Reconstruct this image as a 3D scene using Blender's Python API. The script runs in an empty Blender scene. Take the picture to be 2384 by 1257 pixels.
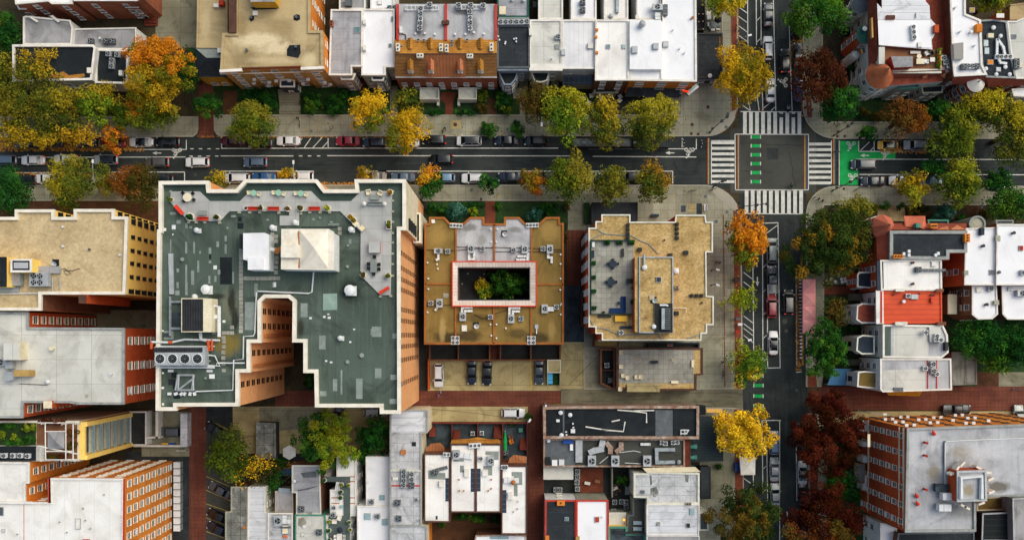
import bpy,math,random
import numpy as np
from mathutils.geometry import tessellate_polygon
R=math.radians
random.seed(7)
SC=bpy.context.scene
COL=SC.collection
H=190.0
F=2222.0
CX,CY=1192.0,780.0
def W(px,py,h=0.0):
 s=(H-h)/F
 return ((px-CX)*s,(CY-py)*s)
def S(n,h=0.0):
 return n*(H-h)/F
def hx(s):
 s=s.lstrip('#')
 o=[]
 for i in (0,2,4):
  c=int(s[i:i+2],16)/255
  o.append(c/12.92 if c<=.04045 else ((c+.055)/1.055)**2.4)
 return (o[0],o[1],o[2],1)
MATS={}
def mat(name,c,c2=None,scale=.25,amt=1.0,lo=.35,hi=.65,fine=.25,fscale=5.0,rough=.9,spec=.3,metal=0.0,stain=None,seam=None,grid=None,brick=None,streak=None,emit=None,coat=0,attr=False,cells=None,spots=None):
 if name in MATS:return MATS[name]
 m=bpy.data.materials.new(name);MATS[name]=m
 m.use_nodes=True
 nt=m.node_tree;N=nt.nodes;L=nt.links
 bs=N['Principled BSDF']
 bs.inputs['Roughness'].default_value=rough
 bs.inputs['Specular IOR Level'].default_value=spec
 bs.inputs['Metallic'].default_value=metal
 if coat:bs.inputs['Coat Weight'].default_value=coat;bs.inputs['Coat Roughness'].default_value=.08
 g=N.new('ShaderNodeNewGeometry')
 pos=g.outputs['Position']
 def mixc(a,b,fac,mode='MIX'):
  x=N.new('ShaderNodeMix');x.data_type='RGBA';x.blend_type=mode
  if isinstance(fac,(int,float)):x.inputs[0].default_value=fac
  else :L.new(fac,x.inputs[0])
  for sck,v in ((x.inputs[6],a),(x.inputs[7],b)):
   if isinstance(v,tuple):sck.default_value=v
   else :L.new(v,sck)
  return x.outputs[2]
 def noise(sc,det=5,dist=0,vec=None,rg=.55):
  n=N.new('ShaderNodeTexNoise');n.inputs['Scale'].default_value=sc
  n.inputs['Detail'].default_value=det;n.inputs['Distortion'].default_value=dist;n.inputs['Roughness'].default_value=rg
  L.new(vec if vec is not None else pos,n.inputs['Vector']);return n.outputs['Fac']
 def ramp(fac,a,b,v0=0.,v1=1.):
  r=N.new('ShaderNodeMapRange');r.inputs[1].default_value=a;r.inputs[2].default_value=b
  r.inputs[3].default_value=v0;r.inputs[4].default_value=v1;L.new(fac,r.inputs[0]);return r.outputs[0]
 def mth(op,a,b=None):
  x=N.new('ShaderNodeMath');x.operation=op
  for i,v in enumerate((a,b)):
   if v is None:continue
   if isinstance(v,(int,float)):x.inputs[i].default_value=v
   else :L.new(v,x.inputs[i])
  return x.outputs[0]
 base=hx(c)if isinstance(c,str)else c
 if attr:
  a=N.new('ShaderNodeAttribute');a.attribute_name='Col';col=a.outputs['Color']
 elif c2 is not None:
  col=mixc(base,hx(c2),ramp(noise(scale,6,.6),lo,hi,0,amt))
 else :
  col=base
 sx=None
 if seam or grid or brick or streak or cells:
  sep=N.new('ShaderNodeSeparateXYZ');L.new(pos,sep.inputs[0]);sx=sep.outputs
 if brick:
  cmb=N.new('ShaderNodeCombineXYZ');L.new(mth('ADD',sx[0],sx[1]),cmb.inputs[0]);L.new(sx[2],cmb.inputs[1])
  b=N.new('ShaderNodeTexBrick');L.new(cmb.outputs[0],b.inputs['Vector']);b.inputs['Scale'].default_value=1
  b.inputs['Brick Width'].default_value=brick[0];b.inputs['Row Height'].default_value=brick[0]*.36
  b.inputs['Mortar Size'].default_value=.018
  b.inputs['Color1'].default_value=(1.04,1.04,1.04,1);b.inputs['Color2'].default_value=(.86,.85,.84,1)
  b.inputs['Mortar'].default_value=(.8,.8,.8,1)
  col=mixc(col,b.outputs['Color'],.8,'MULTIPLY')
 if cells:
  cmb=N.new('ShaderNodeCombineXYZ')
  L.new(mth('FLOOR',mth('DIVIDE',sx[0],cells[0])),cmb.inputs[0]);L.new(mth('FLOOR',mth('DIVIDE',sx[1],cells[1])),cmb.inputs[1])
  wn=N.new('ShaderNodeTexWhiteNoise');wn.noise_dimensions='2D';L.new(cmb.outputs[0],wn.inputs['Vector'])
  k=ramp(wn.outputs['Value'],0,1,1-cells[2],1+cells[2])
  v=N.new('ShaderNodeCombineColor');[L.new(k,v.inputs[i])for i in range(3)]
  col=mixc(col,v.outputs[0],1.0,'MULTIPLY')
 if streak:
  vm=N.new('ShaderNodeVectorMath');vm.operation='MULTIPLY';L.new(pos,vm.inputs[0])
  vm.inputs[1].default_value={'x':(.12,1.6,1),'y':(1.6,.12,1),'z':(1.3,1.3,.12)}[streak[0]]
  col=mixc(col,hx(streak[1]),ramp(noise(1,5,.3,vm.outputs[0]),.5,.75,0,streak[2]))
 if stain:
  col=mixc(col,hx(stain[0]),ramp(noise(stain[1],8,1.6,rg=.65),.5,.68,0,stain[2]))
 for qx,qy,qh,rx,ry,cc,am in (spots or []):
  vm=N.new('ShaderNodeVectorMath');vm.operation='SUBTRACT';L.new(pos,vm.inputs[0]);vm.inputs[1].default_value=(*W(qx,qy,qh),0)
  v2=N.new('ShaderNodeVectorMath');v2.operation='MULTIPLY';L.new(vm.outputs[0],v2.inputs[0]);v2.inputs[1].default_value=(1/S(rx,qh),1/S(ry,qh),0)
  v3=N.new('ShaderNodeVectorMath');v3.operation='LENGTH';L.new(v2.outputs[0],v3.inputs[0])
  col=mixc(col,hx(cc),ramp(mth('ADD',v3.outputs['Value'],mth('MULTIPLY',noise(.55,6,1.2),1.1)),1.75,1.1,0,am))
 if seam:
  for ax,sp,wd,sc_ in (seam if isinstance(seam,list)else [seam]):
   fr=mth('FRACT',mth('DIVIDE',sx['xyz'.index(ax)],sp))
   col=mixc(col,hx(sc_),mth('MULTIPLY',mth('LESS_THAN',fr,wd/sp),.75))
 if grid:
  for k in (0,1):
   fr=mth('FRACT',mth('DIVIDE',sx[k],grid[k]))
   col=mixc(col,hx(grid[3]),mth('MULTIPLY',mth('LESS_THAN',fr,grid[2]/grid[k]),.55))
 if fine:
  f_=ramp(noise(fscale,3),.25,.75,1-fine,1+fine)
  v=N.new('ShaderNodeCombineColor');[L.new(f_,v.inputs[i])for i in range(3)]
  col=mixc(col,v.outputs[0],1.0,'MULTIPLY')
 if isinstance(col,tuple):bs.inputs['Base Color'].default_value=col
 else :L.new(col,bs.inputs['Base Color'])
 if attr:
  tr=N.new('ShaderNodeBsdfTranslucent');L.new(col,tr.inputs['Color'])
  df=N.new('ShaderNodeBsdfDiffuse');L.new(col,df.inputs['Color'])
  mx=N.new('ShaderNodeMixShader');mx.inputs[0].default_value=.12
  L.new(df.outputs[0],mx.inputs[1]);L.new(tr.outputs[0],mx.inputs[2]);L.new(mx.outputs[0],N['Material Output'].inputs['Surface'])
 if emit:
  bs.inputs['Emission Color'].default_value=hx(emit[0]);bs.inputs['Emission Strength'].default_value=emit[1]
 return m
def M(k):
 if k in MATS:return MATS[k]
 if k.startswith('#'):return mat('paint_'+k[1:],k,fine=.1,rough=.7)if ('paint_'+k[1:])not in MATS else MATS['paint_'+k[1:]]
 raise KeyError(k)
def carpaint(c):
 return mat('car_paint_'+c[1:],c,fine=0,rough=.28,spec=.5,coat=.6,metal=.0)
mat('asphalt','#1f2627','#343a39',.12,fine=.35,fscale=8,stain=('#171b1c',.2,.6),streak=('x','#454a47',.5))
mat('asphalt_ns','#1f2627','#343a39',.12,fine=.35,fscale=8,stain=('#171b1c',.2,.6),streak=('y','#454a47',.5))
mat('asphalt_old','#3c3e39','#4a4b45',.15,fine=.25,fscale=7,stain=('#2a2c29',.12,.6))
mat('asphalt_dark','#1f2426','#2e3234',.3,fine=.3,stain=('#4b4e4c',.35,.35))
mat('concrete_walk','#85836f','#9b9986',.2,fine=.18,grid=(1.55,1.55,.07,'#4c4a3c'),cells=(4.65,4.65,.13),stain=('#56533f',.13,.55))
mat('concrete_slab','#9a8c63','#b3a578',.2,fine=.15,grid=(7,5,.1,'#5c5236'),stain=('#5f5334',.16,.6),cells=(7,5,.08))
mat('concrete_grey','#75725d','#8b8873',.2,fine=.18,grid=(6,5,.09,'#4c4a3c'),stain=('#4a4838',.15,.75))
mat('driveway','#63604e','#7d7862',.2,fine=.2,streak=('x','#2f2e28',.75),stain=('#3a382e',.18,.5))
mat('brick_paving','#5e3226','#744232',.3,fine=.22,fscale=4,streak=('x','#3a2019',.5),grid=(.8,.8,.07,'#3f241b'))
mat('brick_paving_ns','#5e3226','#744232',.3,fine=.22,fscale=4,streak=('y','#3a2019',.5),grid=(.8,.8,.07,'#3f241b'))
mat('brick_strip','#6d3423','#7f4430',.5,fine=.2,stain=('#4c2b1e',.2,.5))
mat('kerb_stone','#9a968a','#a19c8b',.5,fine=.2)
mat('soil','#332c1e','#463d28',.35,fine=.5,fscale=3,stain=('#1a170e',.2,.7))
mat('soil_brown','#4a2f1c','#5f3d25',.4,fine=.4,fscale=4,stain=('#2d2216',.3,.6))
mat('turf','#1c3016','#2c4a1c',.4,fine=.5,fscale=4,stain=('#14200f',.3,.6))
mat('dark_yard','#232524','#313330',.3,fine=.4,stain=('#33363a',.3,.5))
mat('slate_yard','#2c3439','#46525a',.35,fine=.25,stain=('#1d2225',.25,.8))
mat('green_paint','#129043','#18a552',.5,fine=.12,stain=('#0f7036',.4,.3))
mat('white_line','#d2d2ca','#b8b9b2',1.2,fine=.08,fscale=6,lo=.45,hi=.75,stain=('#85867f',.5,.4))
for n_,c_ in (('red','#8f2a22'),('orange','#b06a24'),('yellow','#b8a02c'),('green','#2f6a3a'),('blue','#2b4c80'),('violet','#5a3a6c')):
 mat('rainbow_'+n_,c_,fine=.2,stain=('#3c3d3c',.7,.5))
mat('white_roof','#e8e8ea','#dcdde0',.14,lo=.45,hi=.75,fine=.03,rough=.6,stain=('#bfbfc0',.1,.4))
mat('white_roof_b','#eceae6','#dedbd5',.2,fine=.05,rough=.6,stain=('#b7b2a8',.2,.4),seam=('x',2.6,.06,'#c9c6c0'))
mat('white_rib','#e3e2e2','#cfcfd2',.15,fine=.05,rough=.55,seam=('x',.9,.07,'#b9b8b6'),stain=('#b0aeaa',.14,.4))
mat('white_rib_x','#d9dadd','#c6c8cc',.2,fine=.06,rough=.55,seam=('y',1.3,.1,'#9fa1a4'),stain=('#7c7d80',.3,.6),streak=('x','#a1a2a6',.4))
mat('pale_roof','#bdbcb4','#cfcec6',.15,fine=.07,stain=('#8e8c82',.14,.55),seam=[('x',6,.08,'#8f8d84'),('y',4.2,.07,'#9a988f')])
mat('grey_roof','#8d8c8d','#a5a4a6',.18,fine=.1,stain=('#5f5e5c',.16,.7),seam=('x',2.8,.06,'#77767a'))
mat('grey_roof_y','#8f9094','#aaabb0',.2,fine=.1,stain=('#63646a',.15,.6),seam=('y',2.0,.06,'#75767a'),streak=('y','#6f7074',.5))
mat('silver_roof','#a3a4a7','#b9babd',.2,fine=.1,stain=('#77777a',.16,.6),streak=('y','#85868a',.45),spots=[(2176,1100,22,18,22,'#7d745c',.7),(2240,1052,22,30,16,'#8d846e',.6),(2324,1132,22,28,14,'#5a5446',.85),(2250,1190,22,40,20,'#6c6c68',.6),(2300,1050,22,60,20,'#c2c2c4',.6),(2255,1140,25.3,14,14,'#8d7c54',.7),(2130,1050,22,12,40,'#c4c4c6',.5),(1080,28,9.8,24,9,'#4a4a4a',.8),(980,60,9.8,14,26,'#5c5c5e',.6),(1100,60,9.8,14,26,'#5c5c5e',.6),(1090,530,10,24,9,'#6a6a64',.8),(1120,560,10,12,18,'#74726a',.6),(1200,535,10,18,8,'#6a6a62',.7)])
mat('weathered_roof','#55564f','#7d7e78',.45,fine=.3,stain=('#b5b6b2',.3,.65),seam=[('x',1.8,.12,'#3a3b37'),('y',2.4,.1,'#46473f')])
mat('worn_white','#c3c4c6','#a9aaac',.35,fine=.15,stain=('#5d5e5d',.28,.75),seam=[('y',1.7,.1,'#8b8c8c'),('x',3.1,.08,'#8d8e8f')])
mat('charcoal_roof','#22272b','#2e3439',.2,fine=.2,seam=[('y',2.6,.07,'#3c4348'),('x',5.2,.07,'#3a4046')],stain=('#41474b',.25,.4))
mat('black_roof','#12181b','#1c2327',.2,fine=.2,seam=[('x',4.5,.07,'#262f34')],stain=('#2c3236',.2,.5))
mat('tan_roof','#a08c66','#b8a57c',.14,fine=.12,stain=('#75664a',.09,.7),streak=('x','#c6b48c',.35),spots=[(600,92,14,60,16,'#d8c8a4',.9),(650,112,14,54,14,'#d8c8a4',.8),(575,140,14,30,22,'#8a7852',.8),(720,140,14,20,20,'#d0bf98',.8),(650,60,14,30,20,'#8f7d58',.6),(560,60,14,14,30,'#8a7650',.6),(640,140,14,70,9,'#cdbb94',.5),(480,60,9,12,40,'#c9b68c',.6),(700,60,14,18,40,'#c9b68c',.4),(684,120,14,22,20,'#8f7d58',.6)])
mat('gravel_roof','#a68a55','#c0a470',.5,fine=.38,fscale=2.8,stain=('#7a6238',.16,.45))
mat('gravel_pale','#b6a079','#c7b28a',.35,fine=.22,fscale=2.6,stain=('#8a7654',.1,.5))
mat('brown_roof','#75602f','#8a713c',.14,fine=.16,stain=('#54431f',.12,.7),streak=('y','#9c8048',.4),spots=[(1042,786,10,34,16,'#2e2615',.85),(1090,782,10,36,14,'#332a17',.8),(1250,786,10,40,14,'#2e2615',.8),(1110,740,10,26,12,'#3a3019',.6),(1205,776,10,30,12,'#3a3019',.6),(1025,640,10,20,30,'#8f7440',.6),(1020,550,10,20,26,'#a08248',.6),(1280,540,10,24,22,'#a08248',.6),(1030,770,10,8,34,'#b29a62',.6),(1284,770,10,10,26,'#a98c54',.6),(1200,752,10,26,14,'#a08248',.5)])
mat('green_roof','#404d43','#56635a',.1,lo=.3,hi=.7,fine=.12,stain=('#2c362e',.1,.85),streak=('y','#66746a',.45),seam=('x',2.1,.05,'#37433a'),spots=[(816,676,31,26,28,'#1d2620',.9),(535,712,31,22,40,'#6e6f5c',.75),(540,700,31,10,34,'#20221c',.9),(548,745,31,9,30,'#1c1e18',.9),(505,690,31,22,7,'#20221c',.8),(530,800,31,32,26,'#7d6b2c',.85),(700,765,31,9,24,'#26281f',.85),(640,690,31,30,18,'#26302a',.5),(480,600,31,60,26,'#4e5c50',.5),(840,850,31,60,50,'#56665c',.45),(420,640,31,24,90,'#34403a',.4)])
mat('green_roof_side','#2f3f38','#3c4c44',.3,fine=.15)
mat('deck_paver','#9d9e9b','#b0b0ac',.3,fine=.05,cells=(1.8,2.2,.08),grid=(3.6,2.2,.06,'#757571'),streak=('y','#b9b9b6',.3))
mat('paver_grey','#8d8b80','#a3a196',.3,fine=.12,cells=(.95,.95,.08),grid=(.95,.95,.07,'#5f5d54'),stain=('#64625a',.2,.6))
mat('timber_deck_grey','#4b5654','#5a6664',.3,fine=.1,seam=('y',.3,.06,'#39423f'))
mat('timber_deck','#7a5236','#8f6446',.3,fine=.12,seam=('x',.3,.06,'#5a3a26'))
mat('wood_roof','#6a6962','#8a8982',.4,fine=.2,streak=('y','#3f3f3a',.85))
mat('shingle_orange','#a06a24','#b88236',.5,fine=.3,fscale=4,seam=('y',.5,.09,'#7d5420'),stain=('#7a4e1c',.2,.5))
mat('shingle_brown','#80582f','#946a3c',.4,fine=.25,fscale=4,seam=('y',.5,.09,'#5e4024'),stain=('#5a4024',.18,.7))
mat('copper_brown','#945c3a','#a46a44',.4,fine=.1,seam=('x',.62,.09,'#6c402a'))
mat('copper_bright','#b36a44','#c58058',.6,fine=.15,stain=('#8a5034',.5,.5))
mat('slate','#262f3a','#343f4b',.5,fine=.25,fscale=4,seam=('y',.4,.06,'#1d242d'))
mat('slate_pale','#7d8480','#8f9691',.5,fine=.2,seam=('y',.4,.06,'#6a716c'))
mat('red_metal','#c8441c','#d44e24',.2,fine=.08,seam=('y',.95,.1,'#7a2410'),rough=.6,stain=('#b03a1a',.3,.4))
mat('red_tile','#8f3520','#a34630',.5,fine=.25,seam=('x',.35,.07,'#6c2616'))
mat('red_slate','#803a28','#944a36',.5,fine=.25,fscale=4,stain=('#5e2c20',.4,.5))
mat('cone_copper','#a85c38','#bc6e48',.6,fine=.2,streak=('z','#6a3a28',.4))
mat('cone_red','#b05c42','#c26c52',.6,fine=.15)
mat('cap_tile','#d6cdc4','#c8b8ac',.5,fine=.08,seam=[('x',.62,.06,'#a8806e')])
mat('cap_tile_y','#d6cdc4','#c8b8ac',.5,fine=.08,seam=[('y',.62,.06,'#a8806e')])
def wall(n,c,c2,st,brick=True,a=.5):mat(n,c,c2,.35,fine=.14,stain=(st,.16,.4),streak=('z',st,a),brick=(.7,0)if brick else None)
wall('brick_red','#925238','#a86044','#6a4030')
wall('brick_brown','#6e4430','#82543c','#4a3024')
wall('brick_orange','#d67a26','#e69038','#a8601f',a=.2)
wall('brick_rust','#b0481e','#c0562a','#86381a',a=.3)
wall('brick_tan','#ac8a4e','#be9c5e','#80683c')
wall('peach','#e8a268','#efb078','#c88654',a=.25)
wall('peach_brown','#c08050','#cc8c5c','#9a6240')
wall('yellow_wall','#f6d06c','#fad87a','#dcb458',False,.15)
wall('yellow_paint','#c99a28','#d4a83a','#8f6c20',False,.3)
wall('cream','#d8cdae','#e4dabd','#a8997a',False,.3)
wall('white_wall','#dcddda','#e6e7e4','#a8a9a6',False,.3)
wall('grey_wall','#8d9490','#a3aaa6','#5f6663',False,.4)
wall('stone_pale','#d2d1c2','#deddd0','#a8a794',True,.3)
wall('stone_grey','#9a9a88','#acac98','#6c6c58',True,.4)
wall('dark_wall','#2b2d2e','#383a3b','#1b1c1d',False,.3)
wall('red_wall','#a02a18','#b03824','#701c10',False,.3)
wall('redwood','#6a2c1e','#7a3828','#42201a')
wall('pink_wall','#a8988a','#b8a89a','#7a6c60',False,.3)
wall('blue_grey_wall','#78848e','#8e9aa4','#4c565e',False,.3)
mat('white_trim','#e8e4dc','#d5d0c6',.5,fine=.06,stain=('#a8a296',.3,.4))
mat('cream_coping','#ece5d6','#dcd4c2',.5,fine=.06,stain=('#b5ab96',.25,.4))
mat('orange_coping','#8f5526','#a36430',.4,fine=.15,stain=('#6a3e1e',.3,.5))
mat('red_coping','#b0342a','#bf4234',.5,fine=.1)
mat('red_bright','#c9341e','#d4452c',.5,fine=.08)
mat('brown_coping','#4a3128','#5a3e32',.5,fine=.1)
mat('grey_coping','#8d8f8c','#a2a4a0',.5,fine=.1,stain=('#5f605c',.4,.5))
mat('rust_coping','#a38a78','#7d5a46',.5,fine=.2,stain=('#d0ccc4',.5,.6))
mat('verdigris','#3f7a68','#54907c',.6,fine=.2)
mat('verdigris_dark','#1c4a42','#24584e',.5,fine=.2)
mat('glass','#0f161a',fine=0,rough=.12,spec=.6)
mat('glass_blue','#1d2f3c',fine=0,rough=.1,spec=.6)
mat('glass_pale','#7d9aa0','#94b0b4',.6,fine=.1,rough=.2,spec=.5)
mat('solar','#2b3646',fine=.1,rough=.2,spec=.6,grid=(1.0,1.0,.08,'#76808c'))
mat('skylight_glass','#4d6a6e','#6a888c',.8,fine=.1,rough=.15,spec=.5)
mat('steel','#9a9fa2','#b2b6b8',.8,fine=.1,rough=.5,metal=.2)
mat('steel_white','#cdcfcf','#dcdede',.8,fine=.06,rough=.5)
mat('steel_dark','#4a5054','#5c6266',.8,fine=.1,rough=.5)
mat('galvanised','#7f888c','#a0a8ab',1.2,fine=.12,rough=.4,metal=.3)
mat('black_metal','#14171a',fine=.1,rough=.5)
mat('dark_louvre','#26282a','#34373a',.6,fine=.15,seam=('x',.42,.16,'#111315'))
mat('rubber','#101010',fine=0,rough=.9)
mat('fan_dark','#0c0f11',fine=0,rough=.7)
mat('fan_blade','#8b9194',fine=0,rough=.5)
mat('rust','#9a5a2c','#b87440',1.,fine=.2)
mat('pipe_orange','#c9562a',fine=.1)
mat('bark','#3a2d20','#4a3a2a',2,fine=.3)
mat('leaf','#ffffff',attr=True,fine=.25,fscale=2.2)
mat('lamp_red','#a01414',fine=0,rough=.3)
mat('lamp_red_lit','#c01818',fine=0,rough=.3,emit=('#ff2010',.5))
mat('lamp_white','#d8dcdc',fine=0,rough=.2)
mat('skin','#9a6a4e',fine=0,rough=.6)
mat('hair','#1c1511',fine=0,rough=.7)
mat('rail_metal','#2a2d2e',fine=0,rough=.5)
def area(p):
 return sum(p[i][0]*p[(i+1)%len(p)][1]-p[(i+1)%len(p)][0]*p[i][1]for i in range(len(p)))/2
def ccw(p):
 return list(p)if area(p)>0 else list(reversed(p))
def inset(p,d):
 n=len(p);o=[]
 for i in range(n):
  a,b,c=p[i-1],p[i],p[(i+1)%n]
  e1=(b[0]-a[0],b[1]-a[1]);e2=(c[0]-b[0],c[1]-b[1])
  l1=math.hypot(*e1)or 1;l2=math.hypot(*e2)or 1
  n1=(-e1[1]/l1,e1[0]/l1);n2=(-e2[1]/l2,e2[0]/l2)
  k=1+n1[0]*n2[0]+n1[1]*n2[1]
  k=max(k,.35)
  o.append((b[0]+d*(n1[0]+n2[0])/k,b[1]+d*(n1[1]+n2[1])/k))
 return o
class MB:
 def __init__(s):s.v=[];s.f=[];s.m=[]
 def add(s,vs,fs,m=0):
  k=len(s.v);s.v+=[tuple(x)for x in vs]
  for f in fs:s.f.append([i+k for i in f]);s.m.append(m)
  return s
 def box(s,cx,cy,z0,sx,sy,z1,rz=0,m=0,bottom=True):
  c,n=math.cos(rz),math.sin(rz);vs=[]
  for z in (z0,z1):
   for a,b in ((-1,-1),(1,-1),(1,1),(-1,1)):
    x,y=a*sx/2,b*sy/2
    vs.append((cx+x*c-y*n,cy+x*n+y*c,z))
  return s.add(vs,[(4,5,6,7),(0,1,5,4),(1,2,6,5),(2,3,7,6),(3,0,4,7)]+([(3,2,1,0)]if bottom else []),m)
 def sheet(s,poly,z,m=0):
  p=ccw(poly);return s.add([(x,y,z)for x,y in p],[list(range(len(p)))],m)
 def prism(s,poly,z0,z1,m=0,top=True,mtop=None,bottom=False):
  p=ccw(poly);n=len(p)
  s.add([(x,y,z0)for x,y in p]+[(x,y,z1)for x,y in p],[(i,(i+1)%n,n+(i+1)%n,n+i)for i in range(n)],m)
  if top:s.sheet(p,z1,m if mtop is None else mtop)
  if bottom:s.add([(x,y,z0)for x,y in reversed(p)],[list(range(n))],m)
  return s
 def frustum(s,p0,z0,p1,z1,m=0,top=True):
  n=len(p0)
  s.add([(x,y,z0)for x,y in p0]+[(x,y,z1)for x,y in p1],[(i,(i+1)%n,n+(i+1)%n,n+i)for i in range(n)],m)
  if top:s.add([(x,y,z1)for x,y in p1],[list(range(n))],m)
  return s
 def ring(s,outer,inner,z0,z1,m=0):
  n=len(outer);vs=[]
  for p,z in ((outer,z0),(outer,z1),(inner,z1),(inner,z0)):vs+=[(x,y,z)for x,y in p]
  fs=[]
  for i in range(n):
   j=(i+1)%n
   fs+=[(i,j,n+j,n+i),(n+i,n+j,2*n+j,2*n+i),(2*n+i,2*n+j,3*n+j,3*n+i)]
  return s.add(vs,fs,m)
 def cyl(s,cx,cy,z0,z1,r0,r1=None,n=14,m=0,cap=True):
  r1=r0 if r1 is None else r1
  vs=[(cx+r*math.cos(2*math.pi*i/n),cy+r*math.sin(2*math.pi*i/n),z)for r,z in ((r0,z0),(r1,z1))for i in range(n)]
  fs=[(i,(i+1)%n,n+(i+1)%n,n+i)for i in range(n)]
  if cap:fs.append(list(range(n,2*n)))
  return s.add(vs,fs,m)
 def tube(s,pts,r,n=6,m=0,r1=None):
  rings=[];k=len(pts)
  for i,p in enumerate(pts):
   a=pts[max(0,i-1)];b=pts[min(k-1,i+1)]
   d=np.array(b,float)-np.array(a,float);d/=(np.linalg.norm(d)or 1)
   u=np.cross(d,(0,0,1));
   if np.linalg.norm(u)<1e-3:u=np.cross(d,(0,1,0))
   u/=np.linalg.norm(u);w=np.cross(u,d)
   rr=r if r1 is None else r+(r1-r)*i/(k-1)
   rings.append([tuple(np.array(p)+rr*(math.cos(2*math.pi*j/n)*u+math.sin(2*math.pi*j/n)*w))for j in range(n)])
  vs=[v for q in rings for v in q]
  fs=[(i*n+j,i*n+(j+1)%n,(i+1)*n+(j+1)%n,(i+1)*n+j)for i in range(k-1)for j in range(n)]
  fs+=[list(range(n)),list(range((k-1)*n,k*n))]
  return s.add(vs,fs,m)
 def mesh(s,name,mats,off=(0,0,0),smooth=False):
  me=bpy.data.meshes.new(name)
  me.from_pydata([(x-off[0],y-off[1],z-off[2])for x,y,z in s.v],[],s.f)
  for m in (mats if isinstance(mats,(list,tuple))else [mats]):me.materials.append(M(m)if isinstance(m,str)else m)
  me.polygons.foreach_set('material_index',s.m)
  if smooth:me.polygons.foreach_set('use_smooth',[True]*len(s.f))
  me.update();return me
 def build(s,name,mats,parent=None,smooth=False,off=None):
  o=bpy.data.objects.new(name,s.mesh(name,mats,PO(parent)if off is None else off,smooth));COL.objects.link(o)
  if parent is not None:o.parent=parent
  return o
def PO(p):
 x=y=z=0
 while p is not None:
  x+=p.location.x;y+=p.location.y;z+=p.location.z;p=p.parent
 return (x,y,z)
def T(name,label,cat,loc,group=None,rz=0):
 o=bpy.data.objects.new(name,None);COL.objects.link(o)
 o.empty_display_size=.3
 o.location=loc;o.rotation_euler=(0,0,rz);o['label']=label;o['category']=cat
 if group:o['group']=group
 return o
def tag(o,label,cat,group=None):
 o['label']=label;o['category']=cat
 if group:o['group']=group
 return o
def struct(name,mb,mats):
 o=mb.build(name,mats);o['kind']='structure';return o
def poly(pts,h=0):return [W(x,y,h)for x,y in pts]
def RC(x0,y0,x1,y1):return [(x0,y0),(x1,y0),(x1,y1),(x0,y1)]
def inst(recipe,name,label,cat,loc,rz=0,group=None,paint=None,scale=1.0):
 root=T(name,label,cat,loc,group,rz)
 if scale!=1.0:root.scale=(scale,)*3
 made=[]
 for pn,me,off,par in recipe:
  o=bpy.data.objects.new(pn,me);COL.objects.link(o);o.location=off
  o.parent=root if par is None else made[par]
  if paint and pn in paint:
   o.material_slots[0].link='OBJECT';o.material_slots[0].material=paint[pn]
  made.append(o)
 return root
ORD=['first','second','third','fourth','fifth','sixth','seventh','eighth','ninth','tenth','eleventh','twelfth']
WIN={}
def win_mesh(w,h,style,var=0):
 k=(w,h,style,var)
 if k in WIN:return WIN[k]
 mb=MB()
 fr,gl={'white':('white_trim','glass'),'dark':('black_metal','glass'),'pale':('cream_coping','glass_blue'),'stone':('stone_pale','glass'),'peach':('peach_brown','glass')}[style]
 t=.07 if style=='dark' else .08
 mb.box(0,.01,0,w,.04,h,m=1)
 if style=='peach':
  mb.box(0,.035,h*.48,w,.05,h*.53);WIN[k]=mb.mesh('window',[fr,gl]);return WIN[k]
 for x in (-w/2-t/2,w/2+t/2):mb.box(x,.05,-t,t,.14,h+t)
 mb.box(0,.05,h,w,.14,h+t);mb.box(0,.10,-t*1.4,w+.3,.26,0);mb.box(0,.04,h*.48,w,.06,h*.53)
 if var==1:mb.box(0,.035,h*.5,w*.98,.05,h*.98,m=2)
 if var==2:mb.box(0,.035,h*.74,w*.98,.05,h*.98,m=2)
 if var==3:mb.box(0,.05,0,w*.8,.5,h*.3,m=3)
 WIN[k]=mb.mesh('window',[fr,gl,'cream','steel_white']);return WIN[k]
class B:
 pass
def bld(name,label,cat,pts,h,wall_m,roof_m,par=(.5,.3,'grey_coping'),win='',fh=3.0,sp=2.4,ww=1.0,wh=1.6,style='white',base=0,hole=None,group=None,z0=1.1,wins=None,maxw=99,skipw=0):
 b=B();w=ccw(poly(pts,h));b.w=w;b.h=h;b.n=0
 cx=sum(p[0]for p in w)/len(w);cy=sum(p[1]for p in w)/len(w)
 b.root=T(name,label,cat,(cx,cy,base),group)
 ph=par[0]if par else 0
 b.z=h-ph
 mb=MB();n=len(w)
 mb.add([(x,y,base)for x,y in w]+[(x,y,h-.02)for x,y in w],[(i,(i+1)%n,n+(i+1)%n,n+i)for i in range(n)])
 if hole:
  hw=ccw(poly(hole,h));k=len(hw)
  mb.add([(x,y,base)for x,y in hw]+[(x,y,h-.02)for x,y in hw],[((i+1)%k,i,k+i,k+(i+1)%k)for i in range(k)])
 mb.build('wall',wall_m,b.root)
 rb=MB()
 if hole:
  tri=tessellate_polygon([[(x,y,0)for x,y in w],[(x,y,0)for x,y in reversed(hw)]])
  allv=[(x,y,b.z)for x,y in w]+[(x,y,b.z)for x,y in reversed(hw)]
  rb.add(allv,[list(t)for t in tri])
 else :
  rb.sheet(w,b.z)
 b.roof=rb.build('roof',roof_m,b.root)
 if par:
  MB().ring(inset(w,-.07),inset(w,par[1]),b.z-.05,h).build('parapet',par[2],b.root)
 if win or wins:
  facades(b,win,fh,sp,ww,wh,style,z0,maxw)
 return b
def put_window(b,x,y,z,ang,me,limit=99):
 b.n+=1
 if b.n<=limit:
  o=bpy.data.objects.new('window',me);COL.objects.link(o);o.parent=b.root
  L_=b.root.location;o.location=(x-L_.x,y-L_.y,z-L_.z);o.rotation_euler=(0,0,ang)
 else :
  b.__dict__.setdefault('extra',[]).append((x,y,z,ang,me))
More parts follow.
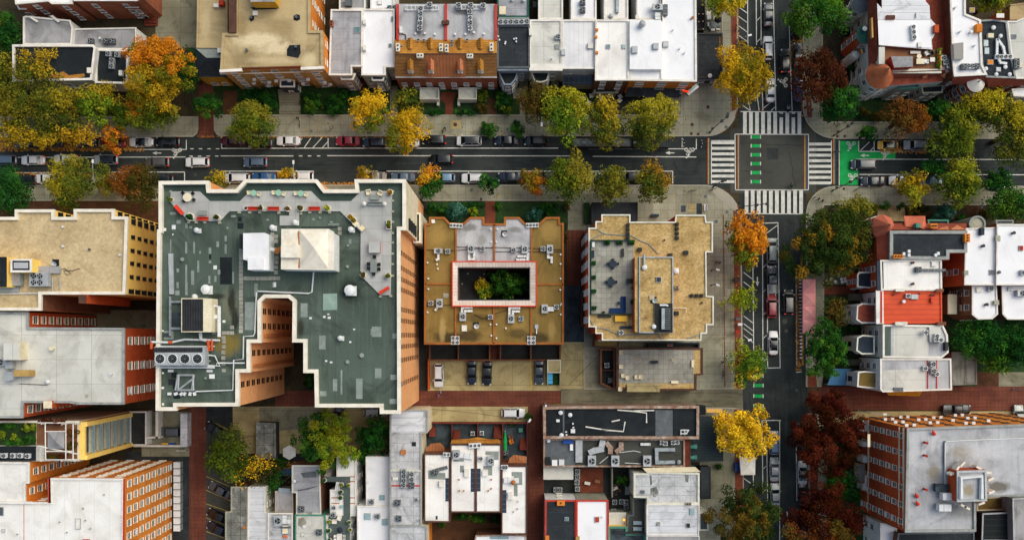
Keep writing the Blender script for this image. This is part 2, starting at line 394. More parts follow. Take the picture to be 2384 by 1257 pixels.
def flush(b):
 ex=getattr(b,'extra',[])
 if not ex:return
 mb=MB()
 mats=None
 for x,y,z,a,me in ex:
  c,s=math.cos(a),math.sin(a)
  k=len(mb.v)
  for v in me.vertices:mb.v.append((x+v.co.x*c-v.co.y*s,y+v.co.x*s+v.co.y*c,z+v.co.z))
  for p in me.polygons:mb.f.append([i+k for i in p.vertices]);mb.m.append(p.material_index)
  mats=[m for m in me.materials]
 o=mb.build('window',mats,b.root);o['kind']='stuff'
def facades(b,win,fh,sp,ww,wh,style,z0,maxw=99,edges=None,top=.9):
 ms=[win_mesh(ww,wh,style,v)for v in ((0,0,0,0,1,1,2,2,3)if style!='dark' else (0,0,0,2))];n=len(b.w)
 base=b.root.location.z
 rows=[]
 z=base+z0
 while z+wh<b.h-top:rows.append(z);z+=fh
 rows.reverse()
 es=[]
 for i in range(n):
  p,q=b.w[i],b.w[(i+1)%n]
  dx,dy=q[0]-p[0],q[1]-p[1];L_=math.hypot(dx,dy)
  if L_<1.6:continue
  nx,ny=dy/L_,-dx/L_
  d='E' if nx>.6 else 'W' if nx<-.6 else 'N' if ny>0 else 'S'
  if d not in win:continue
  mx,my=(p[0]+q[0])/2,(p[1]+q[1])/2
  if nx*mx+ny*my>0:continue
  es.append((p,q,L_,dx/L_,dy/L_,math.atan2(dy,dx)+math.pi))
 for z in rows:
  for p,q,L_,ux,uy,a in es:
   k=max(1,int(L_/sp))
   for j in range(k):
    t=(j+.5)*L_/k
    put_window(b,p[0]+ux*t,p[1]+uy*t,z,a,random.choice(ms),maxw)
 flush(b);b.extra=[]
def PP(b,name,pts,h,z0,m,roofm=None):
 """a raised block on a building; pts given at its top height h"""
 w=ccw(poly(pts,h));mb=MB()
 mb.prism(w,z0,h,0,True,1)
 return mb.build(name,[m,roofm or m],b.root)
def SK(b,x,y,sx,sy,m='skylight_glass',hh=.25):
 cx,cy=W(x,y,b.z);a,c=S(sx,b.z),S(sy,b.z)
 o=MB().box(cx,cy,b.z,a,c,b.z+hh).build('skylight','steel',b.root)
 MB().box(cx,cy,b.z+hh,a-.14,c-.14,b.z+hh+.05).build('pane',m,o,off=PO(b.root))
def VN(b,x,y,r=4,hh=.9,m='steel_white'):
 cx,cy=W(x,y,b.z);r=S(r,b.z)
 mb=MB().cyl(cx,cy,b.z,b.z+hh*.6,r*.62,n=12).cyl(cx,cy,b.z+hh*.5,b.z+hh*.8,r,r,n=14).cyl(cx,cy,b.z+hh*.8,b.z+hh,r,r*.35,n=14)
 mb.build('roof_vent',m,b.root)
def PI(b,x,y,r=1.5,hh=.7,m='steel_white'):
 cx,cy=W(x,y,b.z);r=S(r,b.z)
 MB().cyl(cx,cy,b.z,b.z+hh,r,n=8).cyl(cx,cy,b.z+hh,b.z+hh+.1,r*1.35,n=8).build('vent_pipe',m,b.root)
def CH(b,x,y,sx,sy,hh=1.4,m='brick_red',pots=2):
 cx,cy=W(x,y,b.z+hh);a,c=S(sx,b.z),S(sy,b.z)
 mb=MB().box(cx,cy,b.z-.3,a,c,b.z+hh).box(cx,cy,b.z+hh,a+.16,c+.16,b.z+hh+.12)
 mb.build('chimney',m,b.root)
 for i in range(pots):
  t=(i+.5)/pots-.5
  MB().cyl(cx+(a*t if a>=c else 0),cy+(c*t if c>a else 0),b.z+hh+.12,b.z+hh+.4,.16,.13,n=8).build('chimney_pot','black_metal',b.root)
def PT(b,rects,m,dz=.012,name='roof_patch'):
 for i,r in enumerate(rects):MB().sheet(poly(r,b.z),b.z+dz+.002*(i%4)).build(name,m,b.root)
def DV(b,x0,y0,x1,y1,m,w=.3,hh=.4,name='parapet'):
 p,q=W(x0,y0,b.z+hh),W(x1,y1,b.z+hh)
 L_=math.hypot(q[0]-p[0],q[1]-p[1]);a=math.atan2(q[1]-p[1],q[0]-p[0])
 MB().box((p[0]+q[0])/2,(p[1]+q[1])/2,b.z-.02,L_,w,b.z+hh,a).build(name,m,b.root)
def PN(b,pts,r=.09,z=.35,m='steel_white',name='pipe'):
 p=[(*W(x,y,b.z+z),b.z+z)for x,y in pts]
 MB().tube(p,r).build(name,m,b.root)
G=0.0
def flat(name,pts,m,z):
 return struct(name,MB().sheet(poly(pts),z),m)
g=MB().sheet([(-900,-900),(900,-900),(900,900),(-900,900)],0.0);struct('ground',g,'soil')
flat('road',[(-700,312),(3000,312),(3000,438),(-700,438)],'asphalt',.02)
flat('road',[(1712,-500),(1868,-500),(1888,1900),(1737,1900)],'asphalt_ns',.03)
flat('road',[(1700,300),(1900,300),(1900,450),(1700,450)],'asphalt_old',.04)
def arc(cx,cy,r,a0,a1,n=9):
 return [(cx+r*math.cos(R(a0+(a1-a0)*i/n)),cy-r*math.sin(R(a0+(a1-a0)*i/n)))for i in range(n+1)]
def PV(pts,m='concrete_walk',h=.14):
 w=ccw(poly(pts));mb=MB().prism(w,0,h)
 struct('pavement',mb,m)
 k=MB().ring(inset(w,-.02),inset(w,.22),0.01,h+.012)
 struct('kerb',k,'kerb_stone')
NWP=[(498,268),(1585,268),(1585,192),(1680,192),(1680,-260),(1717,-260),(1717,245)]+arc(1645,246,72,0,-90)+[(514,318),(505,314),(499,304)]
PV(NWP)
PV([(-320,272),(462,272),(462,300),(459,312),(450,319),(-320,322)])
PV([(-320,431),(1640,431)]+arc(1640,517,86,90,0)+[(1729,905),(1700,905),(1640,906),(1360,906),(1360,468),(-320,468)])
PV([(1629,948),(1700,948),(1729,952),(1735,1500),(1629,1500)])
PV([(1876,900),(1876,505)]+arc(1942,500,66,180,90)+[(2720,433),(2720,478),(1918,478),(1918,860),(1912,900)])
PV([(1880,962),(1925,962),(1925,1500),(1886,1500)])
PV([(1869,-260),(1915,-260),(1915,284),(2720,284),(2720,324)]+[(1950,324)]+arc(1942,250,73,-90,-180))
def strip(name,pts,m,z=.165):return flat(name,pts,m,z)
strip('brick_strip',[(1700,-260),(1715,-260),(1715,272),(1703,272)],'brick_strip')
strip('brick_strip',[(1707,480),(1722,480),(1726,905),(1711,905)],'brick_strip')
strip('brick_strip',[(1709,952),(1727,952),(1732,1400),(1714,1400)],'brick_strip')
strip('brick_strip',[(1880,866),(1898,866),(1902,900),(1880,900)],'brick_strip')
strip('brick_strip',[(1884,964),(1902,964),(1906,1400),(1888,1400)],'brick_strip')
strip('brick_strip',[(1876,228),(1888,228),(1890,274),(1879,274)],'brick_strip')
strip('brick_strip',[(1683,500),(1685,500),(1688,900),(1686,900)],'brick_strip',.168)
strip('kerb_ramp',arc(1645,246,70,-8,-84)+[(1672,286),(1700,262)],'kerb_stone',.17)
strip('kerb_ramp',arc(1640,517,84,84,12)+[(1704,488),(1668,458)],'kerb_stone',.17)
flat('leaf_verge',[(1864,600),(1868,600),(1871,850),(1866,850)],'shingle_orange',.055)
flat('alley',[(462,-200),(498,-200),(498,322),(462,322)],'brick_paving_ns',.05)
flat('alley',[(640,909),(1306,909),(1306,946),(640,946)],'brick_paving',.05)
flat('alley',[(441,900),(480,900),(480,1500),(441,1500)],'brick_paving_ns',.055)
flat('alley',[(1229,940),(1266,940),(1266,1500),(1229,1500)],'brick_paving_ns',.055)
flat('alley',[(1906,899),(2800,899),(2800,957),(1906,953)],'brick_paving',.05)
flat('driveway',[(1306,905),(1712,905),(1728,900),(1730,956),(1712,950),(1306,946)],'driveway',.15)
flat('car_park',[(996,836),(1306,836),(1306,909),(996,909)],'concrete_slab',.045)
flat('car_park',[(1306,795),(1402,795),(1402,906),(1306,906)],'concrete_slab',.047)
flat('car_park',[(930,946),(1229,946),(1229,983),(930,983)],'concrete_slab',.045)
flat('car_park',[(480,946),(542,946),(542,1000),(480,1000)],'asphalt_dark',.045)
flat('car_park',[(480,1000),(560,1000),(560,1500),(480,1500)],'asphalt_old',.046)
flat('yard',[(542,946),(930,946),(930,1055),(542,1055)],'concrete_slab',.043)
flat('yard',[(604,948),(760,948),(760,1000),(604,1000)],'concrete_grey',.049)
flat('driveway',[(362,-200),(462,-200),(462,112),(362,112)],'concrete_grey',.045)
flat('driveway',[(330,958),(441,958),(441,1062),(330,1062)],'concrete_grey',.045)
flat('yard',[(290,1050),(441,1050),(441,1500),(290,1500)],'asphalt_dark',.03)
flat('yard',[(1312,665),(1376,665),(1376,796),(1312,796)],'slate_yard',.05)
flat('path',[(1320,536),(1366,536),(1366,665),(1320,665)],'brick_paving_ns',.05)
flat('path',[(1322,466),(1362,466),(1362,536),(1322,536)],'concrete_walk',.145)
flat('yard',[(998,795),(1312,795),(1312,837),(998,837)],'dark_yard',.035)
flat('yard',[(1140,795),(1165,795),(1165,837),(1140,837)],'brick_paving_ns',.055)
flat('yard',[(950,470),(992,470),(992,940),(950,940)],'dark_yard',.03)
flat('garden_bed',[(992,470),(1322,470),(1322,540),(992,540)],'turf',.03)
flat('path',[(1130,464),(1153,464),(1153,522),(1130,522)],'brick_strip',.06)
flat('garden_bed',[(498,200),(1460,200),(1460,268),(498,268)],'turf',.03)
flat('garden_bed',[(520,212),(552,212),(552,268),(520,268)],'soil_brown',.05)
flat('path',[(651,212),(700,212),(700,270),(651,270)],'concrete_walk',.08)
flat('path',[(1030,215),(1065,215),(1055,240),(1054,272),(1037,272),(1037,242),(1024,232)],'brick_strip',.07)
flat('path',[(1195,205),(1225,205),(1225,240),(1222,268),(1210,268),(1210,230),(1195,230)],'concrete_walk',.06)
flat('path',[(908,200),(926,200),(926,268),(908,268)],'concrete_grey',.06)
flat('garden_bed',[(1135,228),(1157,228),(1157,268),(1135,268)],'soil_brown',.055)
flat('terrace',[(1385,205),(1585,205),(1585,270),(1385,270)],'dark_yard',.05)
flat('terrace',[(1500,225),(1590,225),(1590,268),(1500,268)],'concrete_walk',.075)
flat('terrace',[(1622,-100),(1682,-100),(1682,80),(1622,80)],'concrete_grey',.05)
flat('yard',[(-300,60),(30,60),(30,270),(-300,270)],'turf',.03)
flat('garden_bed',[(-300,205),(462,205),(462,272),(-300,272)],'soil',.04)
flat('garden_bed',[(-300,468),(370,468),(370,520),(-300,520)],'soil_brown',.04)
flat('garden_bed',[(1915,0),(1990,0),(1990,284),(1915,284)],'soil',.04)
flat('garden_bed',[(1990,225),(2720,225),(2720,284),(1990,284)],'turf',.035)
flat('garden_bed',[(1918,478),(2720,478),(2720,540),(1918,540)],'soil',.04)
flat('path',arc(2075,497,32,180,0)+[(2107,515),(2043,515)],'concrete_slab',.06)
flat('path',[(2250,478),(2282,478),(2282,530),(2250,530)],'soil_brown',.06)
flat('patio',[(1918,628),(1990,628),(1990,662),(1918,662)],'concrete_grey',.06)
flat('path',[(1918,667),(1990,667),(1990,685),(1918,685)],'brick_strip',.06)
flat('garden_bed',[(1918,690),(1990,690),(1990,855),(1918,855)],'turf',.05)
flat('yard',[(2210,660),(2720,660),(2720,900),(2210,900)],'turf',.03)
flat('yard',[(2272,865),(2325,865),(2325,899),(2272,899)],'soil_brown',.05)
flat('yard',[(2325,866),(2720,866),(2720,899),(2325,899)],'concrete_grey',.05)
flat('yard',[(1925,957),(2800,957),(2800,985),(1925,985)],'concrete_slab',.04)
flat('garden_bed',[(1925,985),(2012,985),(2012,1500),(1925,1500)],'turf',.045)
flat('yard',[(992,983),(1230,983),(1230,1120),(992,1120)],'slate_yard',.03)
flat('yard',[(992,1120),(1230,1120),(1230,1500),(992,1500)],'soil_brown',.035)
flat('yard',[(545,1055),(990,1055),(990,1500),(545,1500)],'dark_yard',.03)
flat('yard',[(1266,1080),(1630,1080),(1630,1500),(1266,1500)],'dark_yard',.04)
flat('patio',[(1350,1090),(1404,1090),(1404,1146),(1350,1146)],'brick_strip',.06)
flat('yard',[(1640,1085),(1705,1085),(1705,1160),(1640,1160)],'concrete_grey',.155)
flat('yard',[(0,722),(372,722),(372,770),(0,770)],'concrete_grey',.03)
ZM=.062
def MK(name,mb,m):return struct(name,mb,m)
def LN(mb,x0,y0,x1,y1,w=2.0,z=ZM):
 p,q=W(x0,y0),W(x1,y1);L_=math.hypot(q[0]-p[0],q[1]-p[1])or 1
 nx,ny=-(q[1]-p[1])/L_*S(w)/2,(q[0]-p[0])/L_*S(w)/2
 return mb.sheet([(p[0]+nx,p[1]+ny),(q[0]+nx,q[1]+ny),(q[0]-nx,q[1]-ny),(p[0]-nx,p[1]-ny)],z)
mb=MB()
for a in [(290,348.5,434,348.5),(434,326,434,349.5),(0,367,432,366),(516,346,760,345.5),(516,322,516,347),(764,322,764,345),(760,345.5,1300,345.5),(1370,347,1620,347),(514,363.5,683,363.5),(762,363,1330,363.5),(1380,364.5,1621,366),(1621,324,1621,348),(1588,322,1588,345),(521,399,730,399),(521,399,521,424),(730,399,730,424),(842,399,900,399),(842,399,842,424),(880,399,1566,399),(1566,399,1566,430),(340,401,430,401),(430,401,430,424),(0,403,340,401),(2000,353,2170,353),(1998,371,2700,373),(2000,406.5,2700,408),(1999,328,1999,353),(2035,330,2035,352)]:
 LN(mb,*a)
MK('lane_line',mb,'white_line')
mb=MB()
for i in range(4):
 LN(mb,443+i*20,347,451+i*20,347,2);LN(mb,441+i*20,364,449+i*20,364,2)
for i in range(3):LN(mb,696+i*21,363.5,704+i*21,363.5,2.2)
for a in [(687,345,704,322),(708,345,724,322),(728,345,750,321),(750,345,763,331),(2003,351,2024,331),(2026,352,2035,342)]:LN(mb,*a,1.8)
MK('hatching',mb,'white_line')
mb=MB()
for a in [(1740,-60,1741,110),(1739,225,1747,258),(1760,-60,1761,106),(1771,-60,1772,106),(1760,200,1767,258),(1774,200,1776,258),(1799,-60,1806,258),(1837,60,1844,258),(1752,560,1755,860),(1775,515,1776,858),(1786,560,1787,858),(1811,518,1816,858),(1776,520,1812,518.5),(1775,857,1817,855.5),(1853,620,1855,850),(1775,978,1818,978),(1774,978,1776,1150),(1784,978,1787,1165),(1815,978,1815,1300),(1853,997,1878,996),(1853,997,1855,1165),(1753,1080,1754,1130),(1853,866,1866,865)]:
 LN(mb,*a)
MK('lane_line',mb,'white_line')
mb=MB()
for i in range(5):LN(mb,1719,27+i*22-32,1740,42+i*22-32,1.7)
for i in range(2):LN(mb,1720,91+i*0-0,1741,105,1.7)
LN(mb,1724,243,1746,258,1.7);LN(mb,1778,252,1803,232,1.7);LN(mb,1795,258,1804,250,1.7);LN(mb,1778,232,1804,231,1.4)
for y in (634,656,735,753,764,780):LN(mb,1731,y,1753,y+17,1.7)
for y in (-30,50,100):LN(mb,1761,y,1771,y-10,1.7)
for y in (565,623,680,733,788,843):LN(mb,1776,y,1787,y-10,1.7)
for y in (1042,1092,1145):LN(mb,1775,y,1786,y-10,1.7)
for a in [(1782,545,1812,523),(1790,575,1813,552),(1800,595,1813,572),(1732,1113,1752,1127)]:LN(mb,*a,1.8)
MK('hatching',mb,'white_line')
mb=MB()
for i in range(10):
 x=1734+i*14.1
 if i in (6,8):
  mb.sheet(poly(RC(x-4,274,x+4,312)),ZM);mb.sheet(poly(RC(x-4,261,x+4,266)),ZM)
 else :mb.sheet(poly(RC(x-4.2,261,x+4.2,312)),ZM)
LN(mb,1724,260.5,1866,261.5,2.2,ZM+.006)
MK('zebra_crossing',mb,'white_line')
mb=MB()
for i in range(10):
 x=1738+i*14.1;mb.sheet(poly(RC(x-4.3,444,x+4.3,497)),ZM)
LN(mb,1732,497.5,1870,498.5,2,ZM+.006)
MK('zebra_crossing',mb,'white_line')
for x0,x1,dy in ((1656.5,1709.5,0),(1883,1934.5,3)):
 mb=MB()
 for i in range(8):
  y=333+dy+i*12.9;mb.sheet(poly(RC(x0,y-3.3,x1,y+3.3)),ZM)
 MK('zebra_crossing',mb,'white_line')
mb=MB()
for a in [(1711,313,1883,313.5),(1711,313,1712,442),(1882,313,1882,442),(1712,442.5,1882,442.5),(1656,328,1656,428),(1935.5,328,1935.5,428),(1953.5,328,1953.5,432),(1656,328,1711,328)]:LN(mb,*a,2,ZM+.012)
MK('lane_line',mb,'white_line')
for x in (1650,1719.5,1874.5,1942):
 for k,c in enumerate(('red','orange','yellow','green','blue','violet')):
  mb=MB();y0,y1=(322,430)if x in (1650,1942)else (315,441)
  mb.sheet(poly(RC(x-3.6+1.2*k,y0,x-2.4+1.2*k,y1)),ZM+.02)
  MK('rainbow_stripe',mb,'rainbow_'+c)
gm,wm=MB(),MB()
for x,ys in ((1759.5,(319.5,340,361,381.5,402.5,423.5)),(1765.5,(874.5,897,921.5,944))):
 for y in ys:
  gm.sheet(poly(RC(x-11,y-3.8,x+11,y+3.8)),ZM)
  for s_ in (-1,1):wm.sheet(poly(RC(x+s_*11-1,y-4.2,x+s_*11+1,y+4.2)),ZM+.006)
MK('cycle_crossing',gm,'green_paint');MK('cycle_crossing_edge',wm,'white_line')
mb=MB().sheet(poly(RC(1955,329,1998,431)),ZM).sheet(poly(RC(1998,354,2084,370)),ZM)
MK('cycle_box',mb,'green_paint')
def arrow(x,y,ang,s=1.0):
 mb=MB();c,n=math.cos(R(ang)),math.sin(R(ang));ox,oy=W(x,y)
 def q(pts):return [(ox+(a*c-b*n)*s,oy+(a*n+b*c)*s)for a,b in pts]
 mb.sheet(q([(-.85,-.1),(.1,-.1),(.1,.1),(-.85,.1)]),ZM+.02);mb.sheet(q([(.05,-.36),(.95,0),(.05,.36)]),ZM+.02)
 MK('arrow_marking',mb,'white_line')
def bike_symbol(x,y,ang,s=1.0):
 mb=MB();c,n=math.cos(R(ang)),math.sin(R(ang));ox,oy=W(x,y)
 def t(p):return (ox+(p[0]*c-p[1]*n)*s,oy+(p[0]*n+p[1]*c)*s)
 def ln(a,b,w=.13):
  p,q=t(a),t(b);L_=math.hypot(q[0]-p[0],q[1]-p[1]);nx,ny=-(q[1]-p[1])/L_*w/2*s,(q[0]-p[0])/L_*w/2*s
  mb.sheet([(p[0]+nx,p[1]+ny),(q[0]+nx,q[1]+ny),(q[0]-nx,q[1]-ny),(p[0]-nx,p[1]-ny)],ZM+.02)
 for wx in (-.55,.55):
  o=[t((wx+.34*math.cos(k*math.pi/8),-.62+.34*math.sin(k*math.pi/8)))for k in range(16)]
  i=[t((wx+.2*math.cos(k*math.pi/8),-.62+.2*math.sin(k*math.pi/8)))for k in range(16)]
  k0=len(mb.v);mb.add([(*p,ZM+.02)for p in o+i],[(k,(k+1)%16,16+(k+1)%16,16+k)for k in range(16)])
 ln((-.55,-.6),(-.2,-.1));ln((-.2,-.1),(.45,-.1));ln((.55,-.6),(.4,.05));ln((-.2,-.1),(.05,-.6));ln((.05,-.6),(.45,-.1))
 ln((0,.1),(.35,.5),.3);ln((.3,.45),(.6,.1));ln((0,.1),(.1,-.35),.18)
 mb.sheet([t((.52+.17*math.cos(k*math.pi/4),.72+.17*math.sin(k*math.pi/4)))for k in range(8)],ZM+.02)
 MK('cycle_symbol',mb,'white_line')
arrow(366,357,180);arrow(1560,356.5,180);arrow(2013,362.5,180);arrow(1763,655,-90,1.05);arrow(1762,617,-90,.5)
bike_symbol(412,358,180,1.15);bike_symbol(1605,357.5,180,1.15);bike_symbol(2062,363,180,1.05);bike_symbol(1981,342,180,1.05);bike_symbol(1985,416,180,1.05)
bike_symbol(1821,193,90,1.1);bike_symbol(1832,1228,90,.95);arrow(1832,1197,90,.8)
mb=MB()
for a in [(480,1108,535,1132),(480,1140,537,1165),(480,1172,540,1192),(480,1204,540,1226),(480,1236,540,1258),(498,983,538,1003)]:LN(mb,*a,1.6,.055)
MK('parking_line',mb,'#a8924a')
mb=MB();LN(mb,1235,838,1237,905,2,.055);MK('parking_line',mb,'#c9982c')
for x,y,r,z,c in [(1648,250,4,.17,'brown_coping'),(1694,266,4,.17,'steel_dark'),(1611,291,4,.17,'brown_coping'),(1609,312,3.4,.17,'brown_coping'),(1625,313,3.4,.17,'brown_coping'),(1690,297,4,.17,'steel_dark'),(1060,291,4.5,.19,'brown_coping'),(1181,302,3.5,.17,'steel_dark'),(1949,318,3.4,.17,'brown_coping'),(1966,318,3.4,.17,'brown_coping'),(1692,494,4,.17,'steel_dark'),(1667,516,4,.17,'steel_dark'),(1642,458,4,.17,'steel_dark'),(1097,443,4,.17,'steel_dark'),(1836,350,4.5,.06,'asphalt_old'),(1827,748,6,.055,'asphalt_old'),(1830,770,4.5,.055,'asphalt_old'),(1795,508,4,.055,'asphalt_old'),(1815,269,4.5,.075,'asphalt_old'),(1855,908,4,.055,'asphalt_old'),(455,407,4,.055,'asphalt_old'),(725,306,3,.17,'steel_dark'),(1964,440,3,.17,'brown_coping')]:
 cx,cy=W(x,y);struct('manhole_cover',MB().cyl(cx,cy,z-.01,z+.012,S(r),n=16),c)
flat('tree_grate',RC(1048,281,1073,301),'concrete_slab',.172)
flat('pavement_panel',RC(1600,475,1640,494),'concrete_slab',.17);flat('pavement_panel',RC(1621,474,1634,499),'slate_yard',.174);flat('pavement_panel',RC(1585,479,1596,494),'slate_yard',.174)
mb=MB();random.seed(21)
for x0,y0,x1,y1 in ((1838,352,1852,440),(560,374,700,378),(1380,381,1500,376),(900,386,1010,383),(40,384,130,389),(1805,520,1822,690),(1835,860,1842,1010),(1720,334,1870,339),(1725,398,1800,402),(1200,376,1290,371),(1845,700,1849,850),(2100,388,2300,392),(1812,20,1820,120),(300,391,420,388),(1790,885,1860,893)):
 n=9;px,py=x0,y0
 for i in range(1,n+1):
  qx,qy=x0+(x1-x0)*i/n+random.uniform(-2.2,2.2),y0+(y1-y0)*i/n+random.uniform(-1.6,1.6);LN(mb,px,py,qx,qy,.9,.056);px,py=qx,qy
struct('crack_sealing',mb,'black_roof')
mb=MB()
for r in ((640,370,668,392),(1150,368,1172,396),(1428,372,1470,394),(1786,345,1812,372),(1820,935,1850,962),(120,378,170,398),(2150,376,2190,402),(1808,60,1832,92),(1822,560,1848,600)):mb.sheet(poly(RC(*r)),.052)
struct('road_patch',mb,mat('asphalt_patch','#2c3131','#353a39',.4,fine=.3,fscale=8,stain=('#1e2324',.4,.5)))
CARS={}
def car_recipe(kind):
 if kind in CARS:return CARS[kind]
 D={'sedan':(4.75,1.84,1.44,.94,1.05,.35,-.95,-1.62),'suv':(4.75,1.92,1.70,1.04,1.15,.55,-1.75,-2.18),'hatch':(4.0,1.76,1.50,.95,.98,.4,-1.3,-1.80),'van':(4.95,1.96,1.74,1.0,1.62,.75,-1.95,-2.33),'pickup':(5.6,1.98,1.82,1.08,1.20,.65,-.75,-.98)}[kind]
 L_,Wd,rz,bz,x0,x1,x2,x3=D;hl,hw=L_/2,Wd/2
 st=[(hl,.62*hw,.42,.58),(hl-.12,.84*hw,.26,bz-.27),(hl-.55,.97*hw,.2,bz-.15),(x0+.1,hw,.18,bz-.03),(.2,hw,.18,bz),(-.9,hw,.18,bz+.02),(-hl+.75,.99*hw,.2,bz+(.04 if kind!='pickup' else -.02)),(-hl+.2,.93*hw,.26,bz+.02),(-hl,.76*hw,.4,bz-.12)]
 mb=MB();prof=[]
 for x,w,a,z in st:
  prof.append([(x,-w*.9,a),(x,-w,a+.18),(x,-w,z-.17),(x,-w*.9,z-.03),(x,-w*.5,z+.02),(x,0,z+.03),(x,w*.5,z+.02),(x,w*.9,z-.03),(x,w,z-.17),(x,w,a+.18),(x,w*.9,a)])
 n=len(prof[0]);vs=[v for p in prof for v in p]
 fs=[(i*n+j,i*n+(j+1)%n,(i+1)*n+(j+1)%n,(i+1)*n+j)for i in range(len(prof)-1)for j in range(n)]
 fs=[tuple(reversed(f))for f in fs]
 fs+=[list(range(n)),list(reversed(range((len(prof)-1)*n,len(prof)*n)))]
 if kind=='pickup':
  mb.add(vs,fs)
  for s in (-1,1):mb.box(-1.88,s*(hw-.1),bz-.05,1.7,.16,bz+.18)
  mb.box(-2.72,0,bz-.05,.12,Wd-.2,bz+.15);mb.box(-1.0,0,bz-.05,.1,Wd-.2,bz+.15)
 else :mb.add(vs,fs)
 bw,rw=hw*.88,hw*.70
 for s in (-1,1):
  mb.tube([(x0,s*bw,bz-.02),(x1,s*rw,rz-.03)],.05,4);mb.tube([(x3,s*bw,bz-.02),(x2,s*rw,rz-.03)],.07,4)
  xm=(x1+x2)/2;mb.tube([(xm,s*bw,bz),(xm,s*rw,rz-.03)],.06,4)
 parts=[('body',mb.mesh('body','car',smooth=False),(0,0,0),None)]
 r=MB();xs=[x1+.06,x1-.15,(x1+x2)/2,x2+.15,x2-.04];zs=[rz-.03,rz,rz+.03,rz,rz-.04]
 vs=[(x,rw*k*1.03,z-.035*k*k)for x,z in zip(xs,zs)for k in (-1,-.5,0,.5,1)]
 r.add(vs,[(i*5+j,(i+1)*5+j,(i+1)*5+j+1,i*5+j+1)for i in range(4)for j in range(4)])
 k=len(r.v);r.add([(v[0],v[1],v[2]-.06)for v in vs],[(i*5+j+1,(i+1)*5+j+1,(i+1)*5+j,i*5+j)for i in range(4)for j in range(4)])
 parts.append(('roof_panel',r.mesh('roof_panel','car',smooth=True),(0,0,0),None))
 def q(nm,v):parts.append((nm,MB().add(v,[(0,1,2,3)]).mesh(nm,'glass'),(0,0,0),None))
 q('windscreen',[(x0,-bw,bz),(x0,bw,bz),(x1,rw,rz-.05),(x1,-rw,rz-.05)])
 q('rear_window',[(x3,bw,bz),(x3,-bw,bz),(x2,-rw,rz-.05),(x2,rw,rz-.05)])
 for s in (-1,1):
  v=[(x0,s*bw,bz-.02),(x1,s*rw,rz-.05),(x2,s*rw,rz-.05),(x3,s*bw,bz-.02)]
  q('side_window',v if s>0 else v[::-1])
 if kind in ('suv','van'):
  for s in (-1,1):parts.append(('roof_rail',MB().tube([(x1-.2,s*rw*.92,rz),(x1-.3,s*rw*.92,rz+.06),(x2+.3,s*rw*.92,rz+.06),(x2+.15,s*rw*.92,rz)],.025,5).mesh('roof_rail','steel_dark'),(0,0,0),None))
 wh=MB();rr=.33
 for y0,y1,ra in ((-.11,.11,rr),):
  vs=[(ra*math.cos(2*math.pi*i/14),y,ra*math.sin(2*math.pi*i/14))for y in (y0,y1)for i in range(14)]
  wh.add(vs,[(i,(i+1)%14,14+(i+1)%14,14+i)for i in range(14)]+[list(range(14)),list(range(14,28))])
 tyre=wh.mesh('wheel','rubber')
 rim=MB()
 vs=[(.2*math.cos(2*math.pi*i/10),y,.2*math.sin(2*math.pi*i/10))for y in (-.125,.125)for i in range(10)]
 rim.add(vs,[(i,(i+1)%10,10+(i+1)%10,10+i)for i in range(10)]+[list(range(10)),list(range(10,20))]);rimm=rim.mesh('rim','steel')
 for x in (hl-.92,-hl+.95):
  for s in (-1,1):
   parts.append(('wheel',tyre,(x,s*(hw-.08),rr),None));parts.append(('rim',rimm,(0,s*.005,0),len(parts)-1))
 for s in (-1,1):
  parts.append(('headlight',MB().add([(hl-.02,s*.58*hw,bz-.3),(hl-.05,s*.80*hw,bz-.3),(hl-.42,s*.93*hw,bz-.16),(hl-.3,s*.68*hw,bz-.10)],[(0,1,2,3)if s>0 else (3,2,1,0)]).mesh('headlight','lamp_white'),(0,0,.02),None))
  t=MB().box(-hl+.12,s*.74*hw,bz-.2,.2,.26,bz+.04);parts.append(('taillight',t.mesh('taillight','lamp_red'),(0,0,0),None))
  parts.append(('wing_mirror',MB().box(x0-.22,s*(hw+.09),bz+.0,.2,.22,bz+.14).mesh('wing_mirror','car'),(0,0,0),None))
 CARS[kind]=parts;return parts
mat('car','#808080',fine=0,rough=.3)
PAINT={'white':'#d5d6d7','silver':'#8f9498','grey':'#4a5056','slate':'#343d47','black':'#0e1113','navy':'#131c2b','red':'#8e1420','maroon':'#4a1016','blue':'#1f4f82','pale blue':'#6d8ba6','blue-grey':'#54677a','yellow':'#d8a416','beige':'#9a9384','dark green':'#26302c','taupe':'#4b4643','sage':'#8a948e','pale silver':'#bcc0c3'}
GROUPN='cars along the streets and in the lots'
def car(kind,px,py,ang,paint,label,roof=None,glass_roof=False,lit=False):
 x,y=W(px,py,.9);p=carpaint(PAINT[paint]);rp=carpaint(PAINT[roof])if roof else p
 if glass_roof:rp=M('glass')
 d={'body':p,'wing_mirror':p,'roof_panel':rp}
 if lit:d['taillight']=M('lamp_red_lit')
 nm={'sedan':'sedan_car','suv':'suv_car','hatch':'hatchback_car','van':'minivan','pickup':'pickup_truck'}[kind]
 return inst(car_recipe(kind),nm,label,{'van':'minivan','pickup':'pickup truck'}.get(kind,'car'),(x,y,.05),R(ang),GROUPN,d)
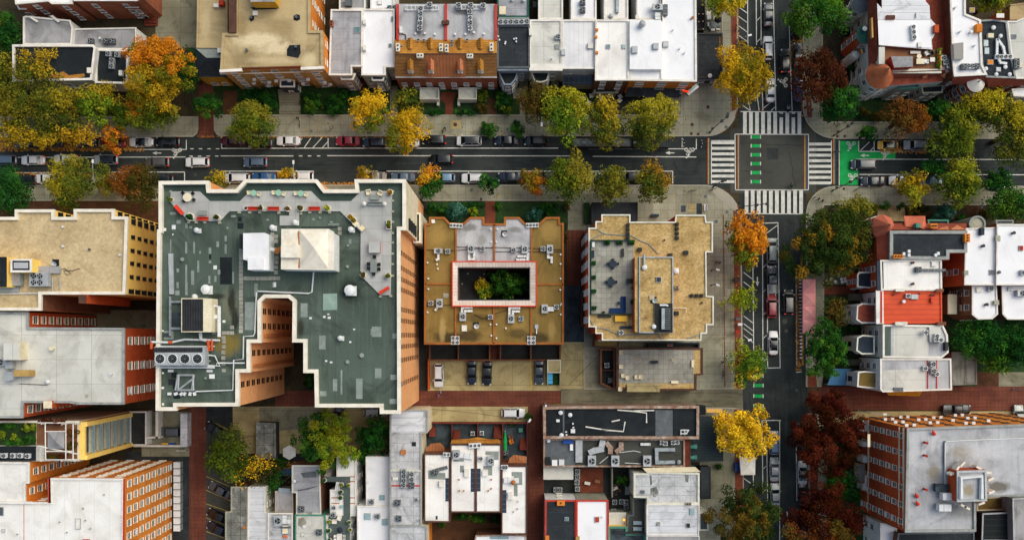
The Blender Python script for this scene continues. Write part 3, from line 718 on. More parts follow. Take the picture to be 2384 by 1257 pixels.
def unit_recipe(w,d,h,fans=1,m='steel',r=None):
 c=MB().box(0,0,.12,w,d,h)
 for sx in (-1,1):
  for sy in (-1,1):c.box(sx*(w/2-.08),sy*(d/2-.08),0,.12,.12,.12)
 for k in range(4):c.box(0,-d/2-.012,.22+k*(h-.3)/4,w*.9,.02,.22+(k+.5)*(h-.3)/4)
 parts=[('casing',c.mesh('casing',m),(0,0,0),None)]
 r=r or min(w/fans,d)*.42
 g=MB().ring([(r*math.cos(2*math.pi*i/16),r*math.sin(2*math.pi*i/16))for i in range(16)],[(r*.88*math.cos(2*math.pi*i/16),r*.88*math.sin(2*math.pi*i/16))for i in range(16)],0,.07)
 gm=g.mesh('fan_ring','steel_dark')
 dk=MB().cyl(0,0,0,.02,r*.9,n=16).mesh('fan_opening','fan_dark')
 bl=MB()
 for k in range(3):
  a=k*2*math.pi/3;bl.add([(.0,.0,.045)]+[(r*.85*math.cos(a+t),r*.85*math.sin(a+t),.04+.02*(t>.2))for t in (-.32,0,.32)],[(0,1,2,3)])
 bl.cyl(0,0,.02,.06,r*.2,n=8);bm_=bl.mesh('fan_blades','fan_blade')
 for f in range(fans):
  x=(f+.5-fans/2)*w/fans;i=len(parts)
  parts+=[('fan_opening',dk,(x,0,h),None),('fan_ring',gm,(0,0,0),i),('fan_blades',bm_,(0,0,0),i)]
 return parts
AC1=unit_recipe(.95,.95,.85);AC2=unit_recipe(.8,.8,.75,m='steel_white');ACD=unit_recipe(1.0,1.0,.9,m='steel_dark')
ACBIG=unit_recipe(1.9,1.15,1.1,1,r=.48);AC4W=unit_recipe(2.4,.8,.5,4,m='steel_white',r=.26);AC2W=unit_recipe(1.35,.75,.5,2,m='steel_white',r=.26)
AC3W=unit_recipe(2.3,.95,.55,3,m='steel_white',r=.28);ACTALL=unit_recipe(1.45,2.0,1.2,1,r=.55);QUAD=unit_recipe(1.2,1.2,.5,1,m='steel_white')
def acs(pts,z,where,group=None,rec=None,rz=0.0,cat='air conditioner',desc='grey fan condenser',name='air_conditioner',ends=None):
 """pts in photo pixels at height z; ordinals count along the longer side of the cluster"""
 n=len(pts)
 if n>1:
  xs=[p[0]for p in pts];ys=[p[1]for p in pts]
  ax=0 if max(xs)-min(xs)>=max(ys)-min(ys)else 1
  side=('left','top')[ax];pts=sorted(pts,key=lambda p:(p[ax],p[1-ax]))
 for i,p in enumerate(pts):
  lab=f'{desc} on {where}'+(f', {ORD[i] if i < n-1 or n == 1 else "last"} from the {side}' if n>1 else '')
  x,y=W(p[0],p[1],z)
  inst(p[2]if len(p)>2 else (rec or AC1),name,lab,cat,(x,y,z),rz+random.uniform(-.06,.06),group if n>1 else None)
def DU(name,pts,z,w,label,m='steel_white',h=.55):
 root=T(name,label,'air duct',(*W(*pts[0],z),z))
 mb=MB();P=[W(x,y,z)for x,y in pts]
 for i in range(len(P)-1):
  a,b=P[i],P[i+1];L_=math.hypot(b[0]-a[0],b[1]-a[1]);an=math.atan2(b[1]-a[1],b[0]-a[0]);e=w/2
  mb.box((a[0]+b[0])/2+math.cos(an)*e*.5*(i<len(P)-2),(a[1]+b[1])/2+math.sin(an)*e*.5*(i<len(P)-2),z+.12+.004*i,L_+e,w,z+h+.004*i,an)
 mb.build('duct_run',m,root)
 sm=MB()
 for i in range(len(P)-1):
  a,b=P[i],P[i+1];an=math.atan2(b[1]-a[1],b[0]-a[0]);L_=math.hypot(b[0]-a[0],b[1]-a[1])
  for t in np.arange(.5,max(L_,.6),1.1):sm.box(a[0]+math.cos(an)*t,a[1]+math.sin(an)*t,z+.1,.06,w+.05,z+h+.03,an)
 sm.build('flange','galvanised',root)
 for p in P[::max(1,len(P)-1)]:MB().box(p[0],p[1],z,.12,w,z+.13).build('support','steel_dark',root)
 return root
def dish(px,py,z,label,r=.55):
 x,y=W(px,py,z);root=T('satellite_dish',label,'satellite dish',(x,y,z))
 MB().tube([(x,y,z),(x,y,z+.7)],.05).box(x,y,z,1.1,1.2,z+.08).build('mast','black_metal',root)
 mb=MB();vs=[(x+.05,y-.1,z+.72)]
 for k in range(12):
  a=2*math.pi*k/12;vs.append((x+.05+r*math.cos(a)*.9+.1,y-.12-r*math.sin(a)*.75-.1,z+.85+.3*math.sin(a)*-1+.2))
 mb.add(vs,[(0,i,i%12+1)for i in range(1,13)]);mb.build('reflector','steel_white',root)
 MB().tube([(x,y,z+.65),(x+.3,y-.5,z+1.1)],.03).build('feed_arm','steel_dark',root)
TREECOL={'orange':['#b9691a','#c67a20','#a85e18','#96701f','#7f6a1e'],'orange_top':['#c2701c','#a8661c','#7c691e','#6b5f1c','#a8741f'],'gold':['#a0821c','#92781a','#7e721c','#a6861e','#686a1e'],'yellow':['#c49c1e','#d0a722','#b08f1e','#9a8a20','#c49a1c'],'bright':['#d8b024','#e0b728','#c9a322','#d4a820','#b59a26'],'olive':['#5f6220','#6c6a22','#4d5a1e','#7a7222','#3f4f1c'],'olive_green':['#54661c','#66721f','#47581c','#72741f','#3a4f1a'],'lime':['#6a7f20','#7d8a24','#57701e','#8a8c26','#48621c'],'green':['#1f4a1a','#2a561e','#183c18','#34601f','#224a22'],'mid_green':['#2f5a1c','#3a6420','#28501c','#4a6a20','#1f441a'],'bluegreen':['#2c5a4a','#3a6a58','#244c3e','#447060'],'brown':['#5a3a1c','#66421e','#4c3a1c','#5a4a1e','#6c3f1c'],'brown_olive':['#4f441c','#5a4a1e','#43401c','#664c1c','#3f441c'],'maroon':['#421812','#4e1c14','#341410','#562416','#3c1c0e'],'red_brown':['#4a2617','#562e1c','#3e2015','#603824','#402415'],'dark_olive':['#2c3a16','#36421a','#243216','#4f461a','#5c4a1a'],'amber_olive':['#34441a','#4c4c1a','#8a661c','#2a3c18','#3c441a','#74581a','#2f4018'],'chartreuse':['#7a8a1e','#8a9424','#6a7c1c','#9a9a26']}
def lin(h):return np.array(hx(h)[:3])
def crown_mesh(name,rx,ry,rz,zc,pal,seed,dens=1.0,leaf=.42,clump=.26,hollow=.0,accent=None,lobes=.2):
 rg=np.random.default_rng(seed);Rm=(rx+ry)/2
 ph=rg.uniform(0,6.28,4)
 def lob(th):return 1+lobes*(.5*np.sin(2*th+ph[0])+.55*np.sin(3*th+ph[1])+.5*np.sin(5*th+ph[2])+.35*np.sin(8*th+ph[3]))
 nc=int(np.clip(5.2*(Rm/(clump*3.2))**2,18,150))
 d=rg.normal(size=(nc,3));d/=np.linalg.norm(d,axis=1)[:,None];d[:,2]=np.abs(d[:,2])*1.15-.25
 r=rg.uniform(.06,1,nc)**.5
 c=d*r[:,None];th=np.arctan2(c[:,1],c[:,0]);k=lob(th)
 c[:,0]*=rx*.97*k;c[:,1]*=ry*.97*k;c[:,2]=c[:,2]*rz*.95+rg.normal(0,.45,nc)
 cr=rg.uniform(.6,1.4,nc)*clump*np.clip(Rm,1.2,6)**.55*1.6
 cols=np.array([lin(h)for h in pal]);ns=7
 sp=rg.normal(size=(ns,3));sp/=np.linalg.norm(sp,axis=1)[:,None];sp*=np.array([rx,ry,rz])*.8;sc=rg.integers(0,len(pal),ns)
 near=np.argmin(np.linalg.norm(c[:,None,:]-sp[None],axis=2),axis=1)
 ci=np.where(rg.random(nc)<.45,sc[near],rg.integers(0,len(pal),nc))
 cc=cols[ci]*rg.uniform(.62,1.3,nc)[:,None]
 if accent:
  ac=np.array([lin(h)for h in accent[0]]);a=R(accent[1]);s=(c[:,0]*math.cos(a)/rx+c[:,1]*math.sin(a)/ry)+rg.normal(0,.18,nc)+.25*c[:,2]/rz
  m=s>np.quantile(s,1-accent[2]);cc[m]=ac[rg.integers(0,len(ac),m.sum())]*rg.uniform(.85,1.15,m.sum())[:,None]
 n=int(np.clip(dens*150*math.pi*rx*ry*(.36/leaf)**2*.8,220,24000))
 ki=rg.choice(nc,n,p=cr**2/np.sum(cr**2))
 u=rg.normal(size=(n,3));u/=np.linalg.norm(u,axis=1)[:,None];u[:,2]=np.where(rg.random(n)<.72,np.abs(u[:,2]),u[:,2])
 rad=cr[ki]*(rg.uniform(.3,1,n)**.3)*(1+.1*rg.standard_normal(n))
 p=c[ki]+u*rad[:,None]*np.array([1,1,.8])
 nrm=u+rg.normal(0,.55,(n,3));nrm[:,2]+=.35;nrm/=np.linalg.norm(nrm,axis=1)[:,None]
 t=np.cross(nrm,rg.normal(size=(n,3)));t/=np.linalg.norm(t,axis=1)[:,None];b=np.cross(nrm,t)
 s=leaf*rg.uniform(.5,1.1,n)[:,None]
 q=np.stack([p-t*s*.55,p+b*s*.38,p+t*s*.6,p-b*s*.38],axis=1)
 q[:,:,2]+=zc
 v=q.reshape(-1,3).astype(np.float32)
 me=bpy.data.meshes.new(name)
 me.vertices.add(4*n);me.vertices.foreach_set('co',v.ravel())
 me.loops.add(4*n);me.loops.foreach_set('vertex_index',np.arange(4*n,dtype=np.int32))
 me.polygons.add(n);me.polygons.foreach_set('loop_start',np.arange(0,4*n,4,dtype=np.int32));me.polygons.foreach_set('loop_total',np.full(n,4,dtype=np.int32))
 lc=cc[ki]*rg.uniform(.87,1.13,n)[:,None]*TREE_GAIN
 ca=me.color_attributes.new('Col','FLOAT_COLOR','POINT')
 rgba=np.ones((4*n,4),np.float32);rgba[:,:3]=np.repeat(np.clip(lc,0,1),4,axis=0);ca.data.foreach_set('color',rgba.ravel())
 me.materials.append(M('leaf'));me.update();me.validate();return me
TREE_GAIN=1.2
TSEED=[100]
def tree(name,label,px,py,rx,ry,h,pal,group=None,dens=1.0,leaf=.42,clump=.26,accent=None,lobes=.14,base=0.0,cat=None,trunk=True):
 TSEED[0]+=1
 zc=base+h*.66;x,y=W(px,py,zc);a,c=S(rx*1.04,zc),S(ry*1.04,zc)
 root=T(name,label,cat or ('shrub' if 'shrub' in name or 'hedge' in name else 'tree'),(x,y,base),group)
 rz=min(h*.40,max(a,c)*.85)
 rg=random.Random(TSEED[0])
 if trunk:
  mb=MB();r=.10+.028*h;z1=zc-base
  mb.tube([(0,0,0),(.05,.03,z1*.35),(rg.uniform(-.15,.15),rg.uniform(-.15,.15),z1*.62)],r,8,r1=r*.7)
  mb.tube([(0,0,z1*.58),(rg.uniform(-.3,.3),rg.uniform(-.3,.3),z1*1.15)],r*.66,6,r1=r*.15)
  tk=mb.build('trunk','bark',root,off=(0,0,0))
  for k in range(6):
   an=k*math.pi/3+rg.uniform(-.4,.4);q=rg.uniform(.5,.8)
   MB().tube([(0,0,z1*rg.uniform(.45,.62)),(a*.3*q*math.cos(an),c*.3*q*math.sin(an),z1*.8),(a*q*math.cos(an),c*q*math.sin(an),z1*rg.uniform(.95,1.15))],r*.5,5,r1=r*.08).build('limb','bark',tk,off=(0,0,0))
 me=crown_mesh('crown',a,c,rz,zc-base,TREECOL[pal]if isinstance(pal,str)else pal,TSEED[0],dens,leaf,clump,accent=accent,lobes=lobes)
 o=bpy.data.objects.new('crown' if trunk else 'foliage',me);COL.objects.link(o);o.parent=root
 return root
def SH(label,px,py,rx,ry,h,pal='green',base=0.0,name='shrub',group=None,dens=1.1,leaf=.3):
 return tree(name,label,px,py,rx,ry,h,pal,group,dens,leaf,.2,base=base,cat='hedge' if name=='hedge' else 'shrub',trunk=True)
def body_mesh(pose):
 J={'pelvis':(0,0,.95),'chest':(.02,0,1.28),'neck':(.03,0,1.47),'head':(.06,0,1.62),'crown':(.05,0,1.74)}
 rad={'pelvis':.15,'chest':.165,'neck':.06,'head':.105,'crown':.075}
 E=[('pelvis','chest'),('chest','neck'),('neck','head'),('head','crown')]
 for s,n in ((1,'l'),(-1,'r')):
  sw={'walk':s*.26,'stand':.0,'sit':0,'ride':0}[pose]
  if pose in ('walk','stand'):
   L=[('hip',(0,s*.1,.9),.1),('knee',(sw*.6+.05,s*.1,.5),.07),('ankle',(sw,s*.1,.09),.045),('toe',(sw+.17,s*.11,.04),.035)]
  elif pose=='sit':
   L=[('hip',(.02,s*.1,.9),.1),('knee',(.45,s*.11,.88),.075),('ankle',(.46,s*.11,.48),.045),('toe',(.62,s*.11,.44),.035)]
  else :
   L=[('hip',(.02,s*.1,.9),.1),('knee',(.36,s*.12,.72+.12*s),.075),('ankle',(.18,s*.12,.36+.12*s),.045),('toe',(.33,s*.12,.33+.12*s),.035)]
  A=[('sho',(.02,s*.2,1.4),.075)]
  if pose=='ride':A+=[('elb',(.3,s*.24,1.2),.05),('wri',(.5,s*.22,1.08),.034),('han',(.57,s*.22,1.06),.036)]
  elif pose=='sit':A+=[('elb',(.08,s*.26,1.14),.05),('wri',(.3,s*.18,1.06),.034),('han',(.38,s*.16,1.07),.036)]
  else :A+=[('elb',(-sw*.35,s*.25,1.13),.05),('wri',(-sw*.7+.08,s*.25,.9),.034),('han',(-sw*.75+.1,s*.25,.81),.036)]
  if pose=='ride':
   pass
  for ch,st in ((L,'pelvis'),(A,'chest')):
   pv=st
   for nm,p,r in ch:J[nm+n]=p;rad[nm+n]=r;E.append((pv,nm+n));pv=nm+n
  for k in range(5):
   hd=J['han'+n];wr=J['wri'+n];dx,dz=hd[0]-wr[0],hd[2]-wr[2];l_=math.hypot(dx,dz)or 1;dx,dz=dx/l_,dz/l_
   off=(k-2)*.018
   tip=(hd[0]+dx*(.075-abs(k-2)*.012)-dz*off*1.2,hd[1]-s*.02,hd[2]+dz*(.075-abs(k-2)*.012)+dx*off*1.2)
   J[f'f{k}'+n]=tip;rad[f'f{k}'+n]=.009;E.append(('han'+n,f'f{k}'+n))
 names=list(J);me=bpy.data.meshes.new('body');me.from_pydata([J[k]for k in names],[(names.index(a),names.index(b))for a,b in E],[])
 ob=bpy.data.objects.new('body_tmp',me);COL.objects.link(ob)
 md=ob.modifiers.new('s','SKIN');
 for i,k in enumerate(names):
  me.skin_vertices[0].data[i].radius=(rad[k],rad[k]);me.skin_vertices[0].data[i].use_root=(k=='pelvis')
 ss=ob.modifiers.new('u','SUBSURF');ss.levels=1;ss.render_levels=1
 dg=bpy.context.evaluated_depsgraph_get();out=bpy.data.meshes.new_from_object(ob.evaluated_get(dg));bpy.data.objects.remove(ob)
 out.name='body';out.materials.clear()
 for m in ('skin','top_cloth','trouser_cloth','shoe_cloth'):out.materials.append(M(m))
 hands=[J['hanl'],J['hanr'],J['wril'],J['wrir']]
 for p in out.polygons:
  c=p.center;z=c.z
  hand=min(math.dist(c,h)for h in hands)<.075
  foot=min(math.dist(c,J['toe'+n])for n in 'lr')<.12
  p.material_index=0 if (z>1.46 and abs(c.y)<.13)or hand else 3 if foot else 1 if z>.98 or (abs(c.y)>.17 and z>.8 and pose!='sit')else 2
  p.use_smooth=True
 hr=MB();hd=J['head']
 for i in range(1,5):
  a0,a1=(i-1)*.4,i*.4
  for k in range(10):
   b0,b1=k*.628,(k+1)*.628
   def pt(a,b):return (hd[0]-.02+.118*math.sin(a)*math.cos(b),.112*math.sin(a)*math.sin(b),hd[2]+.03+.135*math.cos(a))
   hr.add([pt(a0,b0),pt(a1,b0),pt(a1,b1),pt(a0,b1)],[(0,1,2,3)])
 return [('body',out,(0,0,0),None),('hair',hr.mesh('hair','hair',smooth=True),(0,0,0),0)]
mat('top_cloth','#26303c',fine=0);mat('trouser_cloth','#14181e',fine=0);mat('shoe_cloth','#e0e0de',fine=0)
POSE={}
def cloth(c):return mat('cloth_'+c[1:],c,fine=.1,rough=.9)
def PE(px,py,label,pose='walk',ang=0,top='#20252c',legs='#14181e',z=.14,group='people walking on the pavements and alleys',hair='#1c1511'):
 if pose not in POSE:POSE[pose]=body_mesh(pose)
 x,y=W(px,py,z+.9)
 root=inst(POSE[pose],'person',label,'person',(x,y,z+(-.45 if pose=='sit' else 0)),R(ang),group)
 b=root.children[0]if root.children else None
 for o in root.children:
  if o.name.startswith('body'):
   for i,m in ((1,cloth(top)),(2,cloth(legs))):o.material_slots[i].link='OBJECT';o.material_slots[i].material=m
 return root
def cycle_recipe():
 parts=[]
 def wheel(x):
  mb=MB();n=16
  for k in range(n):
   a0,a1=2*math.pi*k/n,2*math.pi*(k+1)/n
   mb.tube([(.33*math.cos(a0),0,.33*math.sin(a0)),(.33*math.cos(a1),0,.33*math.sin(a1))],.022,4)
  for k in range(6):mb.tube([(0,0,0),(.33*math.cos(k*1.047),0,.33*math.sin(k*1.047))],.006,3)
  return mb.mesh('wheel','rubber')
 w=wheel(0);parts+=[('wheel',w,(-.52,0,.35),None),('wheel',w,(.52,0,.35),None)]
 f=MB()
 for a,b in (((-.52,0,.35),(-.12,0,.35)),((-.12,0,.35),(-.25,0,.85)),((-.52,0,.35),(-.22,0,.8)),((-.22,0,.8),(.35,0,.85)),((-.12,0,.35),(.38,0,.75)),((.52,0,.35),(.36,0,.98))):f.tube([a,b],.022,5)
 parts.append(('frame',f.mesh('frame','car'),(0,0,0),None))
 parts.append(('handlebar',MB().tube([(.42,-.28,1.02),(.36,0,.99),(.42,.28,1.02)],.016,5).mesh('handlebar','black_metal'),(0,0,0),None))
 parts.append(('saddle',MB().box(-.27,0,.86,.27,.14,.92).mesh('saddle','rubber'),(0,0,0),None))
 parts.append(('pedals',MB().box(-.12,.1,.24,.1,.1,.27).box(-.12,-.1,.43,.1,.1,.46).tube([(-.12,-.1,.45),(-.12,.1,.25)],.015,4).mesh('pedals','black_metal'),(0,0,0),None))
 return parts
CYC=cycle_recipe()
def BI(px,py,label,ang,c='#20252c',z=.14,group='bicycles on the streets'):
 x,y=W(px,py,z+.5);return inst(CYC,'bicycle',label,'bicycle',(x,y,z),R(ang),group,{'frame':carpaint(c)})
def CR(m):
 s=MB().box(0,0,.4,.5,.5,.46);b=MB().box(-.24,0,.46,.06,.5,.9);lg=[]
 parts=[('seat',s.mesh('seat',m),(0,0,0),None),('backrest',b.mesh('backrest',m),(0,0,0),None)]
 lm=MB().box(0,0,0,.05,.05,.4).mesh('leg','steel_dark')
 for x in (-.2,.2):
  for y in (-.2,.2):parts.append(('leg',lm,(x,y,0),None))
 return parts
def AR(m):
 p=[('seat',MB().box(0,0,.12,.8,.8,.42).mesh('seat',m),(0,0,0),None),('backrest',MB().box(-.36,0,.42,.16,.8,.82).mesh('backrest',m),(0,0,0),None)]
 for s in (-1,1):p.append(('arm',MB().box(0.03,s*.36,.42,.66,.1,.62).mesh('arm',m),(0,0,0),None))
 p+=[('leg',MB().box(0,0,0,.06,.06,.12).mesh('leg','steel_dark'),(x,y,0),None)for x in (-.35,.35)for y in (-.35,.35)]
 return p
def TR(m,r=None,w=1,d=1):
 t=MB()
 if r:t.cyl(0,0,.70,.75,r,n=20)
 else :t.box(0,0,.70,w,d,.75)
 p=[('table_top',t.mesh('table_top',m),(0,0,0),None)]
 if r:p+=[('pedestal',MB().cyl(0,0,.03,.7,.05,n=8).mesh('pedestal','steel_dark'),(0,0,0),None),('foot',MB().cyl(0,0,0,.03,r*.5,n=12).mesh('foot','steel_dark'),(0,0,0),None)]
 else :
  lm=MB().box(0,0,0,.07,.07,.7).mesh('leg','steel_dark');p+=[('leg',lm,(sx*(w/2-.08),sy*(d/2-.08),0),None)for sx in (-1,1)for sy in (-1,1)]
 return p
def BR(L_,m,back=True):
 p=[('seat',MB().box(0,0,.4,L_,.5,.46).mesh('seat',m),(0,0,0),None)]
 if back:p.append(('backrest',MB().box(0,-.26,.46,L_,.07,.9).mesh('backrest',m),(0,0,0),None))
 p+=[('leg',MB().box(0,0,0,.08,.46,.4).mesh('leg','steel_dark'),(x,0,0),None)for x in (-L_/2+.15,L_/2-.15)]
 return p
def PR(r,plant='green',m='white_trim',seed=1,square=None):
 if square:
  a,b=square;o=[(-a/2,-b/2),(a/2,-b/2),(a/2,b/2),(-a/2,b/2)];mb=MB().ring(o,inset(o,.08),0,.6).sheet(o,.06);s=MB().sheet(inset(o,.08),.52)
 else :
  o=[(r*math.cos(2*math.pi*i/18),r*math.sin(2*math.pi*i/18))for i in range(18)];mb=MB().ring(o,inset(o,r*.22),0,.6);s=MB().sheet(inset(o,r*.22),.5)
 p=[('pot',mb.mesh('pot',m),(0,0,0),None),('soil',s.mesh('soil','soil_brown'),(0,0,0),None)]
 if plant:
  rx=(square[0]if square else r*2)*.42;ry=(square[1]if square else r*2)*.42
  p.append(('plant',crown_mesh('plant',rx,ry,.3,.72,TREECOL[plant],seed,2.5,.14,.1),(0,0,0),None))
 return p
def put(recipe,name,label,cat,px,py,z,ang=0,group=None,paint=None,scale=1.0):
 x,y=W(px,py,z);return inst(recipe,name,label,cat,(x,y,z),R(ang),group,paint,scale)
def PA(px,py,z,r,m,label,sides=8,hh=2.4,name='parasol',group=None,sq=False):
 x,y=W(px,py,z+hh);root=T(name,label,'parasol',(x,y,z),group)
 MB().cyl(x,y,z,z+hh,.04,n=8).build('pole','steel_dark',root);MB().cyl(x,y,z,z+.1,.35,n=12).build('base','steel_dark',root)
 mb=MB();vs=[(x,y,z+hh+.35)]+[(x+r*math.cos(2*math.pi*(i+.5)/sides),y+r*math.sin(2*math.pi*(i+.5)/sides),z+hh-.15)for i in range(sides)]
 mb.add(vs,[(0,i,i%sides+1)for i in range(1,sides+1)]);mb.build('canopy',m,root)
def F3(b,name,polys,m,solid=None):
 mb=MB()
 for p in polys:
  vs=[(*W(x,y,h),h)for x,y,h in p]
  if area([(v[0],v[1])for v in vs])<0:vs.reverse()
  mb.add(vs,[list(range(len(vs)))])
 return mb.build(name,m,b.root)
def TU(b,px,py,r,h,cone,wall,cm,n=16,wins=True,base=0,rows=(1.2,4.4,7.6),over=.25,style='white'):
 x,y=W(px,py,h);rm=S(r,h)
 t=MB().cyl(x,y,base,h,rm-over,n=n).cyl(x,y,h*.34,h*.34+.25,rm-over+.1,n=n).cyl(x,y,h*.67,h*.67+.25,rm-over+.1,n=n).build('turret',wall,b.root)
 if cone:MB().cyl(x,y,h,h+cone,rm,.12,n=n*2 if n>10 else n,cap=True).build('turret_roof',cm,t,off=PO(b.root));
 if cone:MB().cyl(x,y,h+cone-.3,h+cone+.5,.22,.05,n=8).build('finial','verdigris',t,off=PO(b.root))
 me=win_mesh(.8,1.5,style)
 for z in rows:
  for k in range(8):
   a=2*math.pi*(k+.5)/8;nx,ny=math.cos(a),math.sin(a)
   if nx*x+ny*y>0:continue
   put_window(b,x+nx*(rm-over)*.99,y+ny*(rm-over)*.99,z,a-math.pi/2,me)
 return t
def bay(b,pts,h,wall,roofm,par='white_trim',win='SWNE',fh=3.0,style='white',name='bay'):
 """projecting bay; pts at its own top height h"""
 w=ccw(poly(pts,h));mb=MB().prism(w,0,h-.15,0,True,1)
 o=mb.build(name,[wall,roofm],b.root)
 MB().ring(inset(w,-.06),inset(w,.22),h-.2,h+.05).build('parapet',par,b.root)
 me=win_mesh(.8,1.6,style)
 for z in [z for z in (1.0,4.0,7.0,10)if z+1.8<h]:
  for i in range(len(w)):
   p,q=w[i],w[(i+1)%len(w)];L_=math.hypot(q[0]-p[0],q[1]-p[1])
   if L_<1.1:continue
   ux,uy=(q[0]-p[0])/L_,(q[1]-p[1])/L_;nx,ny=uy,-ux;mx,my=(p[0]+q[0])/2,(p[1]+q[1])/2
   if nx*mx+ny*my>0:continue
   k=max(1,int(L_/1.6))
   for j in range(k):
    t=(j+.5)*L_/k;put_window(b,p[0]+ux*t,p[1]+uy*t,z,math.atan2(uy,ux)+math.pi,me)
 return o
def ST(b,x0,y0,x1,y1,n,h,m='concrete_grey',axis='y',up=-1,name='steps'):
 """flight of steps on the ground between two photo corners, rising towards the door"""
 mb=MB()
 for i in range(n):
  z=h*(i+1)/n
  if axis=='y':
   a=y1+(y0-y1)*i/n if up<0 else y0+(y1-y0)*i/n;c=y1+(y0-y1)*(i+1)/n if up<0 else y0+(y1-y0)*(i+1)/n
   p=poly(RC(x0,min(a,c),x1,max(a,c)))
  else :
   a=x0+(x1-x0)*i/n if up>0 else x1+(x0-x1)*i/n;c=x0+(x1-x0)*(i+1)/n if up>0 else x1+(x0-x1)*(i+1)/n
   p=poly(RC(min(a,c),y0,max(a,c),y1))
  mb.prism(p,0,z)
 return mb.build(name,m,b.root)
b=bld('brick_house','old red brick house with flat white roof at the top left corner of the block','house',[(30,-80),(168,-80),(168,9),(120,9),(112,3),(36,10)],10,'brick_red','white_roof',(.3,.3,'white_trim'),'S',ww=.9,sp=3.2)
bay(b,[(36,6),(64,6),(60,22),(44,22)],7.5,'brick_red','slate')
b=bld('brick_house','red brick house with chamfered brick corners and rear stairs beside the concrete drive','house',[(170,-80),(330,-80),(330,-6),(318,2),(172,2)],10.5,'brick_red','white_roof',(.3,.3,'white_trim'),'S',ww=.9,sp=4)
bay(b,[(300,2),(326,2),(322,18),(306,18)],7,'brick_red','pale_roof');ST(b,338,10,368,62,9,3,'redwood')
b=bld('white_annex','low pale annex with two curved wing walls on its flat roof','building',[(54,40),(60,38),(163,48),(169,66),(166,104),(54,104)],6.5,'white_wall','grey_roof',(.3,.25,'white_trim'),'E')
F3(b,'wing_wall',[[(65,40,6.8),(72,38,6.8),(90,50,6.8),(86,53,6.8)],[(116,38,6.8),(122,36,6.8),(140,50,6.8),(135,53,6.8)]],'white_trim')
b=bld('white_annex','low grey ribbed annex carrying three condensers in front of the big orange tree','building',[(168,68),(316,65),(318,116),(168,113)],5.5,'white_wall','grey_roof',(.25,.2,'white_trim'),'E',ww=.8)
MB
acs([(215,99),(250,99),(265,99)],5.3,'the low ribbed annex roof','condensers on the ribbed annex',rec=ACD);PI(b,236,92,2)
b=bld('row_house','white fronted house with wide black roof and fallen orange leaves along its eave','house',[(29,105),(217,105),(222,112),(213,186),(30,190)],8,'white_wall','black_roof',(.5,.35,'white_trim'),'SE',sp=3)
PT(b,[[(128,172),(148,167),(160,176),(196,172),(198,178),(178,183),(90,184),(76,178),(110,178)],[(40,180),(70,181),(66,184),(42,184)]],'shingle_orange',name='fallen_leaves');PP(b,'roof_hatch',RC(202,158,212,170),8.4,7.4,'white_trim');bay(b,[(170,188),(205,188),(205,205),(170,205)],4,'red_wall','slate')
b=bld('row_house','white fronted house with narrow black roof holding four condensers','house',[(222,115),(298,117),(296,195),(222,193)],6.5,'white_wall','black_roof',(.4,.3,'white_trim'),'S',sp=2.6)
acs([(256,128),(276,130),(264,144),(263,157)],6.1,'the narrow black roof','condensers on the narrow black roof')
PP(b,'roof_hatch',RC(276,164,284,176),6.9,6,'white_trim')
b=bld('apartment_building','lower tan gravel roofed wing behind the slate turreted house','apartment block',[(461,-80),(528,-80),(529,112),(458,111)],9.5,'brick_tan','tan_roof',(.3,.3,'tan_roof'),'SW')
PP(b,'roof_hatch',RC(497,9,509,17),10,9,'white_trim');PP(b,'chimney',RC(509,1,520,12),10.6,9,'red_wall');PP(b,'chimney',RC(506,112,515,123),10.6,8,'brick_red','white_trim')
b=bld('slate_house','yellow house under a dark slate hipped roof beside the brick alley','house',[(456,120),(520,120),(520,180),(470,180),(456,175)],6.5,'yellow_paint','slate',None,'S',sp=2)
F3(b,'hipped_roof',[[(449,180,6.3),(532,180,6.3),(520,135,10),(480,135,10)],[(449,180,6.3),(480,135,10),(452,112,8.5),(449,150,6.5)]],'slate');F3(b,'roof_crown',[[(455,113,9.2),(520,113,9.2),(520,135,10),(480,135,10)]],'slate_pale')
b=bld('apartment_building','large tan roofed apartment house with cornices over many bays and an arched door canopy','apartment block',[(549,-80),(722,-80),(722,72),(751,72),(752,157),(701,160),(701,154),(562,158),(562,163),(513,163),(518,78),(549,78)],14,'brick_tan','tan_roof',(.35,.45,'tan_roof'),'S',fh=3.1,sp=2.9,ww=1.2,wh=1.5)
facades(b,'E',3.1,3.2,1.1,1.5,'pale',1.1)
me_=b.root
mb=MB()
for (x0,y0),(x1,y1)in (((722,-80),(722,72)),((751.5,72),(752,157))):
 p,q=W(x0,y0,14),W(x1,y1,14);mb.add([(p[0]+.03,p[1],0),(q[0]+.03,q[1],0),(q[0]+.03,q[1],13.6),(p[0]+.03,p[1],13.6)],[(0,1,2,3)])
mb.build('side_wall','brick_orange',b.root)
F3(b,'tiled_eave',[[(562,162.5,13.3),(701,159,13.3),(701,153.5,14.15),(562,157.5,14.15)]],'red_tile')
for a in ((511,166,563,163),(700,160,754,157.5)):DV(b,*a,'white_trim',.5,.5,'cornice')
F3(b,'string_course',[[(512,172,11.6),(752,166,11.6),(752,168,11.5),(512,174,11.5)]],'white_trim')
cx,cy=W(640,110,b.z)
b.n=0
pb=PP(b,'penthouse',RC(583,-60,640,5),17,13,'yellow_paint','grey_roof');PT(b,[[(580,43),(586,37),(592,39),(592,47),(584,52)],[(683,38),(690,34),(698,36),(699,46),(692,50),(684,48)],[(668,116),(674,106),(699,105),(700,125),(694,136),(668,131)],[(583,18),(640,16),(645,22),(590,24)]],'black_roof')
for x,y in ((691,42),(576,119),(690,111),(586,43)):PI(b,x,y,2.5,.6,'steel_dark')
PP(b,'roof_hatch',RC(588,26,599,36),14.1,13.6,'white_trim')
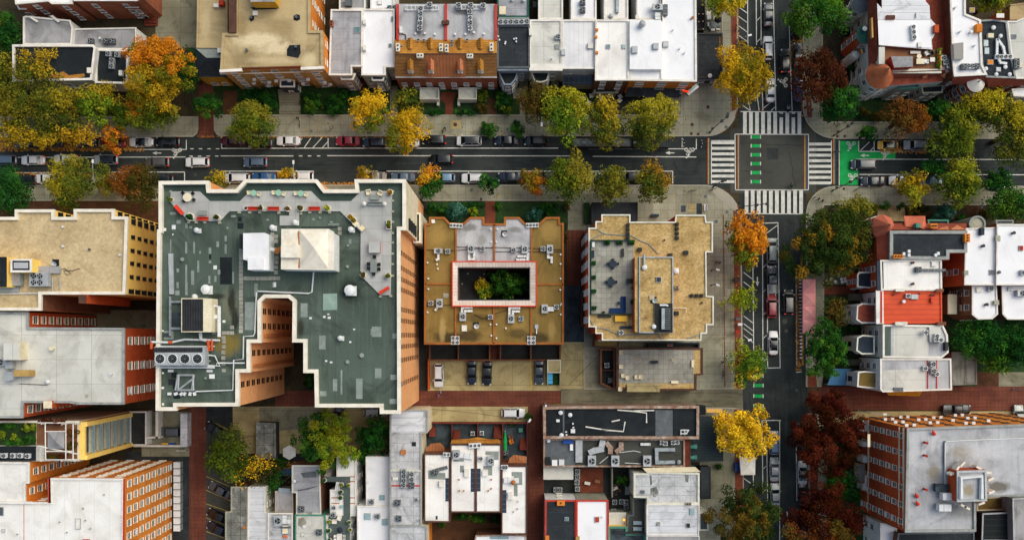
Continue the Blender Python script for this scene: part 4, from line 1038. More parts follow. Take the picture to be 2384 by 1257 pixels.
DV(b,541,-80,541,76,'brown_coping',1.3,.8,'party_wall')
bay(b,[(652,187),(668,185),(686,187),(686,203),(652,203)],5.5,'slate','slate','white_trim','',name='door_canopy')
ST(b,651,212,700,246,6,1.4);ST(b,651,258,700,270,3,.6)
for (x,y)in ((652,175),(700,172),(600,180),(560,182),(735,180),(590,190),(680,183),(620,176),(745,186),(570,172)):
 z=14-(y-158)*.26;q=W(x,161,14);MB().box(q[0],q[1]-.25,z-3,.65,.5,z-2.6).build('window_air_conditioner','steel_white',b.root)
def RH(label,pts,h,wall,roof,par=('white_trim'),sp=2.2,bayx=None,name='row_house',bayroof='slate',**k):
 b=bld(name,label,'house',pts,h,wall,roof,(.3,.25,par),'S',fh=3.0,sp=sp,ww=.95,wh=1.7,**k)
 return b
b=RH('row house with a streaky grey metal roof next to the tan apartment house',[(770.6,23),(844,23),(843,155),(819,155),(819,175),(766,175)],9.5,'pink_wall','grey_roof_y');SK(b,832,71,14,14);CH(b,772,55,6,12,.9)
ST(b,835,187,850,210,6,1.5,'redwood');bay(b,[(790,172),(828,172),(822,186),(795,186)],8,'pink_wall','grey_roof')
b=RH('small rear wing with a grey roof hatch behind the streaky metal roof',[(790,-80),(850,-80),(850,22),(790,22)],7.5,'white_wall','grey_roof');PP(b,'roof_hatch',RC(803,-2,818,14),8.3,7,'steel_dark')
b=RH('row house with bright white coated roof and grey green front',[(845,22),(918,22),(918,156),(897,156),(897,175),(842,175)],9.4,'grey_wall','white_roof');bay(b,[(862,172),(897,172),(892,188),(867,188)],8,'grey_wall','slate')
for x,y in ((848,50),(848,111)):PP(b,'chimney',RC(x-3,y-6,x+3,y+6),10.2,9,'white_trim')
SK(b,914,46,6,12);SK(b,909,107,7,8)
b=RH('white roofed rear wing beside the courtyard mansion plant',[(862,-80),(918,-80),(918,22),(863,22)],7.6,'white_wall','white_roof');SK(b,884,8,10,9,'white_trim')
acs([(908,22),(920,21)],7.4,'the white rear wing roof','pair of condensers behind the white coated roof')
b=bld('brick_mansion','wide brick double mansion with orange shingle ridge, copper roof and four dormers','house',[(921,10),(1157,10),(1157,92),(1157,182),(921,182)],8.6,'brick_red','grey_roof',None,'S',fh=2.7,sp=2.4,ww=.9,wh=1.3)
z=9.8
PP(b,'upper_storey',[(925,10),(1155,10),(1155,93),(925,93)],z,8,'brick_red','silver_roof');bz=b.z;b.z=z
for x in (925.5,1038,1154.5):DV(b,x,10,x,94,'red_coping',.45,.45)
F3(b,'shingle_slope',[[(919,93,9.8),(1157,93,9.8),(1157,125,11.6),(919,126,11.6)]],'shingle_orange')
F3(b,'tiled_slope',[[(919,126,11.6),(990,126,11.6),(990,180.5,8.5),(919,180.5,8.5)]],'shingle_brown');F3(b,'tiled_slope',[[(1084,126,11.6),(1157,126,11.6),(1157,180.5,8.5),(1084,180.5,8.5)]],'shingle_brown')
F3(b,'copper_slope',[[(990,125.8,11.7),(1084,125.8,11.7),(1084,180.5,8.6),(990,180.5,8.6)]],'copper_brown')
F3(b,'ridge',[[(919,125,11.75),(1157,124,11.75),(1157,127,11.7),(919,128,11.7)]],'brown_coping');F3(b,'gable_wall',[[(1157,93,9.8),(1157,125,11.6),(1157,180,8.5)],[(919,93,9.8),(919,126,11.6),(919,180,8.5)]],'brick_red')
for x,y,m_ in ((955,150,'shingle_orange'),(1003,150,'copper_bright'),(1071,150,'copper_bright'),(1118.5,150,'shingle_orange')):
 d=F3(b,'dormer',[[(x-7.5,y+14,10.6),(x-7.5,y-8,10.9),(x,y-14,11.6),(x,y+13,11.6)],[(x+7.5,y+14,10.6),(x+7.5,y-8,10.9),(x,y-14,11.6),(x,y+13,11.6)]],m_)
 q=W(x,y+15,10.2);MB().box(q[0],q[1]+.5,9.2,S(13,10),1.2,10.5).build('dormer_wall','cream',d,off=PO(b.root));o=bpy.data.objects.new('window',win_mesh(.7,.8,'white'));COL.objects.link(o);o.parent=d;o.location=(q[0]-b.root.location.x,q[1]-.1-b.root.location.y,9.5);o.rotation_euler=(0,0,math.pi)
for x in (955,1002.5,1071,1119):F3(b,'dormer',[[(x-6,113,11.2),(x-6,90,11),(x,88,11.7),(x,115,11.7)],[(x+6,113,11.2),(x+6,90,11),(x,88,11.7),(x,115,11.7)],[(x-6,90,11),(x-6,92,9.8),(x+6,92,9.8),(x+6,90,11),(x,88,11.7)]],'shingle_orange')
b.z=11
for x,y,sx,sy in ((926.5,111,7,17),(1027,111,7,17),(1040,113,7,17),(1144.5,110,7,18),(978,130,14,8),(1094,131,13,8)):CH(b,x,y,sx,sy,1.0,'stone_pale',2)
b.z=10.5
for x,y in ((935,110),(974,94),(987,95),(1052,97),(1052,107),(1052,117),(1088,94)):SK(b,x,y,7,5,'glass_blue')
b.z=bz
for x0,x1 in ((978,1022),(1068,1110)):
 q=poly(RC(x0,207,x1,234),2.2);MB().prism(q,0,2.2).build('porch','stone_pale',b.root);MB().ring(q if area(q)>0 else q[::-1],inset(ccw(q),.15),2.2,3.0).build('porch_rail','stone_pale',b.root)
for x0,x1,u in ((998,1022,1),(1068,1092,-1)):ST(b,x0,216,x1,238,7,2.0,'stone_pale','x',-u)
for x in (1020,1068):MB().box(*W(x,238,1),0,.5,1.4,1.2).build('gate_pier','stone_pale',b.root)
for i,(xs,y)in enumerate((((943,1020),20),((1062,1130),18))):
 r_=T('equipment_rail',f'white steel equipment platform carrying condensers on the {"left" if i == 0 else "right"} half of the mansion roof','platform',(*W(xs[0],y,9.8),9.8),'equipment platforms on the mansion')
 mb=MB();p,q=W(xs[0],y,10),W(xs[1],y,10);mb.box((p[0]+q[0])/2,p[1]+.4,10.1,q[0]-p[0],.12,10.25).box((p[0]+q[0])/2,p[1]-.4,10.1,q[0]-p[0],.12,10.25)
 for t in range(8):mb.box(p[0]+(q[0]-p[0])*(t+.5)/8,p[1],10.1,.12,1,10.22)
 mb.build('frame','steel_white',r_)
 mb=MB()
 for t in (0,.5,1):mb.box(p[0]+(q[0]-p[0])*t,p[1],9.7,.12,.8,10.1)
 mb.build('support','steel_white',r_)
acs([(1001,15,AC1),(980,24),(980,36),(980,47,AC2),(979,58),(978,69)],10.25,'the left half of the mansion roof','condensers on the mansion roof')
acs([(1068,16),(1096,16),(1125,17),(1094,31),(1095,45,AC2),(1095,57),(1095,69,AC2)],10.25,'the right half of the mansion roof','condensers on the mansion roof')
b.z=9.8
PP(b,'roof_hatch',RC(930,62,936,77),10.6,9.8,'steel_white');PN(b,[(933,78),(944,82),(945,92)],.1,.2,'black_metal')
for x,y in ((968,81),(990,80),(1013,82),(1060,82),(1084,82),(1104,78),(1127,81)):PI(b,x,y,2,.5)
for x,y in ((1033,57),(1042,56)):PI(b,x,y,4,.9,'brown_coping')
b=RH('charcoal roofed row house with a row of six condensers along its back',[(1158,60),(1233,60),(1233,158),(1158,158)],9.6,'blue_grey_wall','charcoal_roof','steel_dark',2.2);PP(b,'bay_cornice',RC(1158,158,1233,165),9.2,8.4,'blue_grey_wall')
bay(b,[(1160,168),(1206,168),(1200,186),(1190,198),(1174,198),(1168,186)],7.2,'blue_grey_wall','black_roof','blue_grey_wall')
ST(b,1208,185,1228,205,6,1.5)
for x,y in ((1160,87),(1163,95),(1177,100),(1176,104),(1197,93),(1202,92),(1202,99)):PI(b,x,y,1.5,.4)
acs([(1165,55),(1177,55),(1189,55),(1202,55),(1214,55),(1226,54)],9.4,'the charcoal row house roof','row of condensers on the charcoal roof')
b=RH('grey roofed rear wing with railed edge behind the charcoal roof',[(1158,-80),(1231,-80),(1231,40),(1158,40)],8.6,'grey_wall','grey_roof_y','verdigris_dark',2.4);SK(b,1170,26,16,20,'cream');DV(b,1160,44,1232,44,'slate_pale',.5,.6);VN(b,1193,2,4);VN(b,1219,3,4)
b=RH('row house with a pale grey seamed roof and white cornice',[(1234,47),(1308,47),(1308,158),(1232,158)],9.4,'stone_pale','pale_roof','white_trim',2.2);DV(b,1232,157,1310,157,'white_trim',1.3,.5,'cornice')
bay(b,[(1236,168),(1280,168),(1274,188),(1264,192),(1252,192),(1244,188)],7.0,'stone_pale','black_roof','stone_pale');ST(b,1283,180,1300,205,6,1.4)
PP(b,'chimney',RC(1232,67,1238,82),10.4,9,'white_trim');SK(b,1297,110,11,11,'slate_pale');PI(b,1285,138,1.5)
acs([(1299,89)],9.1,'the pale grey seamed roof')
b=RH('ribbed grey rear wing behind the pale seamed roof',[(1254,-80),(1310,-80),(1310,45),(1254,45)],7.8,'white_wall','pale_roof','white_trim');acs([(1247,14)],3,'the dark gap left of the ribbed rear wing',rec=ACD)
b=RH('white ribbed roof row house with a glazed porch roof over its front',[(1310,47),(1385,47),(1385,160),(1309,160)],9.5,'white_wall','white_rib','white_trim',2.2);SK(b,1374,109,13,13,'white_trim',.5)
F3(b,'porch_roof',[[(1310,168,5.2),(1384,168,5.2),(1383,198,4.2),(1310,198,4.2)]],'solar');PP(b,'porch',RC(1312,172,1382,196),4.0,0,'stone_grey')
PP(b,'chimney',RC(1307,115,1316,128),10,8.5,'steel')
b=RH('white rear wing with two condensers above the first ribbed white roof',[(1330,-80),(1388,-80),(1388,45),(1330,45)],7.9,'white_wall','white_roof','white_trim');acs([(1356,9),(1356,27)],7.7,'the white rear wing behind the ribbed roof','pair of condensers on the white rear wing',rec=ACD)
b=RH('cream white ribbed row house roof with two small skylights',[(1387,47),(1464,47),(1464,187),(1386,187)],10,'brick_brown','white_roof_b','white_trim',2.4);SK(b,1416,110,10,10);SK(b,1452,110,9,10,'glass_pale')
for x,y in ((1390,69),(1388,86),(1390,122)):PP(b,'chimney',RC(x-3,y-2.5,x+3,y+2.5),10.5,9,'brick_orange')
bay(b,[(1384,200),(1436,200),(1436,217),(1384,217)],3.2,'stone_grey','dark_yard','stone_grey','',name='porch')
b=RH('white rear wing with a pale blue duct on its roof',[(1407,-80),(1462,-80),(1462,45),(1407,45)],8,'white_wall','white_roof_b','white_trim');DU('roof_duct',[(1437,-20),(1437,30)],7.8,.6,'pale blue straight duct on the white rear wing roof','galvanised');VN(b,1422,40,5.5,.8,'steel')
b=bld('corner_building','broad white roofed restaurant corner building with a black awning below its brown front','building',[(1466,47),(1540,47),(1540,-80),(1620,-80),(1622,190),(1466,187)],9.6,'brick_orange','white_roof',(.3,.3,'white_trim'),'S',sp=3.6,ww=1.5,wh=1.2)
PP(b,'raised_roof',RC(1466,48,1540,162),10.6,9,'white_wall','white_roof');DV(b,1540,-60,1540,186,'white_trim',.3,.3);zz=b.z;b.z=10.6
VN(b,1494,60,8,1.4,'steel');SK(b,1477,118,13,16,'steel',.6);SK(b,1526,110,13,14,'steel',.6);b.z=zz
SK(b,1549,105,13,13,'steel',.6);PI(b,1582,115,1.8);PI(b,1593,125,1.8);PI(b,1566,72,1.5);PI(b,1611,44,2.5,.5,'rust')
inst(ACBIG,'rooftop_unit','twin fan grey rooftop unit on the restaurant corner roof near its top edge','rooftop unit',(*W(1529,21,9.3),9.3));DU('roof_vent_box',[(1548,16),(1548,36)],9.3,.9,'black and white slatted exhaust box beside the twin fan unit','steel_dark');DU('roof_vent_box',[(1530,35),(1530,45)],9.3,.9,'square white exhaust box in front of the twin fan unit')
F3(b,'awning',[[(1462,201,4.4),(1584,201,4.4),(1581,228,3.3),(1455,226,3.3)],[(1455,226,3.3),(1581,228,3.3),(1581,228,2.9),(1455,226,2.9)]],'charcoal_roof')
sg=T('neon_sign','projecting corner sign with a red neon tube and teal edge on the restaurant corner','sign',(*W(1600,212,5),5))
q0,q1=W(1588,212,5),W(1623,196,5);MB().tube([(q0[0],q0[1],5.4),(W(1603,216,5)[0],W(1603,216,5)[1],5.4)],.13).build('neon_tube',mat('neon_red','#ff3010',fine=0,emit=('#ff2a10',1.2)),sg)
MB().box(*W(1612,210,5),4.2,2.6,.8,5.3,R(40)).build('sign_box','steel',sg);MB().box(*W(1615,205,5),4.4,2.4,.12,5.45,R(42)).build('sign_edge','verdigris',sg)
b=bld('white_annex','narrow white rear wing beside the restaurant with skewed steel duct','building',[(1483,-80),(1538,-80),(1538,45),(1483,45)],9.0,'white_wall','white_roof',(.25,.2,'white_trim'),'');PP(b,'roof_hatch',RC(1480,36,1488,45),9.4,8,'white_trim')
b=bld('dark_annex','single storey annex with a flat dark green grey roof beside the avenue','building',[(1623,78),(1682,78),(1682,182),(1623,182)],4,'dark_wall','charcoal_roof',(.3,.25,'black_metal'),'S')
PT(b,[[(1675,85),(1680,85),(1680,126),(1675,126)]],'shingle_orange',name='fallen_leaves');F3(b,'front_sign',[[(1625,184,3.2),(1680,182,3.2),(1680,187,2.7),(1625,189,2.7)]],'blue_grey_wall');VN(b,1652,178,5,.5)
b=bld('dark_pavilion','black flat roofed patio pavilion strung with small lights beside the white corner roof','pavilion',[(1622,-80),(1641,-80),(1641,70),(1622,70)],3.5,'dark_wall','black_roof',(.15,.15,'black_metal'),'')
for y in (12,33,50,68):PP(b,'light',RC(1636,y-1,1638,y+1),3.7,3.3,'cream')
for y in (33,51):PP(b,'light',RC(1626,y-1,1628,y+1),3.7,3.3,'cream')
b=bld('turret_house','large corner house with copper cone turret, white roof and furnished roof terrace','house',[(2020,-90),(2200,-90),(2200,150),(2196,190),(2120,196),(2062,200),(2022,165)],9.6,'stone_pale','red_slate',None,'WS',fh=3.1,sp=2.3,ww=1.0,wh=1.8,maxw=70)
PP(b,'attic',[(2042,8),(2053,20),(2052,-90),(2152,-90),(2155,4),(2164,14),(2166,44),(2180,60),(2182,72),(2169,93),(2171,116),(2046,106)],12.6,9,'brick_brown','white_rib_x');b.z=12.6
PT(b,[[(2044,48),(2166,48),(2168,112),(2046,105)]],'white_roof');acs([(2123,66),(2124,78),(2125,90)],12.62,'the bright white turret house roof','condensers on the turret house roof',rec=AC2)
PP(b,'chimney',RC(2064,36,2084,45),13,12.4,'brick_rust','brown_coping');SK(b,2140,106,10,11,'white_trim');PP(b,'chimney',RC(2176,58,2186,76),13.4,9,'brick_rust');PN(b,[(2132,31),(2132,43)],.08,.2,'steel_dark')
F3(b,'mansard_roof',[[(2019,-90,9.6),(2020,110,9.6),(2042,108,12.4),(2041,-90,12.4)],[(2020,110,9.6),(2022,152,9.6),(2046,140,12),(2044,108,12.4)]],'red_slate')
F3(b,'mansard_roof',[[(2078,182,10),(2200,178,10),(2202,163,12),(2078,168,12)]],'red_slate')
PP(b,'terrace_deck',[(2050,112),(2190,117),(2192,160),(2062,162)],11.4,9,'brick_rust','timber_deck');b.z=11.4
PP(b,'stair_house',[(2074,132),(2125,132),(2125,156),(2082,158)],13.6,11,'red_wall','grey_roof');PP(b,'terrace_wall',RC(2046,110,2060,150),12.4,10,'stone_pale','pale_roof')
DV(b,2078,166,2192,166,'stone_pale',.8,.3);DV(b,2189,118,2191,160,'brick_tan',.3,.8,'terrace_rail')
TU(b,2048,175,33,10.2,4.2,'stone_pale','cone_copper',18)
TU(b,2048,178,37,6.6,0,'stone_pale','stone_pale',18,rows=(1,3.8));F3(b,'gable',[[(2190,176,11.5),(2202,170,12.4),(2200,184,10)],[(2148,178,10.5),(2160,174,11),(2158,182,10.2),(2148,184,10)]],'copper_bright')
bay(b,[(2092,196),(2138,196),(2138,206),(2092,208)],8.6,'stone_grey','slate_yard','verdigris_dark');bay(b,[(2144,202),(2196,198),(2194,216),(2148,218)],6.4,'stone_grey','black_roof','stone_grey')
bay(b,[(2020,60),(2003,62),(1996,70),(1996,92),(2003,101),(2020,101)],9.2,'brick_rust','verdigris_dark','verdigris_dark');put(TR('steel_white',.45),'round_table','round white table standing on the dark green oriel balcony','table',2010,70,9.15)
TU(b,2003,12,22,9.4,0,'stone_pale','stone_pale',14);F3(b,'bay_roof',[[(2003+21*math.cos(k*.45),12-21*math.sin(k*.45),9.5)for k in range(14)]],'slate');DV(b,2030,42,2032,88,'brick_tan',.3,.9,'balcony_rail')
q=W(1992,128,6);MB().cyl(*q,0,5.5,.9,n=12).cyl(*q,5.5,6.3,.95,.7,n=12).cyl(*q,6.3,6.7,.7,.1,n=12).build('domed_bay','white_trim',b.root)
fl=T('rainbow_flag','small rainbow striped flag hanging from the white domed bay of the turret house','flag',(*W(2007,122,8),8))
for k,c in enumerate(('red','orange','yellow','green','blue','violet')):
 MB().box(*W(2003+k*1.8,121-k*.8,8),7.9+k*.01,.17,.9,8.0+k*.01,R(15)).build('flag_stripe','rainbow_'+c,fl)
MB().tube([(*W(2001,127,7.6),7.6),(*W(2013,116,8.1),8.1)],.03).build('flag_pole','steel_white',fl)
for i,(x,y)in enumerate(((1960,45),(1948,78),(1936,100))):ST(b,1968-i*4,y+10,1988-i*2,y+22,5,1.2,'concrete_grey','x',1)
for i,(rc,nm,lb,ct,x,y,a)in enumerate(((AR('white_trim'),'armchair','cream lounge chair by the striped planters on the turret house terrace','armchair',2155,126,30),(AR('steel_white'),'armchair','white lounge chair below the cream lounge chair on the turret house terrace','armchair',2154,145,80),(TR('white_trim',w=.9,d=.8),'side_table','white square side table next to the white lounge chair','table',2167,142,0),(TR('cream',w=1.5,d=1.0),'coffee_table','beige low table in front of the terrace stair house','table',2139,146,0),(TR('cream',.45),'round_table','small round table in the middle of the turret house terrace','table',2136,134,0),(BR(1.9,'white_trim',False),'bench','white bench against the upper edge of the turret house terrace','bench',2129,124,0),(AR('black_metal'),'armchair','dark chair beside the cream lounge chair on the turret house terrace','armchair',2165,127,200))):
 put(rc,nm,lb,ct,x,y,11.42,a,'furniture on the turret house terrace')
for i,(y,c)in enumerate(((121,'#3f8f2c'),(131,'#4a9a30'),(138,'#c8562a'),(147,'#3f8f2c'),(154,'#4a9a30'))):
 put(PR(0,'lime' if c[1]!='c' else 'orange','#c8562a' if i%2 else '#4a9a30',i+3,(.5,.6)),'planter',f'{ORD[i]} from the top of the bright planters along the terrace edge of the turret house','planter',2182,y,11.42,0,'bright planters on the terrace edge')
b=bld('row_house','narrow bright white roof with a long skylight and brown side wall beside the turret house','house',[(2209,-90),(2248,-90),(2248,33),(2283,47),(2287,152),(2298,174),(2222,178),(2219,150)],12.8,'brick_brown','white_roof',(.3,.3,'white_trim'),'S',fh=3.1,sp=2.4)
PP(b,'roof_monitor',[(2220,102),(2243,99),(2243,138),(2222,138)],13.6,12.4,'white_trim','glass_blue');SK(b,2262,25,12,11,'brick_tan');PI(b,2222,20,2.5);PI(b,2233,76,2.2);PI(b,2258,77,2.5);PI(b,2267,108,2)
F3(b,'mansard_roof',[[(2214,197,10),(2300,197,10),(2300,178,12.3),(2218,180,12.3)]],'red_slate')
acs([(2240,158,ACD),(2249,157),(2259,157),(2270,157,ACD)],12.5,'the narrow white roof with the long skylight','condensers at the foot of the narrow white roof',rec=AC1)
acs([(2193,138),(2198,148),(2206,156),(2212,141,ACD)],11,'the ledge beside the turret house terrace','condensers on the ledge beside the terrace')
PP(b,'ledge',[(2190,132),(2220,134),(2222,168),(2190,168)],11,0,'stone_pale','pale_roof')
TU(b,2272,194,21,10.6,1.2,'brick_rust','white_trim',16);F3(b,'turret_skirt',[[(2240,196,9.6),(2262,190,10),(2285,200,10),(2262,214,9.0)]],'red_slate')
bay(b,[(2232,206),(2262,214),(2262,226),(2232,222)],6,'stone_pale','red_slate');ST(b,2180,220,2200,240,5,1.3)
b=bld('row_house','charcoal roofed row house with white ducts and an orange hatch','house',[(2282,48),(2312,46),(2344,50),(2352,120),(2366,182),(2297,180),(2286,150)],12.4,'brick_rust','charcoal_roof',(.3,.25,'grey_coping'),'S',fh=3.1)
PP(b,'chimney',RC(2274,56,2287,74),13.6,10,'brick_orange');PP(b,'chimney',RC(2320,32,2338,42),13.4,10,'brick_rust','white_trim')
for x,y in ((2294,102),(2296,120)):SK(b,x,y,11,15,'glass_pale')
SK(b,2303,147,13,11,mat('hatch_orange','#d8801e',fine=.1),.5);VN(b,2310,67,5,.7);PP(b,'roof_hatch',RC(2301,78,2314,88),12.8,12,'cream');SK(b,2323,163,11,10,'steel')
for x,y in ((2317,175),(2348,175),(2293,162),(2327,86),(2338,158)):VN(b,x,y,4.5,.6)
DU('white_duct',[(2319,92),(2318,128),(2326,148),(2340,150)],12.15,.42,'left of two white flexible ducts on the charcoal roof');DU('white_duct',[(2319,92),(2333,112),(2338,135)],12.15,.42,'right of two white flexible ducts on the charcoal roof')
acs([(2318,135,AC2),(2327,135,AC2),(2337,135,AC2),(2347,135,AC2)],12.15,'the charcoal roof with white ducts','white condensers among the ducts')
F3(b,'mansard_roof',[[(2300,203,10),(2384,200,10),(2384,182,12.2),(2298,183,12.2)]],'red_slate')
b=bld('row_house','pale ribbed roof at the upper right edge beside the charcoal roof','house',[(2346,50),(2366,50),(2390,40),(2470,40),(2470,183),(2366,183),(2354,120)],12.2,'brick_rust','pale_roof',(.25,.2,'white_trim'),'S');SK(b,2360,86,11,10,'steel_dark');SK(b,2373,153,11,12,'cream')
acs([(2362,146),(2362,157)],12,'the pale ribbed roof at the right edge','two condensers on the pale ribbed roof',rec=ACD)
bay(b,[(2356,208),(2400,206),(2400,226),(2360,224)],9.5,'white_wall','white_roof')
b=bld('yard_shed','small shed with a mossy tan roof behind the charcoal roof at the top right','shed',[(2352,12),(2384,8),(2440,8),(2440,45),(2352,46)],4,'brick_tan','tan_roof',(.15,.15,'tan_roof'),'')
b=bld('corner_house','red brick corner house with faceted cone turret and dark flat roof','house',[(2040,520),(2250,520),(2250,589),(2208,589),(2208,606),(2042,606)],9.8,'brick_rust','red_slate',None,'W',fh=3.1,sp=2.6,maxw=60,style='pale')
PP(b,'attic',[(2071,538),(2250,538),(2250,588),(2208,588),(2208,604),(2071,603)],11.8,9,'brick_rust','charcoal_roof');b.z=11.6;b.w=ccw(poly([(2071,538),(2250,538),(2250,588),(2208,588),(2208,604),(2071,603)],11.8))
MB().ring(inset(b.w,-.05),inset(b.w,.55),11.5,12.1).build('parapet','grey_coping',b.root);b.z=11.82
F3(b,'mansard_roof',[[(2041,521,9.8),(2250,521,9.8),(2250,535,11.6),(2072,535,11.6)],[(2041,521,9.8),(2072,535,11.6),(2071,604,11.6),(2042,606,9.8)]],'red_slate')
TU(b,2055,528,29,9.8,3.4,'brick_rust','cone_red',8,style='pale')
F3(b,'gable_roof',[[(2104,503,9.4),(2154,503,9.4),(2145,531,12),(2110,528,11)],[(2154,503,9.4),(2156,535,11),(2145,531,12)],[(2104,503,9.4),(2110,528,11),(2106,535,11)]],'cone_red');PP(b,'roof_cap',RC(2133,520,2143,530),12.5,11,'verdigris')
bay(b,[(2160,512),(2208,512),(2208,524),(2162,524)],9.0,'brick_rust','black_roof','verdigris');F3(b,'gable_roof',[[(2180,535,11.6),(2210,535,11.6),(2206,526,10.6)],[(2212,535,11.6),(2250,535,11.6),(2228,524,10.6)]],'copper_bright')
for x,y,sx,sy in ((2091,597,20,7),(2174,526,14,8),(2252,554,10,18)):CH(b,x,y,sx,sy,1.0,'brick_orange',3)
for x,y in ((2105,591,),(2117,585),(2117,594),(2179,594),(2185,590)):PP(b,'vent_box',RC(x-3,y-3.5,x+3,y+3.5),12.5,11.6,'steel_white')
b=bld('row_house','white roofed row house with a dark fallen flue across its roof and colourful front','house',[(2050,606),(2192,605),(2193,676),(2052,675)],11.6,'brick_rust','white_roof_b',(.25,.25,'white_trim'),'WE',fh=3.1,sp=2.4,maxw=50);DV(b,2049,607,2050,676,'slate',1.2,.2)
for x,y in ((2123,612),(2123,661)):PI(b,x,y,2.6,.5,'brown_coping')
SK(b,2172,615,10,12,'white_trim');rt=DU('exhaust_flue',[(2136,629),(2152,629),(2197,629)],11.4,.45,'long rusty dark exhaust duct lying across the white row house roof','steel_dark',.6);inst(ACD,'rooftop_unit','dark rusty exhaust fan at the end of the long duct','rooftop unit',(*W(2135,628,11.4),11.4))
bay(b,[(2046,632),(2000,634),(1996,640),(1996,668),(2046,672)],6.2,'brick_rust','slate','white_trim');F3(b,'mural_panel',[[(1994,640,4.2),(1994,645,4.2),(2010,645,5),(2010,640,5)],[(1990,652,4.2),(1990,657,4.2),(2008,657,5),(2008,652,5)]],'rainbow_yellow')
b=bld('row_house','row house with a vivid orange red ribbed metal roof','house',[(2054,678),(2192,677),(2193,752),(2055,753)],11.3,'white_wall','red_metal',(.2,.2,'red_metal'),'WE',fh=3.1,sp=2.4,maxw=50);DV(b,2048,676,2049,754,'white_trim',1.4,.3);DV(b,2052,678,2052,752,'red_coping',.3,.4)
SK(b,2127,691,16,11,'steel',.5);PP(b,'roof_hatch',RC(2168,693,2176,704),11.7,11,'red_metal');inst(AC2,'air_conditioner','small white condenser beside the steel skylight on the red metal roof','air conditioner',(*W(2111,689,11.1),11.1));PI(b,2101,702,3,.7)
for x,y in ((2080,686),(2138,684),(2166,687),(2172,688)):PI(b,x,y,1.5,.4,'brown_coping')
CH(b,2188,676,15,5,.9,'brick_brown',0);CH(b,2095,675,18,5,.9,'stone_pale',0)
bay(b,[(2040,708),(2008,706),(1996,712),(1994,744),(2006,752),(2040,752)],8.5,'white_wall','red_slate','white_trim',style='pale');ST(b,1974,684,2000,700,6,1.5,'concrete_grey','x',1)
b=bld('row_house','row house with pale grey seamed roof, green strip and a condenser bench','house',[(2056,756),(2196,758),(2206,780),(2208,820),(2192,833),(2056,832)],11.2,'stone_pale','silver_roof',(.25,.3,'white_trim'),'WE',fh=3.1,sp=2.4,maxw=50)
PT(b,[RC(2059,760,2074,828)],'green_roof');PT(b,[RC(2080,760,2162,828)],'pale_roof');CH(b,2098,753,26,6,.9,'stone_pale',0);CH(b,2192,753,18,6,.9,'brick_brown',0)
PP(b,'equipment_curb',[(2163,761),(2190,759),(2192,796),(2165,796)],11.5,10.8,'steel','pale_roof');acs([(2178,782),(2177,790),(2187,791),(2152,774,AC2)],11.5,'the pale seamed roof with the green strip','condensers on the pale seamed roof',rec=AC2);PP(b,'roof_hatch',RC(2201,796,2208,816),11.9,10,'black_metal')
bay(b,[(2036,782),(2008,780),(1996,786),(1994,816),(2006,824),(2036,824)],8.6,'stone_pale','slate','stone_pale',style='dark')
b=bld('row_house','end row house with long grey roof and white side bay beside the brick alley','house',[(2050,835),(2214,835),(2216,907),(2056,912),(2050,906)],11,'white_wall','silver_roof',(.25,.25,'white_trim'),'WE',fh=3.1,sp=2.5,maxw=50);PT(b,[[(2056,862),(2154,858),(2154,905),(2058,908)]],'pale_roof')
for x in (2160,2181):DV(b,x,838,x,908,'red_coping',.18,.12,'seam_strip')
acs([(2151,857,AC2),(2169,847),(2170,863),(2178,870,AC2)],10.8,'the end row house roof between red seams','condensers on the end row house roof',rec=AC1)
PP(b,'roof_hatch',RC(2082,902,2103,911),11.2,10,'steel_dark');bay(b,[(2044,866),(2012,864),(1998,866),(1996,900),(2044,905)],8.6,'white_wall','brown_roof','white_trim',style='dark')
F3(b,'side_canopy',[[(2064,912,5),(2148,910,5),(2140,922,3.5),(2068,920,3.5)]],'yellow_paint');ST(b,1970,836,2000,850,6,1.4,'concrete_grey','x',1)
b=bld('timber_shed','long weathered timber roofed shed behind the end row house','shed',[(2217,820),(2256,820),(2274,838),(2274,894),(2217,896)],3.5,'redwood','wood_roof',(.1,.15,'wood_roof'),'')
b=bld('row_house','tall white roofed house with red brick side wall right of the dark corner roof','house',[(2249,532),(2320,530),(2318,663),(2246,663)],11.4,'brick_rust','white_roof',(.2,.2,'white_trim'),'W',sp=5,maxw=10);PI(b,2286,573,3,.6,'black_metal');SK(b,2308,634,11,12,'steel_dark');CH(b,2323,555,9,11,.6,'stone_grey',0);CH(b,2249,635,8,9,.6,'stone_grey',0);PP(b,'chimney',RC(2284,530,2292,547),12.2,11,'slate')
q=W(2274,522,9.5);MB().cyl(*q,0,9.5,S(19,9.5),n=16).build('round_bay','stone_grey',b.root);MB().ring([(q[0]+1.6*math.cos(k*.393),q[1]+1.6*math.sin(k*.393))for k in range(16)],[(q[0]+1.25*math.cos(k*.393),q[1]+1.25*math.sin(k*.393))for k in range(16)],9.4,9.8).build('bay_parapet','slate_pale',b.root)
b=bld('row_house','wide white roofed house with a red square hatch at the right edge','house',[(2322,523),(2480,522),(2480,663),(2320,663)],11.9,'brick_rust','white_roof',(.2,.2,'white_trim'),'');PI(b,2357,543,3,.6,'black_metal');SK(b,2376,578,10,12,'red_wall');VN(b,2324,634,4,.6,'steel_dark');bay(b,[(2318,513),(2360,513),(2358,522),(2320,522)],9,'stone_grey','slate','slate_pale')
inst(AC1,'air_conditioner','grey condenser on the wide white roof with the red hatch','air conditioner',(*W(2379,635,11.7),11.7))
